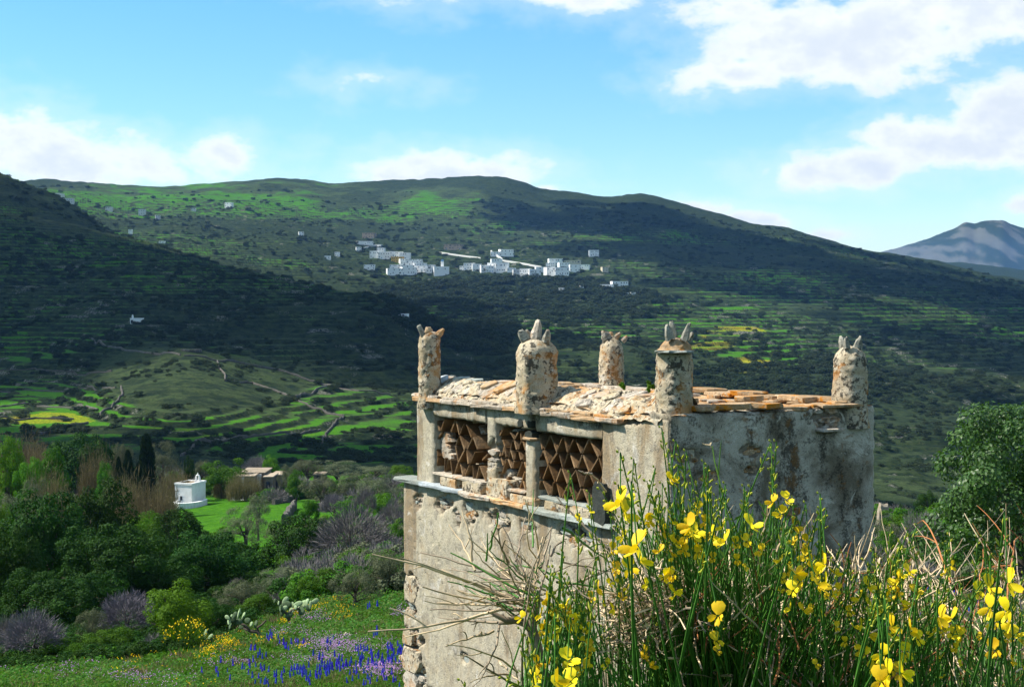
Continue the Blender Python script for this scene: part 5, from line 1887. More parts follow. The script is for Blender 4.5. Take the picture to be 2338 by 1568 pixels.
# ------------------------------------------------------------------ walls over the hillside
def stone_wall(pixels, label, h=1.3, w=.7, mat=None, Y0=300., name='dry_stone_wall', group='dry stone walls on the hillside', step=2.2, seed=0, rag=1.0, level=False):
    q = [hit(x, y, Y0) for (x, y) in pixels]
    line = []
    for a, b in zip(q[:-1], q[1:]):
        n = max(2, int((b - a).length / step))
        for i in range(n):
            line.append(a.lerp(b, i / n))
    line.append(q[-1])
    rs = random.Random(seed)
    V, fs = [], []
    for i, p in enumerate(line):
        d = (line[min(i + 1, len(line) - 1)] - line[max(i - 1, 0)])
        d.z = 0
        d.normalize()
        s = Vector((-d.y, d.x, 0))
        g = p.z if level else gz(p.x, p.y)
        hh = h * (1 + rag * rs.uniform(-.3, .15))
        off = rag * rs.uniform(-.15, .15)
        for (a, z) in ((-.5, -.8), (-.45, hh * .8), (-.2, hh), (.2, hh * rs.uniform(.9, 1.05)), (.45, hh * .75), (.5, -.8)):
            c = p + s * (a * w + off)
            V.append((c.x, c.y, g + z))
    m = 6
    for i in range(len(line) - 1):
        for j in range(m - 1):
            fs.append((i * m + j, (i + 1) * m + j, (i + 1) * m + j + 1, i * m + j + 1))
    fs.append(tuple(range(m)))
    fs.append(tuple(reversed([(len(line) - 1) * m + j for j in range(m)])))
    me = bpy.data.meshes.new(name)
    me.from_pydata(V, [], fs)
    me.update()
    o = link(name, me, mat or M_WALLST)
    return tag(o, label, 'wall', group, 'thing')


c5 = lambda cx, cy: (cx / 2.5, 748 + cy / 2.5)
for i, (pl, lab) in enumerate([
        ([(1240, 195), (1250, 235), (1285, 270), (1285, 305)], 'short curved dry stone wall near the top of the round knoll'),
        ([(1285, 305), (1440, 320), (1600, 375), (1760, 445), (1850, 480), (1960, 510)], 'dry stone wall running down the right flank of the knoll'),
        ([(1960, 510), (1900, 560), (1860, 610), (1840, 670)], 'dry stone wall dropping from the foot of the knoll to the dark field'),
        ([(1050, 165), (1240, 195), (1380, 205), (1560, 240), (1700, 280), (1870, 330), (2050, 365), (2230, 385)], 'long dry stone wall along the crest right of the round enclosure'),
        ([(1870, 335), (1790, 370), (1680, 400)], 'short dry stone wall joining the crest wall and the knoll wall'),
        ([(690, 340), (700, 385), (650, 440), (590, 475), (560, 525)], 'dry stone wall down the left flank of the knoll'),
        ([(500, 550), (350, 580), (190, 610)], 'dry stone wall below the bright left terraces'),
        ([(1120, 650), (1095, 695), (1035, 735)], 'short dry stone wall at the left end of the dark field'),
        ([(1120, 650), (1400, 630), (1600, 605), (1830, 590)], 'straight dry stone wall along the top of the dark field'),
        ([(640, 40), (560, 85), (500, 110)], 'broken dry stone wall left below the hill chapel'),
        ([(480, 45), (580, 95), (700, 130), (850, 150), (1030, 160)], 'dry stone wall from the hill chapel track to the round enclosure'),
        ([(0, 250), (200, 240), (420, 260), (640, 250)], 'terrace wall on the shaded slope above the left terraces'),
        ([(0, 370), (250, 365), (480, 350), (660, 345)], 'topmost terrace wall of the bright left terraces'),
        ([(0, 455), (200, 450), (420, 460), (560, 470)], 'middle terrace wall of the bright left terraces'),
        ([(0, 515), (200, 520), (420, 525)], 'lowest terrace wall of the bright left terraces')]):
    stone_wall([c5(*p) for p in pl], lab, seed=i, h=.85 if i < 11 else .7)
# the long white walls of the village
for i, (pl, lab, hh) in enumerate([([(815, 216), (950, 236), (1095, 256)], 'long white wall slanting down above the village gap', 1.7), ([(1245, 272), (1380, 296), (1510, 318)], 'long white wall slanting down to the right cluster', 1.9),
                                   ([(1165, 214), (1200, 236), (1245, 268)], 'white wall of the road bend under the lone house', 3.0), ([(275, 196), (330, 180), (385, 166)], 'short white wall leading to the village shrine', 2.0)]):
    stone_wall([cv(*p) for p in pl], lab, hh, 1.2, M_LIMEG, 1500, 'white_wall', 'white walls of the village', 8, 60 + i, .06, True)

# round stone enclosure on the knoll
pe = hit(433, 803, 500)
mb = MB()
ns = 26
rs = random.Random(4)
R_ = 22 / F * pe.y
enc = thing('threshing_floor', (pe.x, pe.y + R_ * .7, pe.z), 'round dry stone enclosure on the crest of the knoll', 'enclosure')
for i in range(ns):
    a = 2 * math.pi * i / ns
    c = Vector((math.cos(a) * R_, math.sin(a) * R_ * .9, .35))
    tdir = Vector((-math.sin(a), math.cos(a), 0))
    ndir = Vector((math.cos(a), math.sin(a), 0))
    me = slab_mesh('stone', c, tdir, Vector((0, 0, 1)), ndir, 2 * math.pi * R_ / ns * 1.1, 1.5 * rs.uniform(.85, 1.1), .7, 8, .1, i, .8)
    link('stone', me, M_WALLST, enc, False)

# ------------------------------------------------------------------ the white chapel in the valley
x_, y_ = c6(1046, 412)
pc = P(x_, y_, 214)
g = gz(pc.x, pc.y)
chp = thing('valley_chapel', (pc.x, pc.y, g), 'white flat-roofed chapel with small belfry among the reeds of the valley', 'chapel')
rz = RAD(-17)
chp.rotation_euler = (0, 0, rz)
k = pc.y / F / 2.5
lift = pc.z - g
wc, dc, hc = 108 * k, 4.2, 100 * k
mb = MB()
mb.aabox(-wc / 2, wc / 2, 0, dc, -2, lift + hc)
mb.build('wall', M_LIME, chp, world=False)
mb = MB()
zt = lift + hc
for (a0, a1, b0, b1) in ((-wc / 2 - .08, wc / 2 + .08, -.08, .25), (-wc / 2 - .08, wc / 2 + .08, dc - .25, dc + .08), (-wc / 2 - .08, -wc / 2 + .25, .25, dc - .25), (wc / 2 - .25, wc / 2 + .08, .25, dc - .25)):
    mb.aabox(a0, a1, b0, b1, zt + .002, zt + .28)
mb.build('parapet', M_LIME, chp, world=False)
mb = MB()
mb.aabox(-wc / 2 + .25, wc / 2 - .25, .25, dc - .25, zt + .002, zt + .10)
mb.build('roof', M_RUINROOF, chp, world=False)
# belfry: a small arched niche
mb = MB()
bx, by = wc * .26, dc * .72
mb.aabox(bx - .42, bx + .42, by - .25, by + .25, zt + .1, zt + .38)
for s in (-1, 1):
    mb.aabox(bx + s * .28 - .11, bx + s * .28 + .11, by - .18, by + .18, zt + .38, zt + .85)
arc = [Vector((bx + math.cos(a) * .28, by, zt + .85 + math.sin(a) * .34)) for a in [math.pi * i / 8 for i in range(9)]]
mb.tube(arc, .14, 6)
mb.aabox(bx - .05, bx + .05, by - .05, by + .05, zt + 1.25, zt + 1.55)
mb.build('belfry', M_LIME, chp, world=False)
mb = MB()
mb.aabox(-.18 * wc, -.06 * wc, -.04, .2, lift + .35, lift + .95)
mb.build('window', M_DARKWIN, chp, world=False)
# curved terrace wall at its foot
mb = MB()
n = 22
for i in range(n):
    a = -math.pi * 1.02 + math.pi * 1.3 * i / n
    ra, rb = wc * .66, 3.2
    c = Vector((wc * .34 + math.cos(a) * ra, .4 + math.sin(a) * rb, lift - .1))
    c2_ = Vector((wc * .34 + math.cos(a + math.pi * 1.3 / n) * ra, .4 + math.sin(a + math.pi * 1.3 / n) * rb, lift - .1))
    dd = (c2_ - c)
    nn = Vector((-dd.y, dd.x, 0)).normalized()
    mb.box((c + c2_) / 2, dd * .5, nn * .25, (0, 0, .42))
tw = mb.build('terrace_wall', M_LIME, chp, world=False)
mb = MB()
pts = []
for i in range(n + 1):
    a = -math.pi * 1.02 + math.pi * 1.3 * i / n
    pts.append((wc * .34 + math.cos(a) * wc * .67, .4 + math.sin(a) * 3.25))
V = [(p[0], p[1], z) for z in (-3.0, lift - .6) for p in pts] + [(wc * .34, 1.5, lift - .6)]
fs = [(i, i + 1, n + 2 + i, n + 1 + i) for i in range(n)] + [(n + 1 + i, n + 2 + i, len(V) - 1) for i in range(n)]
me = bpy.data.meshes.new('terrace_base')
me.from_pydata(V, [], fs)
me.update()
link('terrace_base', me, M_RUIN, chp, False)

# ------------------------------------------------------------------ ruined farmhouse
def block(parent, x0, x1, yt, yb, Y, depth, mat, roofmat, nm='wall', rz=0.0):
    (xa, ya), (xb, yb_) = c6(x0, yt), c6(x1, yb)
    a, b = P(xa, yb_, Y), P(xb, ya, Y)
    mb = MB()
    mb.aabox(a.x, b.x, Y, Y + depth, min(a.z, gz(a.x, Y)) - 1.5, b.z)
    o = mb.build(nm, mat, parent)
    mb = MB()
    mb.aabox(a.x - .2, b.x + .2, Y - .2, Y + depth + .2, b.z + .003, b.z + .18)
    r_ = mb.build('roof', roofmat, parent)
    return o


pf = P(*c6(1450, 350), 226)
farm = thing('ruined_farmhouse', (pf.x, 228, gz(pf.x, 228)), 'ruined stone farmhouse of several flat-roofed blocks beside the reeds', 'farmhouse')
block(farm, 1372, 1506, 246, 350, 230, 7.0, M_RUIN, M_RUINROOF)
block(farm, 1340, 1446, 266, 345, 226, 5.0, M_RUIN, M_RUINROOF)
block(farm, 1508, 1552, 270, 350, 228, 5.0, M_RUIN, M_RUINROOF)
block(farm, 1552, 1604, 258, 320, 232, 5.0, M_RUIN, M_RUINROOF)
for (x0, x1, yt, yb, nm, mt, Y) in ((1466, 1490, 252, 352, 'pier', M_LIMEG, 229.4), (1380, 1392, 270, 345, 'pier', M_LIMEG, 225.6), (1402, 1428, 290, 345, 'doorway', M_DARKWIN, 225.7), (1520, 1540, 295, 345, 'doorway', M_DARKWIN, 227.8), (1566, 1586, 278, 300, 'window', M_DARKWIN, 231.8)):
    (xa, ya), (xb, yb_) = c6(x0, yt), c6(x1, yb)
    a, b = P(xa, yb_, Y), P(xb, ya, Y)
    mb = MB()
    mb.aabox(a.x, b.x, Y, Y + .5, a.z - 1, b.z)
    mb.build(nm, mt, farm)
mb = MB()
a = P(*c6(1338, 258), 227)
mb.aabox(a.x - .3, a.x + .3, 227, 227.6, a.z - .8, a.z + .5)
mb.build('chimney', M_RUIN, farm)
ph = P(*c6(1820, 290), 240)
hut = thing('stone_hut', (ph.x, 242, gz(ph.x, 242)), 'small flat-roofed stone hut right of the ruined farmhouse', 'hut')
block(hut, 1790, 1848, 256, 300, 241, 4.0, M_RUIN, M_RUINROOF)
mb = MB()
a = P(*c6(1822, 290), 240.9)
mb.aabox(a.x - .4, a.x + .4, 240.85, 241.3, a.z - .3, a.z + 1.2)
mb.build('doorway', M_DARKWIN, hut)
# low walls of the fields by the chapel
for i, (pl, lab, mt, hh) in enumerate([
        ([(1325, 398), (1380, 396), (1432, 402)], 'low white basin wall on the field right of the chapel', M_LIME, .6), ([(1560, 425), (1640, 410), (1720, 390), (1760, 375)], 'pale stone wall at the top of the small field', M_WALLST, .9),
        ([(1680, 450), (1650, 490), (1625, 540)], 'tumbled stone wall between the two green fields', M_WALLST, 1.2), ([(1790, 465), (1830, 455), (1870, 465)], 'short stone wall at the right of the small field', M_WALLST, 1.2),
        ([(1480, 388), (1540, 390)], 'thin low wall before the farmhouse', M_WALLST, .6)]):
    stone_wall([c6(*p) for p in pl], lab, hh, .7, mt, 60, 'field_wall', 'low walls of the valley fields', 1.0, 80 + i)
# tumbled masonry right of the dovecote
pr = P(2016, 1180, 110)
o = link('ruined_wall', slab_mesh('ruined_wall', pr, (1, 0, 0), (0, 0, 1), (0, 1, 0), .9, 2.2, .6, 10, .12, 3, .8), M_RUINROOF)
tag(o, 'stump of a ruined stone wall right of the dovecote', 'ruin', None, 'thing')
# ------------------------------------------------------------------ flower meadow below the dovecote
def cm(cx, cy):  # close-up of the meadow
    return (500 + cx / 4.676) / 1.0693, (1420 + cy / 4.676) / 1.0693


def tuft_mesh(name, seed, n, H, R, w, mat, lean=.5):
    r = np.random.default_rng(seed)
    a = r.uniform(0, 6.28, n)
    q = np.sqrt(r.uniform(0, 1, n)) * R
    hh = H * r.uniform(.45, 1.1, n)
    base = np.stack([np.cos(a) * q, np.sin(a) * q, np.zeros(n)], 1)
    al = unit(np.stack([r.normal(0, lean, n), r.normal(0, lean, n), np.ones(n)], 1))
    V, Fq = leaf_quads(base + al * hh[:, None] * .5, al, unit(np.cross(al, rdir(r, n))), hh, w * r.uniform(.6, 1.4, n))
    return V, Fq, r.uniform(0, 1, n)


def leafy_mesh(name, seed, n, H, R, L, mat, asp=.45):
    r = np.random.default_rng(seed)
    a = r.uniform(0, 6.28, n)
    q = np.sqrt(r.uniform(0, 1, n)) * R
    p = np.stack([np.cos(a) * q, np.sin(a) * q, H * r.uniform(.1, 1, n) * (1 - .5 * (q / R) ** 2)], 1)
    nr = unit(rdir(r, n) + np.array([0, 0, .9]))
    al = unit(np.cross(nr, rdir(r, n)))
    V, Fq = leaf_quads(p, al, unit(np.cross(nr, al)), L * r.uniform(.6, 1.4, n), L * asp)
    return V, Fq, r.uniform(0, 1, n)


def multi_mesh(name, parts):
    """parts: list of ((V, F, var), material); one mesh with several materials"""
    off, Vs, Fs, va, mi, mats = 0, [], [], [], [], []
    for (V, Fq, v), mt in parts:
        Vs.append(V)
        Fs.append(Fq + off)
        off += len(V)
        va.append(np.repeat(v, 4))
        if mt not in mats:
            mats.append(mt)
        mi.append(np.full(len(Fq), mats.index(mt)))
    me = mesh_np(name, np.vstack(Vs), np.vstack(Fs))
    put_attr(me, 'var', np.concatenate(va))
    for m in mats:
        me.materials.append(m)
    me.polygons.foreach_set('material_index', np.concatenate(mi).astype(np.int32))
    return me


def bloom_mesh(name, seed, n, H, R, s, mat, leafmat=None):
    """loose flower heads over foliage"""
    r = np.random.default_rng(seed)
    a = r.uniform(0, 6.28, n)
    q = np.sqrt(r.uniform(0, 1, n)) * R
    p = np.stack([np.cos(a) * q, np.sin(a) * q, H * r.uniform(.75, 1.15, n)], 1)
    ps, al, sd = [], [], []
    for k in range(3):
        nr = unit(rdir(r, n) + np.array([0, 0, .6]))
        t = unit(np.cross(nr, rdir(r, n)))
        ps.append(p)
        al.append(t)
        sd.append(unit(np.cross(nr, t)))
    V, Fq = leaf_quads(np.vstack(ps), np.vstack(al), np.vstack(sd), s * np.ones(3 * n), s * .8 * np.ones(3 * n))
    parts = [((V, Fq, r.uniform(0, 1, 3 * n)), mat)]
    if leafmat:
        parts.append((leafy_mesh('l', seed + 1, n * 4, H * .85, R * 1.1, .09, leafmat), leafmat))
    return multi_mesh(name, parts)


def meadow():
    r = np.random.default_rng(12)
    n = 21000
    x = np.concatenate([r.uniform(-30, 960, int(n * .68)), r.uniform(1960, 2400, int(n * .18)), r.uniform(940, 1980, n - int(n * .68) - int(n * .18))])
    Y = np.exp(r.uniform(np.log(19), np.log(78), n))
    X = (x - CX) / F * Y
    z = ground(X, Y)
    lush = fbm(X / 2.5, Y / 2.5, 3, 140)
    keep = r.uniform(0, 1, n) < np.interp(Y, [19, 50, 78], [1, 1, .45])
    P_ = np.stack([X, Y, z - .02], 1)[keep]
    lush = lush[keep]
    m = len(P_)
    srcs = [multi_mesh('tuft', [(tuft_mesh('t', 1, 40, .24, .26, .016, L_GRASS, .8), L_GRASS)]), multi_mesh('tuft', [(leafy_mesh('t', 2, 90, .24, .26, .075, L_LUPL), L_LUPL)]),
            multi_mesh('tuft', [(leafy_mesh('t', 3, 60, .20, .24, .075, L_MID), L_MID), (tuft_mesh('t', 4, 18, .26, .2, .012, L_GRASS, .7), L_GRASS)]),
            multi_mesh('tuft', [(tuft_mesh('t', 5, 40, .26, .26, .02, L_REED), L_REED)])]
    pk = np.where(lush > -.02, 1, np.where(r.uniform(0, 1, m) < .2, 0, np.where(r.uniform(0, 1, m) < .7, 2, 3)))
    s_ = np.clip(r.lognormal(-.1, .4, m), .4, 2.0) * np.interp(P_[:, 1], [19, 45, 78], [.36, .8, 1.2])
    scatter('meadow_grass', P_, s_, np.stack([np.zeros(m), np.zeros(m), r.uniform(0, 6.28, m)], 1), srcs, 'green meadow of grass and leafy weeds below the dovecote', 'grass', pk)
    # pink vetch and yellow daisies, too many and small to count
    C = [(1430, 780, 330, 70, 170), (1300, 940, 330, 50, 90), (2020, 1080, 230, 70, 110), (1000, 640, 300, 60, 40), (300, 960, 260, 50, 30), (1250, 450, 200, 60, 40), (1700, 800, 300, 80, 90), (2230, 400, 100, 60, 20)]
    pp = []
    for (cx, cy, sx, sy, k) in C:
        for _ in range(int(k * .85)):
            pp.append(cm(cx + r.normal(0, sx * .6), cy + r.normal(0, sy * .6)))
    for (vx, vy, sx, sy, k) in ((250, 1550, 80, 14, 40), (100, 1535, 60, 10, 18), (330, 1562, 40, 8, 26), (2300, 1350, 40, 40, 25), (2200, 1420, 60, 20, 25)):
        for _ in range(k):
            pp.append((vx + r.normal(0, sx), vy + r.normal(0, sy)))
    pp = [hit(x_, min(y_, 1590), 18, 90) for (x_, y_) in pp]
    m = len(pp)
    pink = [bloom_mesh('pink', 20 + k, 8, .28, .24, .038, L_PINK, L_MID) for k in range(2)]
    scatter('pink_vetch', np.array([p[:] for p in pp]), r.uniform(.7, 1.2, m) * np.interp([p.y for p in pp], [19, 45, 78], [.5, .9, 1.2]), np.stack([np.zeros(m), np.zeros(m), r.uniform(0, 6.28, m)], 1), pink, 'pink and lilac wild flowers sprinkled through the meadow', 'flowers')
    C = [(250, 760, 120, 60, 45), (60, 850, 80, 50, 20), (1240, 350, 130, 40, 40), (1500, 260, 130, 30, 18), (1020, 430, 60, 60, 16), (700, 700, 200, 60, 20), (1130, 820, 60, 20, 10), (1550, 430, 150, 80, 24), (900, 500, 60, 40, 14)]
    pp = []
    for (cx, cy, sx, sy, k) in C:
        for _ in range(k):
            pp.append(cm(cx + r.normal(0, sx * .6), cy + r.normal(0, sy * .6)))
    for (vx, vy, sx, sy, k) in ((2130, 1330, 60, 12, 24), (280, 1520, 60, 20, 25), (2050, 1180, 25, 8, 10), (440, 1490, 60, 30, 40)):
        for _ in range(k):
            pp.append((vx + r.normal(0, sx), vy + r.normal(0, sy)))
    pp = [hit(x_, min(y_, 1590), 18, 90) for (x_, y_) in pp]
    m = len(pp)
    yel = [bloom_mesh('yellow', 30 + k, 5, .28, .22, .042, L_YEL, L_GRASS) for k in range(2)]
    scatter('yellow_daisies', np.array([p[:] for p in pp]), r.uniform(.7, 1.2, m) * np.interp([p.y for p in pp], [19, 45, 78], [.5, .9, 1.2]), np.stack([np.zeros(m), np.zeros(m), r.uniform(0, 6.28, m)], 1), yel, 'small yellow wild flowers sprinkled through the meadow', 'flowers')


meadow()


# lupins, one by one
def lupin_meshes(seed):
    r = np.random.default_rng(seed)
    n = 90
    f = r.uniform(0, 1, n)
    a = r.uniform(0, 6.28, n)
    rad = .032 * (1 - .7 * f)
    p = np.stack([np.cos(a) * rad, np.sin(a) * rad, .30 + .20 * f], 1)
    nr = unit(np.stack([np.cos(a), np.sin(a), .3 * np.ones(n)], 1) + rdir(r, n) * .3)
    al = unit(np.cross(nr, rdir(r, n)))
    V, Fq = leaf_quads(p, al, unit(np.cross(nr, al)), .04 * (1 - .4 * f), .034 * (1 - .4 * f))
    spike = leaf_mesh('flower_spike', [(V, Fq, r.uniform(0, 1, n))], L_BLUE)
    leaves = multi_mesh('leaves', [(leafy_mesh('l', seed + 5, 60, .26, .22, .08, L_LUPL, .35), L_LUPL)])
    return spike, leaves


LUP = [lupin_meshes(k) for k in (1, 2, 3)]
rl = random.Random(2)
lp_px = []
for (cx, cy, sx, sy, k) in ((1540, 980, 130, 50, 34), (1380, 1010, 60, 40, 14), (960, 1010, 40, 40, 7), (1090, 1040, 50, 50, 13), (850, 1110, 60, 50, 6), (1270, 1050, 60, 50, 8), (2000, 900, 120, 80, 30), (2150, 860, 60, 80, 18),
                            (2230, 780, 30, 60, 10), (1800, 960, 100, 70, 16), (1750, 1110, 120, 60, 14), (1850, 780, 90, 40, 8), (890, 730, 60, 40, 6), (540, 770, 40, 30, 4), (680, 840, 50, 30, 4), (1100, 720, 70, 40, 6), (1440, 690, 80, 40, 8),
                            (480, 980, 60, 60, 6), (650, 1060, 90, 60, 8), (180, 1030, 130, 50, 8), (750, 650, 60, 30, 5), (1950, 570, 60, 40, 6), (1300, 860, 120, 40, 7), (760, 1170, 60, 40, 8), (1900, 290, 50, 15, 3), (2030, 1080, 100, 60, 10), (1180, 1110, 50, 40, 6)):
    for _ in range(k):
        lp_px.append(cm(cx + rl.gauss(0, sx * .75), cy + rl.gauss(0, sy * .75)))
for _ in range(26):
    lp_px.append((2200 + rl.gauss(0, 70), 1385 + rl.gauss(0, 25)))
for i, (x, y) in enumerate(lp_px):
    if y > 1592 or 925 < x < 1960:
        continue
    p = hit(x, y + 20, 18, 90)
    right = x > 1500
    t = thing('lupin', p, 'blue lupin flowering on the slope right of the dovecote' if right else 'blue lupin flowering in the meadow left below the dovecote', 'lupin', 'lupins on the right slope' if right else 'lupins of the meadow')
    sp, lv = LUP[i % 3]
    for nm, me in (('flower_spike', sp), ('leaves', lv)):
        o = link(nm, me, None, t, False)
        s = rl.uniform(.85, 1.25) * 31 * p.y / F / .5
        o.scale = (s, s, s)
        o.rotation_euler = (rl.uniform(-.1, .1), rl.uniform(-.1, .1), rl.uniform(0, 6.28))

# ------------------------------------------------------------------ prickly pears
M_PAD = mat_stone('cactus_pad', (.26, .37, .18), (.36, .46, .26), 0, .10, 2.0, white=.25)
M_PADD = mat_stone('dark_cactus_pad', (.06, .10, .05), (.11, .16, .08), 0, .2, 2.0, white=.05)


def pad_mesh(seed, w, h, th):
    r = random.Random(seed)
    n, V, fs = 14, [], []
    for (lv, s) in ((-.5, .55), (-.35, .9), (0, 1.0), (.35, .9), (.5, .55)):
        for k in range(n):
            a = 2 * math.pi * k / n
            x, y = math.cos(a), math.sin(a)
            wx = (.80 + .2 * y)             # narrower at the base
            V.append((x * w / 2 * s * wx, lv * th, y * h / 2 * s))
    for L in range(4):
        for k in range(n):
            k2 = (k + 1) % n
            fs.append((L * n + k, L * n + k2, (L + 1) * n + k2, (L + 1) * n + k))
    fs.append(tuple(reversed(range(n))))
    fs.append(tuple(4 * n + k for k in range(n)))
    me = bpy.data.meshes.new('pad')
    me.from_pydata(V, [], fs)
    me.polygons.foreach_set('use_smooth', np.ones(len(fs), dtype=bool))
    me.update()
    return me


def cactus(pads, trunk, base, Y, label, seed):
    rs = random.Random(seed)
    b = P(*cm(*base), Y)
    t = thing('prickly_pear', (b.x, b.y, gz(b.x, b.y)), label, 'cactus', 'prickly pears in the meadow')
    k = Y / F / 5.0
    if trunk:
        mb = MB()
        for pl, r0 in trunk:
            q = [P(*cm(*p), Y) for p in pl]
            mb.tube(q, [r0 * k * (1 - .5 * i / len(q)) for i in range(len(q))], 7)
        mb.build('trunk', L_BARK, t, smooth=True)
    for i, (cx, cy, w, h, tilt, dk) in enumerate(pads):
        c = P(*cm(cx, cy), Y + rs.uniform(-.25, .25))
        o = link('pad', pad_mesh(i, w * k * 1.2, h * k * 1.2, .05), M_PADD if dk else M_PAD, t)
        o.rotation_euler = (0, 0, 0)
        M = Matrix.Translation(c) @ Matrix.Rotation(rs.uniform(-1.15, -.25), 4, 'Z') @ Matrix.Rotation(RAD(tilt), 4, 'Y') @ Matrix.Rotation(rs.uniform(-.4, .15), 4, 'X')
        o.matrix_basis = M
    return t


cactus([(262, 408, 52, 70, -60, 0), (278, 456, 62, 60, 0, 0), (308, 386, 30, 32, 0, 0), (345, 378, 55, 70, 20, 1), (384, 372, 34, 90, 6, 0), (402, 335, 22, 60, 4, 0), (442, 386, 58, 80, 10, 0), (488, 442, 80, 60, 0, 1),
        (372, 450, 70, 120, 88, 1), (532, 482, 44, 56, 30, 0), (582, 482, 60, 80, 10, 1), (290, 505, 60, 66, -20, 1), (420, 510, 70, 80, 70, 1), (330, 430, 60, 70, 30, 1)],
       [([(690, 670), (640, 620), (600, 565), (520, 560), (440, 520)], 26), ([(610, 580), (600, 520), (660, 480), (700, 435)], 15), ([(520, 560), (450, 490), (390, 470)], 18)],
       (680, 665), 50, 'prickly pear with a leaning dark trunk left in the meadow', 1)
cactus([(1256, 222, 60, 88, 62, 0), (1206, 262, 44, 90, 10, 0), (1135, 250, 90, 130, 80, 0), (1062, 250, 60, 110, 70, 0), (1036, 292, 66, 44, 0, 0), (918, 210, 60, 90, 40, 0), (842, 240, 34, 50, -40, 0), (800, 214, 40, 44, 0, 1), (906, 300, 50, 80, 60, 0),
        (986, 332, 80, 70, 20, 0), (862, 300, 66, 80, -40, 1), (1082, 292, 50, 40, 0, 0), (930, 262, 90, 120, 80, 1), (990, 480, 40, 90, 35, 0), (880, 552, 50, 90, 4, 0), (760, 572, 44, 110, 60, 0), (1100, 330, 110, 90, 40, 1), (1000, 270, 60, 80, 20, 0),
        (1180, 300, 60, 70, -20, 1), (880, 350, 70, 80, 30, 1), (1165, 225, 50, 70, 30, 0), (960, 380, 60, 90, 60, 1), (820, 500, 40, 70, 60, 1)],
       [([(980, 480), (960, 420), (940, 370), (1000, 320), (1080, 300)], 22), ([(940, 370), (880, 310)], 16)],
       (980, 480), 56, 'biggest prickly pear with many pale pads beside yellow flowers', 2)
cactus([(8, 592, 50, 90, 0, 0), (62, 628, 46, 80, 40, 0), (30, 680, 50, 70, -20, 1), (75, 660, 36, 60, 10, 1)], [([(40, 730), (40, 690), (30, 650)], 14)], (40, 725), 48, 'small prickly pear left of the yellow daisies', 3)

# rocks in the meadow, broom bush by the prickly pears
for i, (cx, cy, w, h, lab) in enumerate([(1630, 620, 110, 90, 'pale pointed rock in the meadow above the lupins'), (1700, 685, 60, 36, 'small white rock beside the pointed rock'), (300, 640, 50, 24, 'flat pale rock left of the prickly pear trunk'),
                                         (275, 578, 46, 18, 'thin pale stone left of the prickly pear'), (2080, 440, 330, 30, 'long grey ledge of rock near the dovecote wall'), (1370, 390, 110, 60, 'dark weathered stump of rock behind the meadow')]):
    x, y = cm(cx, cy + h / 2)
    p = hit(x, y, 18, 100)
    k = p.y / F / 5.0
    o = link('meadow_rock', slab_mesh('meadow_rock', p + Vector((0, 0, h * k * .4)), (1, 0, .05), (0, .4, 1), (0, -1, .4), w * k, h * k * 1.2, .35, 9, .25, 40 + i, .3, .7, .03), M_COPE if i != 5 else M_RUIN)
    tag(o, lab, 'rock', 'rocks in the meadow')
for i, (cx, cy, w, h, Y, lab) in enumerate([(1060, 1180, 260, 150, 47, 'yellow flowering broom bush below the bright green bush'), (1900, 1010, 170, 90, 70, 'yellow flowering bush behind the prickly pears')]):
    x, y = c6(cx, cy)
    c = P(x, y + h / 5, Y)
    g = gz(c.x, c.y)
    t = thing('broom_bush', (c.x, c.y, g), lab, 'bush')
    R, Hh = w / 2 / 2.5 / F * Y, h / 2.5 / F * Y
    o = link('stems', twig_crown('stems', 700 + i, R, Hh, L_MID, 900, .5, .02), None, t, False)
    o.location = (0, 0, .2)
    r = np.random.default_rng(70 + i)
    n = 170
    a = r.uniform(0, 6.28, n)
    e_ = r.uniform(.05, 1.2, n)
    p = np.stack([np.cos(a) * np.cos(e_) * R, np.sin(a) * np.cos(e_) * R, np.sin(e_) * Hh + .25], 1) * r.uniform(.85, 1.12, (n, 1))
    nr = rdir(r, n)
    al = unit(np.cross(nr, rdir(r, n)))
    V, Fq = leaf_quads(p, al, unit(np.cross(nr, al)), .075 * np.ones(n), .06 * np.ones(n))
    link('blossom', leaf_mesh('blossom', [(V, Fq, r.uniform(0, 1, n))], L_YEL), None, t, False)
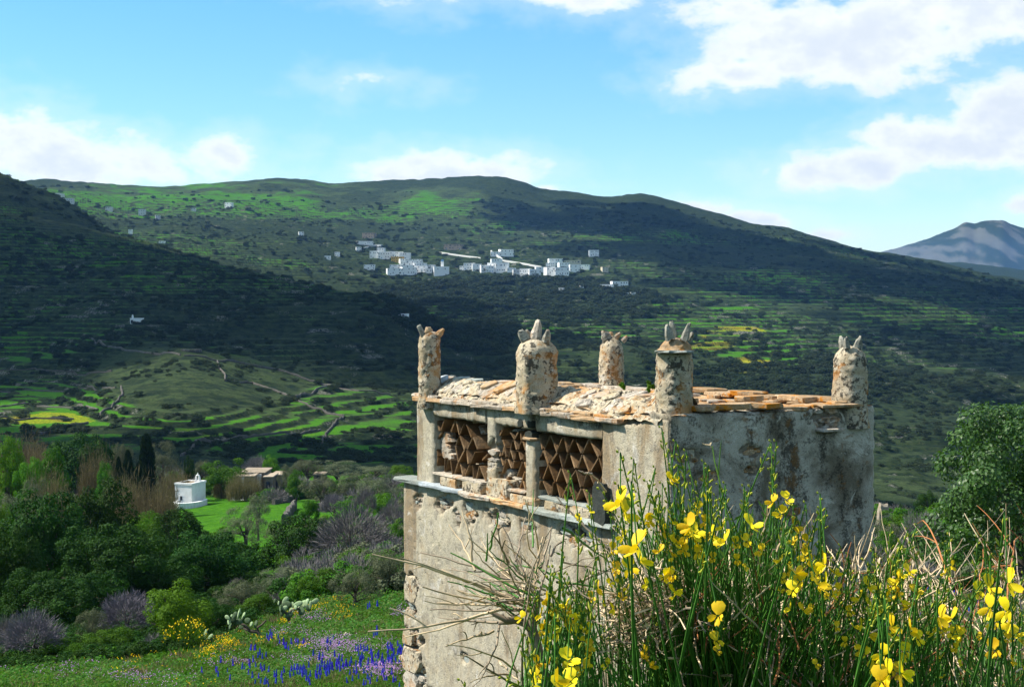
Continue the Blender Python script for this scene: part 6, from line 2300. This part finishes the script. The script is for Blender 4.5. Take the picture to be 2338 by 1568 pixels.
# ------------------------------------------------------------------ flowering broom in the foreground
c8 = lambda cx, cy: ((1600 + cx / 2.501) / 1.0693, (1050 + cy / 2.501) / 1.0693)
c7 = lambda cx, cy: ((900 + cx / 2.9225) / 1.0693, (1150 + cy / 2.9225) / 1.0693)
FL8 = [(105, 305, 50), (220, 590, 90), (260, 480, 60), (305, 420, 40), (340, 650, 80), (430, 680, 90), (235, 630, 80), (310, 560, 55), (720, 440, 60), (795, 430, 62), (768, 515, 62), (840, 590, 70), (580, 585, 80), (555, 680, 55), (650, 740, 50),
       (270, 790, 70), (60, 890, 60), (105, 890, 60), (110, 990, 60), (385, 1130, 90), (370, 1285, 70), (850, 880, 95), (800, 870, 70), (840, 980, 80), (925, 810, 70), (920, 770, 60), (1000, 780, 60), (1045, 815, 88), (1090, 880, 60), (985, 950, 88),
       (1060, 930, 78), (830, 1090, 60), (900, 1100, 60), (960, 1100, 50), (1290, 955, 72), (1250, 1030, 70), (1305, 1080, 72), (1540, 865, 62), (1490, 905, 60), (1435, 955, 60), (1465, 995, 60), (1585, 990, 62), (1500, 1050, 60), (1425, 1200, 85),
       (1540, 1220, 85), (1270, 1190, 50), (1300, 1250, 70), (1270, 1320, 60), (1400, 1370, 95), (1520, 1350, 75), (1450, 1270, 50), (1600, 1275, 60), (1720, 1140, 85), (1815, 1150, 80), (1700, 1240, 50), (1770, 1220, 50), (1860, 1250, 60), (1435, 1480, 110),
       (1380, 1530, 110), (1500, 1480, 90), (1310, 1460, 60), (2030, 960, 90), (2150, 930, 110), (2050, 1080, 90), (2150, 1100, 100), (2170, 1170, 80), (2190, 1250, 70), (1800, 830, 42), (2240, 1300, 42), (1750, 1390, 42), (2170, 1410, 42), (175, 740, 52),
       (120, 690, 60), (500, 790, 42), (40, 620, 60), (1120, 970, 50), (1000, 880, 60), (760, 800, 50), (1020, 1000, 55), (1180, 1100, 45), (1100, 1200, 42), (1160, 1290, 42), (980, 1430, 40), (1840, 1330, 42), (1980, 1260, 40), (410, 600, 50), (480, 690, 50), (90, 760, 50)]
FL7 = [(1800, 230, 125), (1870, 230, 75), (1815, 300, 125), (1920, 560, 150), (1930, 640, 115), (1990, 350, 75), (2160, 370, 55), (2290, 400, 90), (2265, 460, 80), (2200, 510, 70), (1735, 560, 60), (2250, 560, 60), (1760, 700, 70), (1800, 910, 62),
       (1715, 800, 50), (1620, 840, 70), (1585, 900, 60), (1760, 980, 60), (2110, 750, 50), (2160, 740, 60), (2170, 870, 70), (1290, 920, 72), (1270, 990, 80), (1390, 1060, 90), (1410, 960, 62), (1350, 1150, 80), (1225, 1130, 62), (1240, 1030, 62),
       (1470, 1080, 80), (1500, 1050, 60), (1560, 1140, 60), (1570, 1250, 70), (1580, 1290, 60), (1420, 1360, 110), (1400, 1420, 90), (1540, 1410, 80), (1330, 1500, 130), (1440, 1500, 100), (1200, 1460, 90), (1190, 1370, 62), (1170, 1530, 100), (1290, 1380, 62),
       (1990, 1290, 60), (2000, 1390, 80), (2150, 60, 62), (1500, 340, 42), (1575, 290, 42), (1310, 1060, 60), (1250, 1180, 50), (1500, 1200, 50)]
TIPS = [c8(*p) for p in ((95, 130), (230, 285), (370, 400), (555, 375), (583, 350), (718, 240), (1010, 690), (950, 640), (1330, 740), (1500, 690), (1800, 640), (2055, 825), (2110, 855), (2230, 900), (1070, 750), (1120, 860), (1280, 790), (1175, 820), (1540, 790), (640, 600), (410, 440))]
TIPS += [c7(*p) for p in ((1985, 70), (1655, 125), (1325, 690), (1490, 930), (1505, 320), (1580, 260), (1920, 150), (1120, 1180), (1290, 760), (1620, 740), (660, 1490), (955, 1470))]

M_STEM = mat_plain('broom_stem', (.045, .135, .016), .6, .3, .35, 18)
M_STEM2 = mat_plain('young_broom_stem', (.11, .22, .022), .6, .3, .3, 18)
M_DRY = mat_plain('dry_twig', (.56, .43, .27), .85, .1, .45, 14)
M_GREYTW = mat_plain('grey_twig_bark', (.26, .205, .145), .9, .1, .4, 14)
M_RUST = mat_plain('rusty_stalk', (.30, .12, .045), .8, .1, .3, 14)
M_BUD = mat_plain('broom_bud', (.34, .36, .03), .6, .3, .3, 20)


def petal(mb, base, a, u, n, L, Wd, cup, rows=3):
    """a cupped petal: base point, a across, u along, n normal"""
    V = []
    prof = [(0, .25), (.35, .85), (.7, 1.0), (1.0, .55)]
    for (f, w) in prof:
        for s in (-1, 0, 1):
            V.append(base + u * L * f + a * Wd / 2 * w * s + n * (cup * (s * s * .55 + f * f * .5)))
    fs = []
    for i in range(3):
        for j in range(2):
            q = i * 3 + j
            fs.append((q, q + 1, q + 4, q + 3))
    mb.add(V, fs)


def flower_mesh(seed):
    """pea flower about 26 mm: tall standard, two wings, keel and a green cup; it looks along -y, base at the origin"""
    r = random.Random(seed)
    mb = MB()
    X, Yv, Z = Vector((1, 0, 0)), Vector((0, 1, 0)), Vector((0, 0, 1))
    up = (Z + Yv * r.uniform(.05, .4)).normalized()
    petal(mb, Vector((0, -.004, .002)), X, up, up.cross(X).normalized(), .021, .023, .005 * r.choice((1, -1)))
    for s in (-1, 1):
        fw = (-Yv + X * s * r.uniform(.25, .7) - Z * r.uniform(.0, .45)).normalized()
        petal(mb, Vector((s * .002, -.003, 0)), (X * .3 + Z * s).normalized(), fw, (X * s).normalized(), .018, .011, .003)
    kd = (-Yv - Z * r.uniform(.3, .8)).normalized()
    petal(mb, Vector((0, -.002, -.001)), X, kd, Z, .017, .009, -.004)
    me = mb.mesh('flower', True)
    put_attr(me, 'var', np.random.default_rng(seed).uniform(.2, 1, len(me.vertices)))
    me.materials.append(L_YEL)
    return me


FLM = [flower_mesh(k) for k in range(6)]


def curve_pts(a, b, bend, n=6, rs=None):
    """from root a to tip b, leaving the root steeply"""
    m = a.lerp(b, .5) + bend
    return [a * ((1 - t) ** 2) + m * (2 * t * (1 - t)) + b * (t * t) for t in [i / n for i in range(n + 1)]]


BROOMS = [  # root column and depth, reach in columns, label
    dict(x=1720, Y=3.5, lo=1370, hi=1960, label='big yellow flowering broom in front of the dovecote corner'),
    dict(x=1290, Y=2.9, lo=1150, hi=1370, label='small yellow broom in front of the sunlit dovecote wall'),
    dict(x=2060, Y=3.2, lo=1960, hi=2190, label='yellow broom below the right end of the dovecote'),
    dict(x=2290, Y=3.0, lo=2190, hi=2500, label='yellow broom at the right picture edge'),
]
rs = random.Random(42)
flowers = []
for (cx, cy, s) in FL8:
    flowers.append((*c8(cx, cy), s / 2.674))
for (cx, cy, s) in FL7:
    flowers.append((*c7(cx, cy), s / 3.125))
for (x_, y_, s_) in list(flowers):
    if rs.random() < .5:
        flowers.append((x_ + rs.gauss(0, 22), y_ + abs(rs.gauss(0, 30)), s_ * rs.uniform(.6, .9)))
for B in BROOMS:
    g = GP(B['x'], B['Y'])
    B['o'] = thing('broom', g, B['label'], 'broom', 'yellow broom in the foreground')
    B['g'], B['bud'], B['young'] = MB(), MB(), MB()


def pick(x):
    for B in BROOMS:
        if B['lo'] <= x < B['hi']:
            return B
    return BROOMS[0] if x < 1500 else BROOMS[-1]


def root_of(B, rs, tip):
    X = (B['x'] - CX) / F * B['Y'] + rs.gauss(0, .16) + (tip.x - (B['x'] - CX) / F * B['Y']) * .28
    Y = B['Y'] + rs.gauss(0, .22) + .1
    return Vector((X, Y, gz(X, Y) - .03))


def bud_spike(mb, tip, d, L, rs, k=1.0):
    """opening buds up the last stretch of a stem"""
    n = int(L / .011)
    a0 = d.cross(Vector((.3, .9, .1))).normalized()
    b0 = d.cross(a0)
    for i in range(n):
        f = i / max(1, n - 1)
        an = i * 2.4
        out = (a0 * math.cos(an) + b0 * math.sin(an))
        p = tip - d * L * f + out * .003
        q = (out * .55 + d).normalized()
        ln = (.006 + .010 * f) * k
        mb.tube([p, p + q * ln * .5, p + q * ln], [.0011 * k, .0024 * k, .0006], 4, False)


def leaflets(mb, pts, rs, n=3):
    for _ in range(n):
        i = rs.randrange(1, len(pts) - 1)
        p = pts[i].lerp(pts[i + 1], rs.random())
        d = (pts[i + 1] - pts[i]).normalized()
        o_ = Vector((rs.uniform(-1, 1), rs.uniform(-1, 1), rs.uniform(-.2, .6))).normalized()
        t = (d * .8 + o_).normalized()
        s = t.cross(Vector((0, 1, .1))).normalized()
        L = rs.uniform(.014, .03)
        mb.add([p, p + t * L * .5 + s * .0026, p + t * L, p + t * L * .5 - s * .0026], [(0, 1, 2, 3)])


for (x, y, s) in flowers:
    if y > 1600:
        continue
    Y = min(max(.0245 * F / s, 1.6), 2.75)
    B = pick(x)
    p = P(x, y, Y)
    ext = rs.uniform(.03, .12)
    root = root_of(B, rs, p)
    up = Vector((rs.uniform(-.25, .25), rs.uniform(-.2, .2), 1)).normalized()
    tip = p + up * ext
    pts = curve_pts(root, tip, Vector((rs.uniform(-.05, .05), rs.uniform(-.05, .05), .12)), 7)
    B['g'].tube(pts, [.0034, .0032, .003, .0028, .0025, .0022, .0018, .0012], 4, False)
    leaflets(B['young'], pts, rs, 2)
    bud_spike(B['bud'], tip, (pts[-1] - pts[-2]).normalized(), min(.09, ext * .9), rs)
    # the flower itself, on a short stalk
    q = min(pts, key=lambda v: (v - p).length)
    B['g'].tube([q, p], [.0012, .0012], 3, False)
    o = link('flower', rs.choice(FLM), None, B['o'], True)
    sc = s * Y / F / .026 * rs.uniform(.98, 1.2)
    az = rs.uniform(-1.9, 1.9)
    o.matrix_basis = Matrix.Translation(p) @ Matrix.Rotation(az, 4, 'Z') @ Matrix.Rotation(rs.uniform(-.5, .5), 4, 'X') @ Matrix.Rotation(rs.uniform(-.35, .35), 4, 'Y') @ Matrix.Scale(sc, 4)
# spikes of unopened buds
for (x, y) in TIPS:
    B = pick(x)
    Y = rs.uniform(2.6, 3.2)
    tip = P(x, y, Y)
    root = root_of(B, rs, tip)
    pts = curve_pts(root, tip, Vector((rs.uniform(-.08, .08), 0, .14)), 8)
    B['g'].tube(pts, [.0036, .0034, .0032, .003, .0027, .0024, .002, .0017, .0011], 4, False)
    bud_spike(B['bud'], tip, (pts[-1] - pts[-2]).normalized(), rs.uniform(.07, .13), rs, 1.25)
# green rush-like stems
OUT_X = [1150, 1200, 1250, 1330, 1400, 1480, 1560, 1650, 1770, 1850, 1950, 2050, 2150, 2220, 2290, 2380]
OUT_Y = [1520, 1440, 1340, 1330, 1230, 1180, 1130, 1190, 1130, 1260, 1300, 1290, 1310, 1330, 1320, 1300]
for k in range(1500):
    x = rs.choice([rs.gauss(1690, 150), rs.gauss(1690, 150), rs.gauss(1640, 190), rs.gauss(2040, 110), rs.uniform(1950, 2400), rs.gauss(1290, 55), rs.uniform(1400, 1960)])
    if x < 1160 or x > 2420:
        continue
    top = float(np.interp(x, OUT_X, OUT_Y))
    y = top + abs(rs.gauss(0, 1)) * 130
    B = pick(x)
    Y = rs.uniform(2.75, 4.2)
    tip = P(x, y, Y)
    root = root_of(B, rs, tip)
    pts = curve_pts(root, tip, Vector((rs.uniform(-.10, .10), rs.uniform(-.08, .08), rs.uniform(.0, .16))), 6)
    r0 = rs.uniform(.0022, .0036)
    B['g' if rs.random() < .75 else 'young'].tube(pts, [r0, r0, r0 * .95, r0 * .9, r0 * .75, r0 * .6, r0 * .35], 4, False)
    leaflets(B['young'], pts, rs, 4)
    for _ in range(rs.choice([0, 1, 1, 2])):
        i = rs.randrange(2, 5)
        a = pts[i]
        d = (pts[i + 1] - pts[i]).normalized()
        sd = (d + Vector((rs.uniform(-.7, .7), rs.uniform(-.5, .5), rs.uniform(-.1, .3)))).normalized()
        L = rs.uniform(.08, .28)
        b = a + sd * L
        q = curve_pts(a, b, d * L * .25, 4)
        B['g' if rs.random() < .6 else 'young'].tube(q, [r0 * .7, r0 * .65, r0 * .55, r0 * .45, r0 * .25], 4, False)
for B in BROOMS:
    o = B['g'].build('stems', M_STEM, B['o'], True)
    o['kind'] = 'stuff'
    o = B['young'].build('young_stems', M_STEM2, B['o'], True)
    o['kind'] = 'stuff'
    if B['bud'].v:
        o = B['bud'].build('buds', M_BUD, B['o'], True)
        o['kind'] = 'stuff'

# ------------------------------------------------------------------ the dry shrub in front of the lattice wall
hub = P(*c7(1185, 960), 3.0)
gd = GP(c7(1250, 0)[0], 2.95)
dry = thing('dry_broom', gd, 'dry leafless broom with bare twigs in front of the sunlit wall', 'shrub')
mb = MB()
trunk_px = [(1310, 1700), (1262, 1540), (1215, 1330), (1185, 1200), (1165, 1120), (1180, 1030), (1195, 950), (1205, 870)]
q = [gd] + [P(*c7(*p), 3.0) for p in trunk_px]
mb.tube(q, [.016, .015, .014, .013, .012, .011, .010, .009, .006], 7)
mb.tube([P(*c7(*p), 3.0) for p in ((1160, 1120), (1110, 1080), (1050, 1060), (985, 1070), (930, 1080))], [.011, .010, .009, .008, .005], 6)
mb.tube([P(*c7(*p), 2.98) for p in ((1060, 1062), (980, 1060), (900, 1020), (850, 985))], [.008, .007, .006, .004], 6)
mb.build('trunk', M_GREYTW, dry, True)
tw = {0: MB(), 1: MB(), 2: MB()}


def twig(kind, p0, p1, Y0, Y1, r0=.0028, bend=0.0, sub=True):
    a, b = P(*c7(*p0), Y0), P(*c7(*p1), Y1)
    d = b - a
    nn = Vector((-d.z, 0, d.x)).normalized()
    pts = curve_pts(a, b, nn * bend * d.length + Vector((0, rs.uniform(-.02, .02), 0)), 7)
    pts = [p + Vector((rs.uniform(-.002, .002), 0, rs.uniform(-.002, .002))) for p in pts]
    tw[kind].tube(pts, [r0 * (1 - .6 * i / 7) for i in range(8)], 4, False)
    if sub:
        for _ in range(rs.choice([0, 1, 1, 2])):
            i = rs.randrange(2, 6)
            e = pts[i] + ((pts[i + 1] - pts[i]).normalized() + Vector((rs.uniform(-.8, .8), rs.uniform(-.3, .3), rs.uniform(-.5, .8)))).normalized() * d.length * rs.uniform(.12, .35)
            tw[kind].tube(curve_pts(pts[i], e, Vector((rs.uniform(-.01, .01), 0, rs.uniform(-.01, .02))), 4), [r0 * .6, r0 * .55, r0 * .45, r0 * .35, r0 * .2], 4, False)
    return pts


for (p0, p1, kd, bd) in (((1150, 985), (20, 590), 0, -.06), ((930, 990), (0, 1148), 0, .04), ((860, 1000), (250, 1180), 0, .03), ((1020, 785), (360, 580), 1, -.06), ((1200, 900), (590, 580), 2, .02), ((1210, 660), (1110, 200), 0, -.06),
                         ((1180, 700), (960, 500), 0, .02), ((1230, 690), (1310, 400), 1, .0), ((1300, 600), (1410, 480), 1, .1), ((1200, 860), (860, 560), 2, 0), ((1200, 900), (1000, 600), 2, 0), ((740, 640), (660, 280), 0, -.12), ((760, 700), (570, 375), 0, -.05),
                         ((840, 640), (850, 440), 2, 0), ((1050, 640), (1120, 320), 1, 0), ((1170, 540), (1180, 130), 2, 0), ((860, 560), (935, 300), 2, 0), ((1000, 650), (880, 420), 1, 0), ((1160, 980), (230, 620), 0, -.04), ((1150, 1000), (380, 820), 0, .02), ((940, 1090), (740, 1540), 1, .12),
                         ((920, 1080), (610, 1050), 1, .05), ((900, 1140), (550, 1240), 0, .02), ((1080, 1540), (950, 1140), 0, -.03), ((1060, 1430), (560, 1240), 0, -.08), ((1060, 1540), (650, 1300), 1, 0), ((1000, 1450), (720, 1505), 0, -.05), ((1100, 1540), (1180, 700), 1, .05), ((930, 1350), (1080, 1500), 0, 0),
                         ((1180, 900), (720, 480), 0, 0), ((1160, 940), (520, 700), 0, .03), ((1190, 880), (960, 400), 1, .02), ((1210, 880), (1300, 520), 1, -.04), ((1180, 850), (1240, 460), 0, .03), ((1140, 960), (640, 860), 0, .02), ((1140, 980), (440, 980), 1, .03), ((1170, 960), (560, 780), 2, 0),
                         ((1340, 790), (1830, 880), 2, .02), ((1420, 860), (1780, 870), 0, .02), ((1310, 730), (1640, 600), 1, .03), ((1375, 640), (1720, 720), 1, .02), ((1640, 720), (1240, 880), 1, .05), ((1500, 900), (1640, 960), 0, 0), ((1590, 20), (1500, 0), 1, 0), ((1390, 400), (1700, 640), 2, .02), ((1720, 560), (1340, 180), 1, .03), ((1700, 150), (1600, 25), 0, 0)):
    twig(kd, p0, p1, rs.uniform(2.9, 3.05), rs.uniform(2.7, 3.2), rs.uniform(.0022, .0036), bd)
for k in range(46):
    an = RAD(rs.gauss(146, 36))
    L = rs.uniform(120, 480)
    sx, sy = 1150 + rs.gauss(0, 110), 930 + rs.gauss(0, 80)
    m = rs.uniform(0, .35)
    p0 = (sx + math.cos(an) * L * m * 1.5, sy - math.sin(an) * L * m)
    p1 = (sx + math.cos(an) * L * 1.4 + rs.gauss(0, 40), sy - math.sin(an) * L + rs.gauss(0, 40))
    twig(rs.choice([0, 0, 0, 1, 1, 2]), p0, p1, rs.uniform(2.85, 3.1), rs.uniform(2.7, 3.3), rs.uniform(.0014, .0026), rs.uniform(-.16, .16))
for kd, mt, nm in ((0, M_DRY, 'dry_twigs'), (1, M_GREYTW, 'grey_twigs'), (2, M_STEM, 'green_twigs')):
    o = tw[kd].build(nm, mt, dry, True)
    o['kind'] = 'stuff'

# ------------------------------------------------------------------ dead stalks tangled through the broom, and dry grass on the bank
tw = {0: MB(), 1: MB(), 2: MB(), 3: MB()}
for k in range(330):
    sx, sy = 1950 + rs.gauss(0, 190), 1020 + rs.gauss(0, 150)
    an = rs.uniform(0, 6.28)
    L = rs.uniform(60, 260)
    twig(rs.choice([0, 0, 1]), (sx, sy), (sx + math.cos(an) * L, sy + math.sin(an) * L * .8), rs.uniform(2.7, 3.5), rs.uniform(2.7, 3.5), rs.uniform(.0013, .0028), rs.uniform(-.3, .3))
c87 = lambda x, y: ((x * 1.0693 - 900) * 2.9225, (y * 1.0693 - 1150) * 2.9225)
for k in range(520):                      # stalks low on the right
    x = rs.uniform(1560, 2400)
    y = rs.uniform(1330, 1640) if rs.random() < .75 else rs.uniform(1250, 1400)
    an = rs.gauss(1.57, .5) if rs.random() < .6 else rs.uniform(0, 3.14)
    L = rs.uniform(60, 230)
    a, b = c87(x, y + L * .5), c87(x + math.cos(an) * L, y - math.sin(an) * L * .6)
    twig(rs.choice([0, 0, 0, 1, 3]), a, b, rs.uniform(2.75, 3.7), rs.uniform(2.75, 3.7), rs.uniform(.0012, .0026), rs.uniform(-.15, .15))
for (a, b) in (((1560, 900), (1790, 720)), ((1400, 1130), (1730, 690)), ((1600, 930), (1800, 810)), ((1560, 1060), (1960, 880)), ((1590, 960), (1710, 890)), ((1220, 900), (1220, 640)), ((1245, 900), (1247, 710)), ((1575, 900), (1577, 665)), ((860, 700), (965, 510)), ((650, 640), (700, 470)), ((745, 740), (800, 545)),
               ((1360, 890), (1370, 780)), ((1190, 880), (1180, 780)), ((1390, 960), (1400, 900)), ((1230, 940), (1150, 800)), ((2130, 1300), (2005, 1040)), ((1480, 1540), (1440, 1270)), ((960, 1560), (950, 1270)), ((780, 1330), (765, 1000)), ((1760, 1100), (1755, 950)), ((1860, 1100), (1855, 980)), ((1980, 1250), (2080, 1190))):
    twig(0, c87(*c8(*a)), c87(*c8(*b)), 2.9, rs.uniform(2.7, 3.1), rs.uniform(.0018, .003), rs.uniform(-.04, .04))
# one tall grass stalk with a nodding head before the shaded wall
pts = twig(2, c87(*c8(490, 700)), c87(*c8(345, 100)), 2.9, 2.9, .003, .02)
twig(0, c87(*c8(345, 110)), c87(*c8(285, 80)), 2.9, 2.9, .0022, -.25)
for kd, mt, nm, lab in ((0, M_DRY, 'dead_stalks', 'tangle of straw coloured dead stalks through the foreground broom'), (1, M_GREYTW, 'dead_twigs', 'grey dead twigs tangled in the foreground broom'), (2, M_STEM2, 'grass_stalk', 'tall single grass stalk before the shaded wall'), (3, M_RUST, 'rusty_stalks', 'rust brown dead stalks low at the right')):
    o = tw[kd].build(nm, mt)
    tag(o, lab, 'stalks', kind='stuff' if kd != 2 else 'thing')


def bank():
    r = np.random.default_rng(3)
    n = 1500
    x = r.uniform(1050, 2450, n)
    Y = r.uniform(3.4, 11, n)
    X = (x - CX) / F * Y
    inside = []
    z = ground(X, Y)
    pv = np.stack([X - TC.x, Y - TC.y], 1)
    out = (pv @ np.array(NL[:2]) > .1) | (pv @ np.array(NR[:2]) > .1)
    keep = out
    srcs = [multi_mesh('tuft', [(tuft_mesh('t', 41, 40, .42, .16, .008, L_GRASS), L_GRASS)]), multi_mesh('tuft', [(tuft_mesh('t', 42, 36, .45, .18, .006, L_REED), L_REED)]), multi_mesh('tuft', [(leafy_mesh('t', 43, 120, .3, .2, .035, L_MID), L_MID)])]
    P_ = np.stack([X, Y, z - .02], 1)[keep]
    m = len(P_)
    scatter('bank_grass', P_, r.uniform(.6, 1.2, m), np.stack([np.zeros(m), np.zeros(m), r.uniform(0, 6.28, m)], 1), srcs, 'rough grass on the bank under the foreground broom', 'grass', r.integers(0, 3, m))


bank()
# two weeds growing on the roof
for i, (cx, cy, w, h, Y, lab) in enumerate([(780, 960, 100, 110, 16.5, 'small green weed on the dovecote roof near the back pillar'), (1150, 970, 140, 190, 14.3, 'taller green weed behind the near pillar on the roof')]):
    x, y = d2(cx, cy)
    c = P(x, y, Y)
    k = Y / F / 5.6 / 1.0693
    t = thing('roof_weed', (c.x, c.y, zT - .03), lab, 'weed', 'weeds on the dovecote roof')
    R, Hh = w * k / 2, h * k / 2
    cmesh, _ = crown_mesh('leaves', 800 + i, R, Hh, L_LIGHT, 12, 420, .03, -.8)
    o = link('leaves', cmesh, None, t, False)
    o.location = (0, 0, c.z - zT + .03)
    mb = MB()
    for j in range(4):
        mb.tube([(0, 0, 0), (rs.uniform(-.02, .02), 0, (c.z - zT) * .6), (rs.uniform(-.08, .04), rs.uniform(-.03, .03), (c.z - zT) + Hh * (1.2 if j == 0 else .5))], .003, 4)
    mb.build('stem', M_STEM2, t, world=False)

# ------------------------------------------------------------------ clouds out of view, placed for the shadows they cast on the hills
def mat_cloud():
    m, nt, out = mat_new('cloud_white')
    d = nt.node('ShaderNodeBsdfDiffuse')
    d.inputs[0].default_value = (.9, .9, .9, 1)
    t = nt.node('ShaderNodeBsdfTranslucent')
    t.inputs[0].default_value = (.9, .9, .9, 1)
    mx = nt.node('ShaderNodeMixShader')
    mx.inputs[0].default_value = .5
    nt.l.new(d.outputs[0], mx.inputs[1])
    nt.l.new(t.outputs[0], mx.inputs[2])
    tr = nt.node('ShaderNodeBsdfTransparent')
    m2 = nt.node('ShaderNodeMixShader')
    m2.inputs[0].default_value = .5
    nt.l.new(tr.outputs[0], m2.inputs[1])
    nt.l.new(mx.outputs[0], m2.inputs[2])
    nt.l.new(m2.outputs[0], out.inputs[0])
    return m


M_CLOUD = mat_cloud()


def ico(sub):
    bm = bmesh.new()
    bmesh.ops.create_icosphere(bm, subdivisions=sub, radius=1)
    V = np.array([v.co[:] for v in bm.verts])
    Fq = np.array([[v.index for v in f.verts] for f in bm.faces])
    bm.free()
    return V, Fq


ICO3 = ico(3)


def cloud(shade_x, shade_y, rx, ry, alt, seed, n=46):
    """a cumulus at height alt whose shadow falls round (shade_x, shade_y)"""
    cx, cy = shade_x + SUNV.x / SUNV.z * alt, shade_y + SUNV.y / SUNV.z * alt
    r = np.random.default_rng(seed)
    Vs, Fs, off = [], [], 0
    for i in range(n):
        a, q = r.uniform(0, 6.28), math.sqrt(r.uniform(0, 1))
        s = (.34 - .2 * q) * r.uniform(.7, 1.3)
        c = np.array([cx + math.cos(a) * q * rx, cy + math.sin(a) * q * ry, alt + r.uniform(0, 90) * (1 - q)])
        V, Fq = ICO3
        d = 1 + .45 * fbm(V[:, 0] * 1.7 + i, V[:, 1] * 1.7 + V[:, 2] * 1.3, 4, seed + i % 7)
        R_ = s * (rx + ry) / 2
        Vs.append(c + V * d[:, None] * np.array([R_, R_, R_ * .45]))
        Fs.append(Fq + off)
        off += len(V)
    me = mesh_np('cloud', np.vstack(Vs), np.vstack(Fs), True)
    return link('cloud', me, M_CLOUD)


for i, (sx, sy, rx, ry, lab) in enumerate([(-330, 1090, 300, 560, 'white cumulus cloud out of view, placed to shade the near left hill'), (1000, 1850, 740, 950, 'large white cumulus cloud out of view, placed to shade the right hand slope'),
                                           (330, 640, 170, 330, 'white cumulus cloud out of view, placed to shade the slope behind the dovecote'), (-60, 400, 200, 75, 'small flat cumulus cloud out of view, placed to shade the lower fields'), (420, 2700, 300, 300, 'white cumulus cloud out of view, placed to shade the main ridge')]):
    tag(cloud(sx, sy, rx, ry, 1250, 60 + i), lab, 'cloud', 'clouds overhead')

# ------------------------------------------------------------------ air
def haze():
    mb = MB()
    mb.aabox(-17500, 17500, -17500, 17500, -90, 420)
    m = bpy.data.materials.new('hazy_air')
    m.use_nodes = True
    nt = NT(m.node_tree)
    nt.n.clear()
    out = nt.node('ShaderNodeOutputMaterial')
    v = nt.node('ShaderNodeVolumePrincipled')
    v.inputs['Color'].default_value = (.20, .46, 1.0, 1)
    v.inputs['Density'].default_value = HAZE
    v.inputs['Anisotropy'].default_value = 0.1
    nt.l.new(v.outputs[0], out.inputs['Volume'])
    o = mb.build('haze', m)
    tag(o, 'thin blue haze over the valley and hills', 'haze', kind='stuff')


HAZE = 3.8e-5
haze()
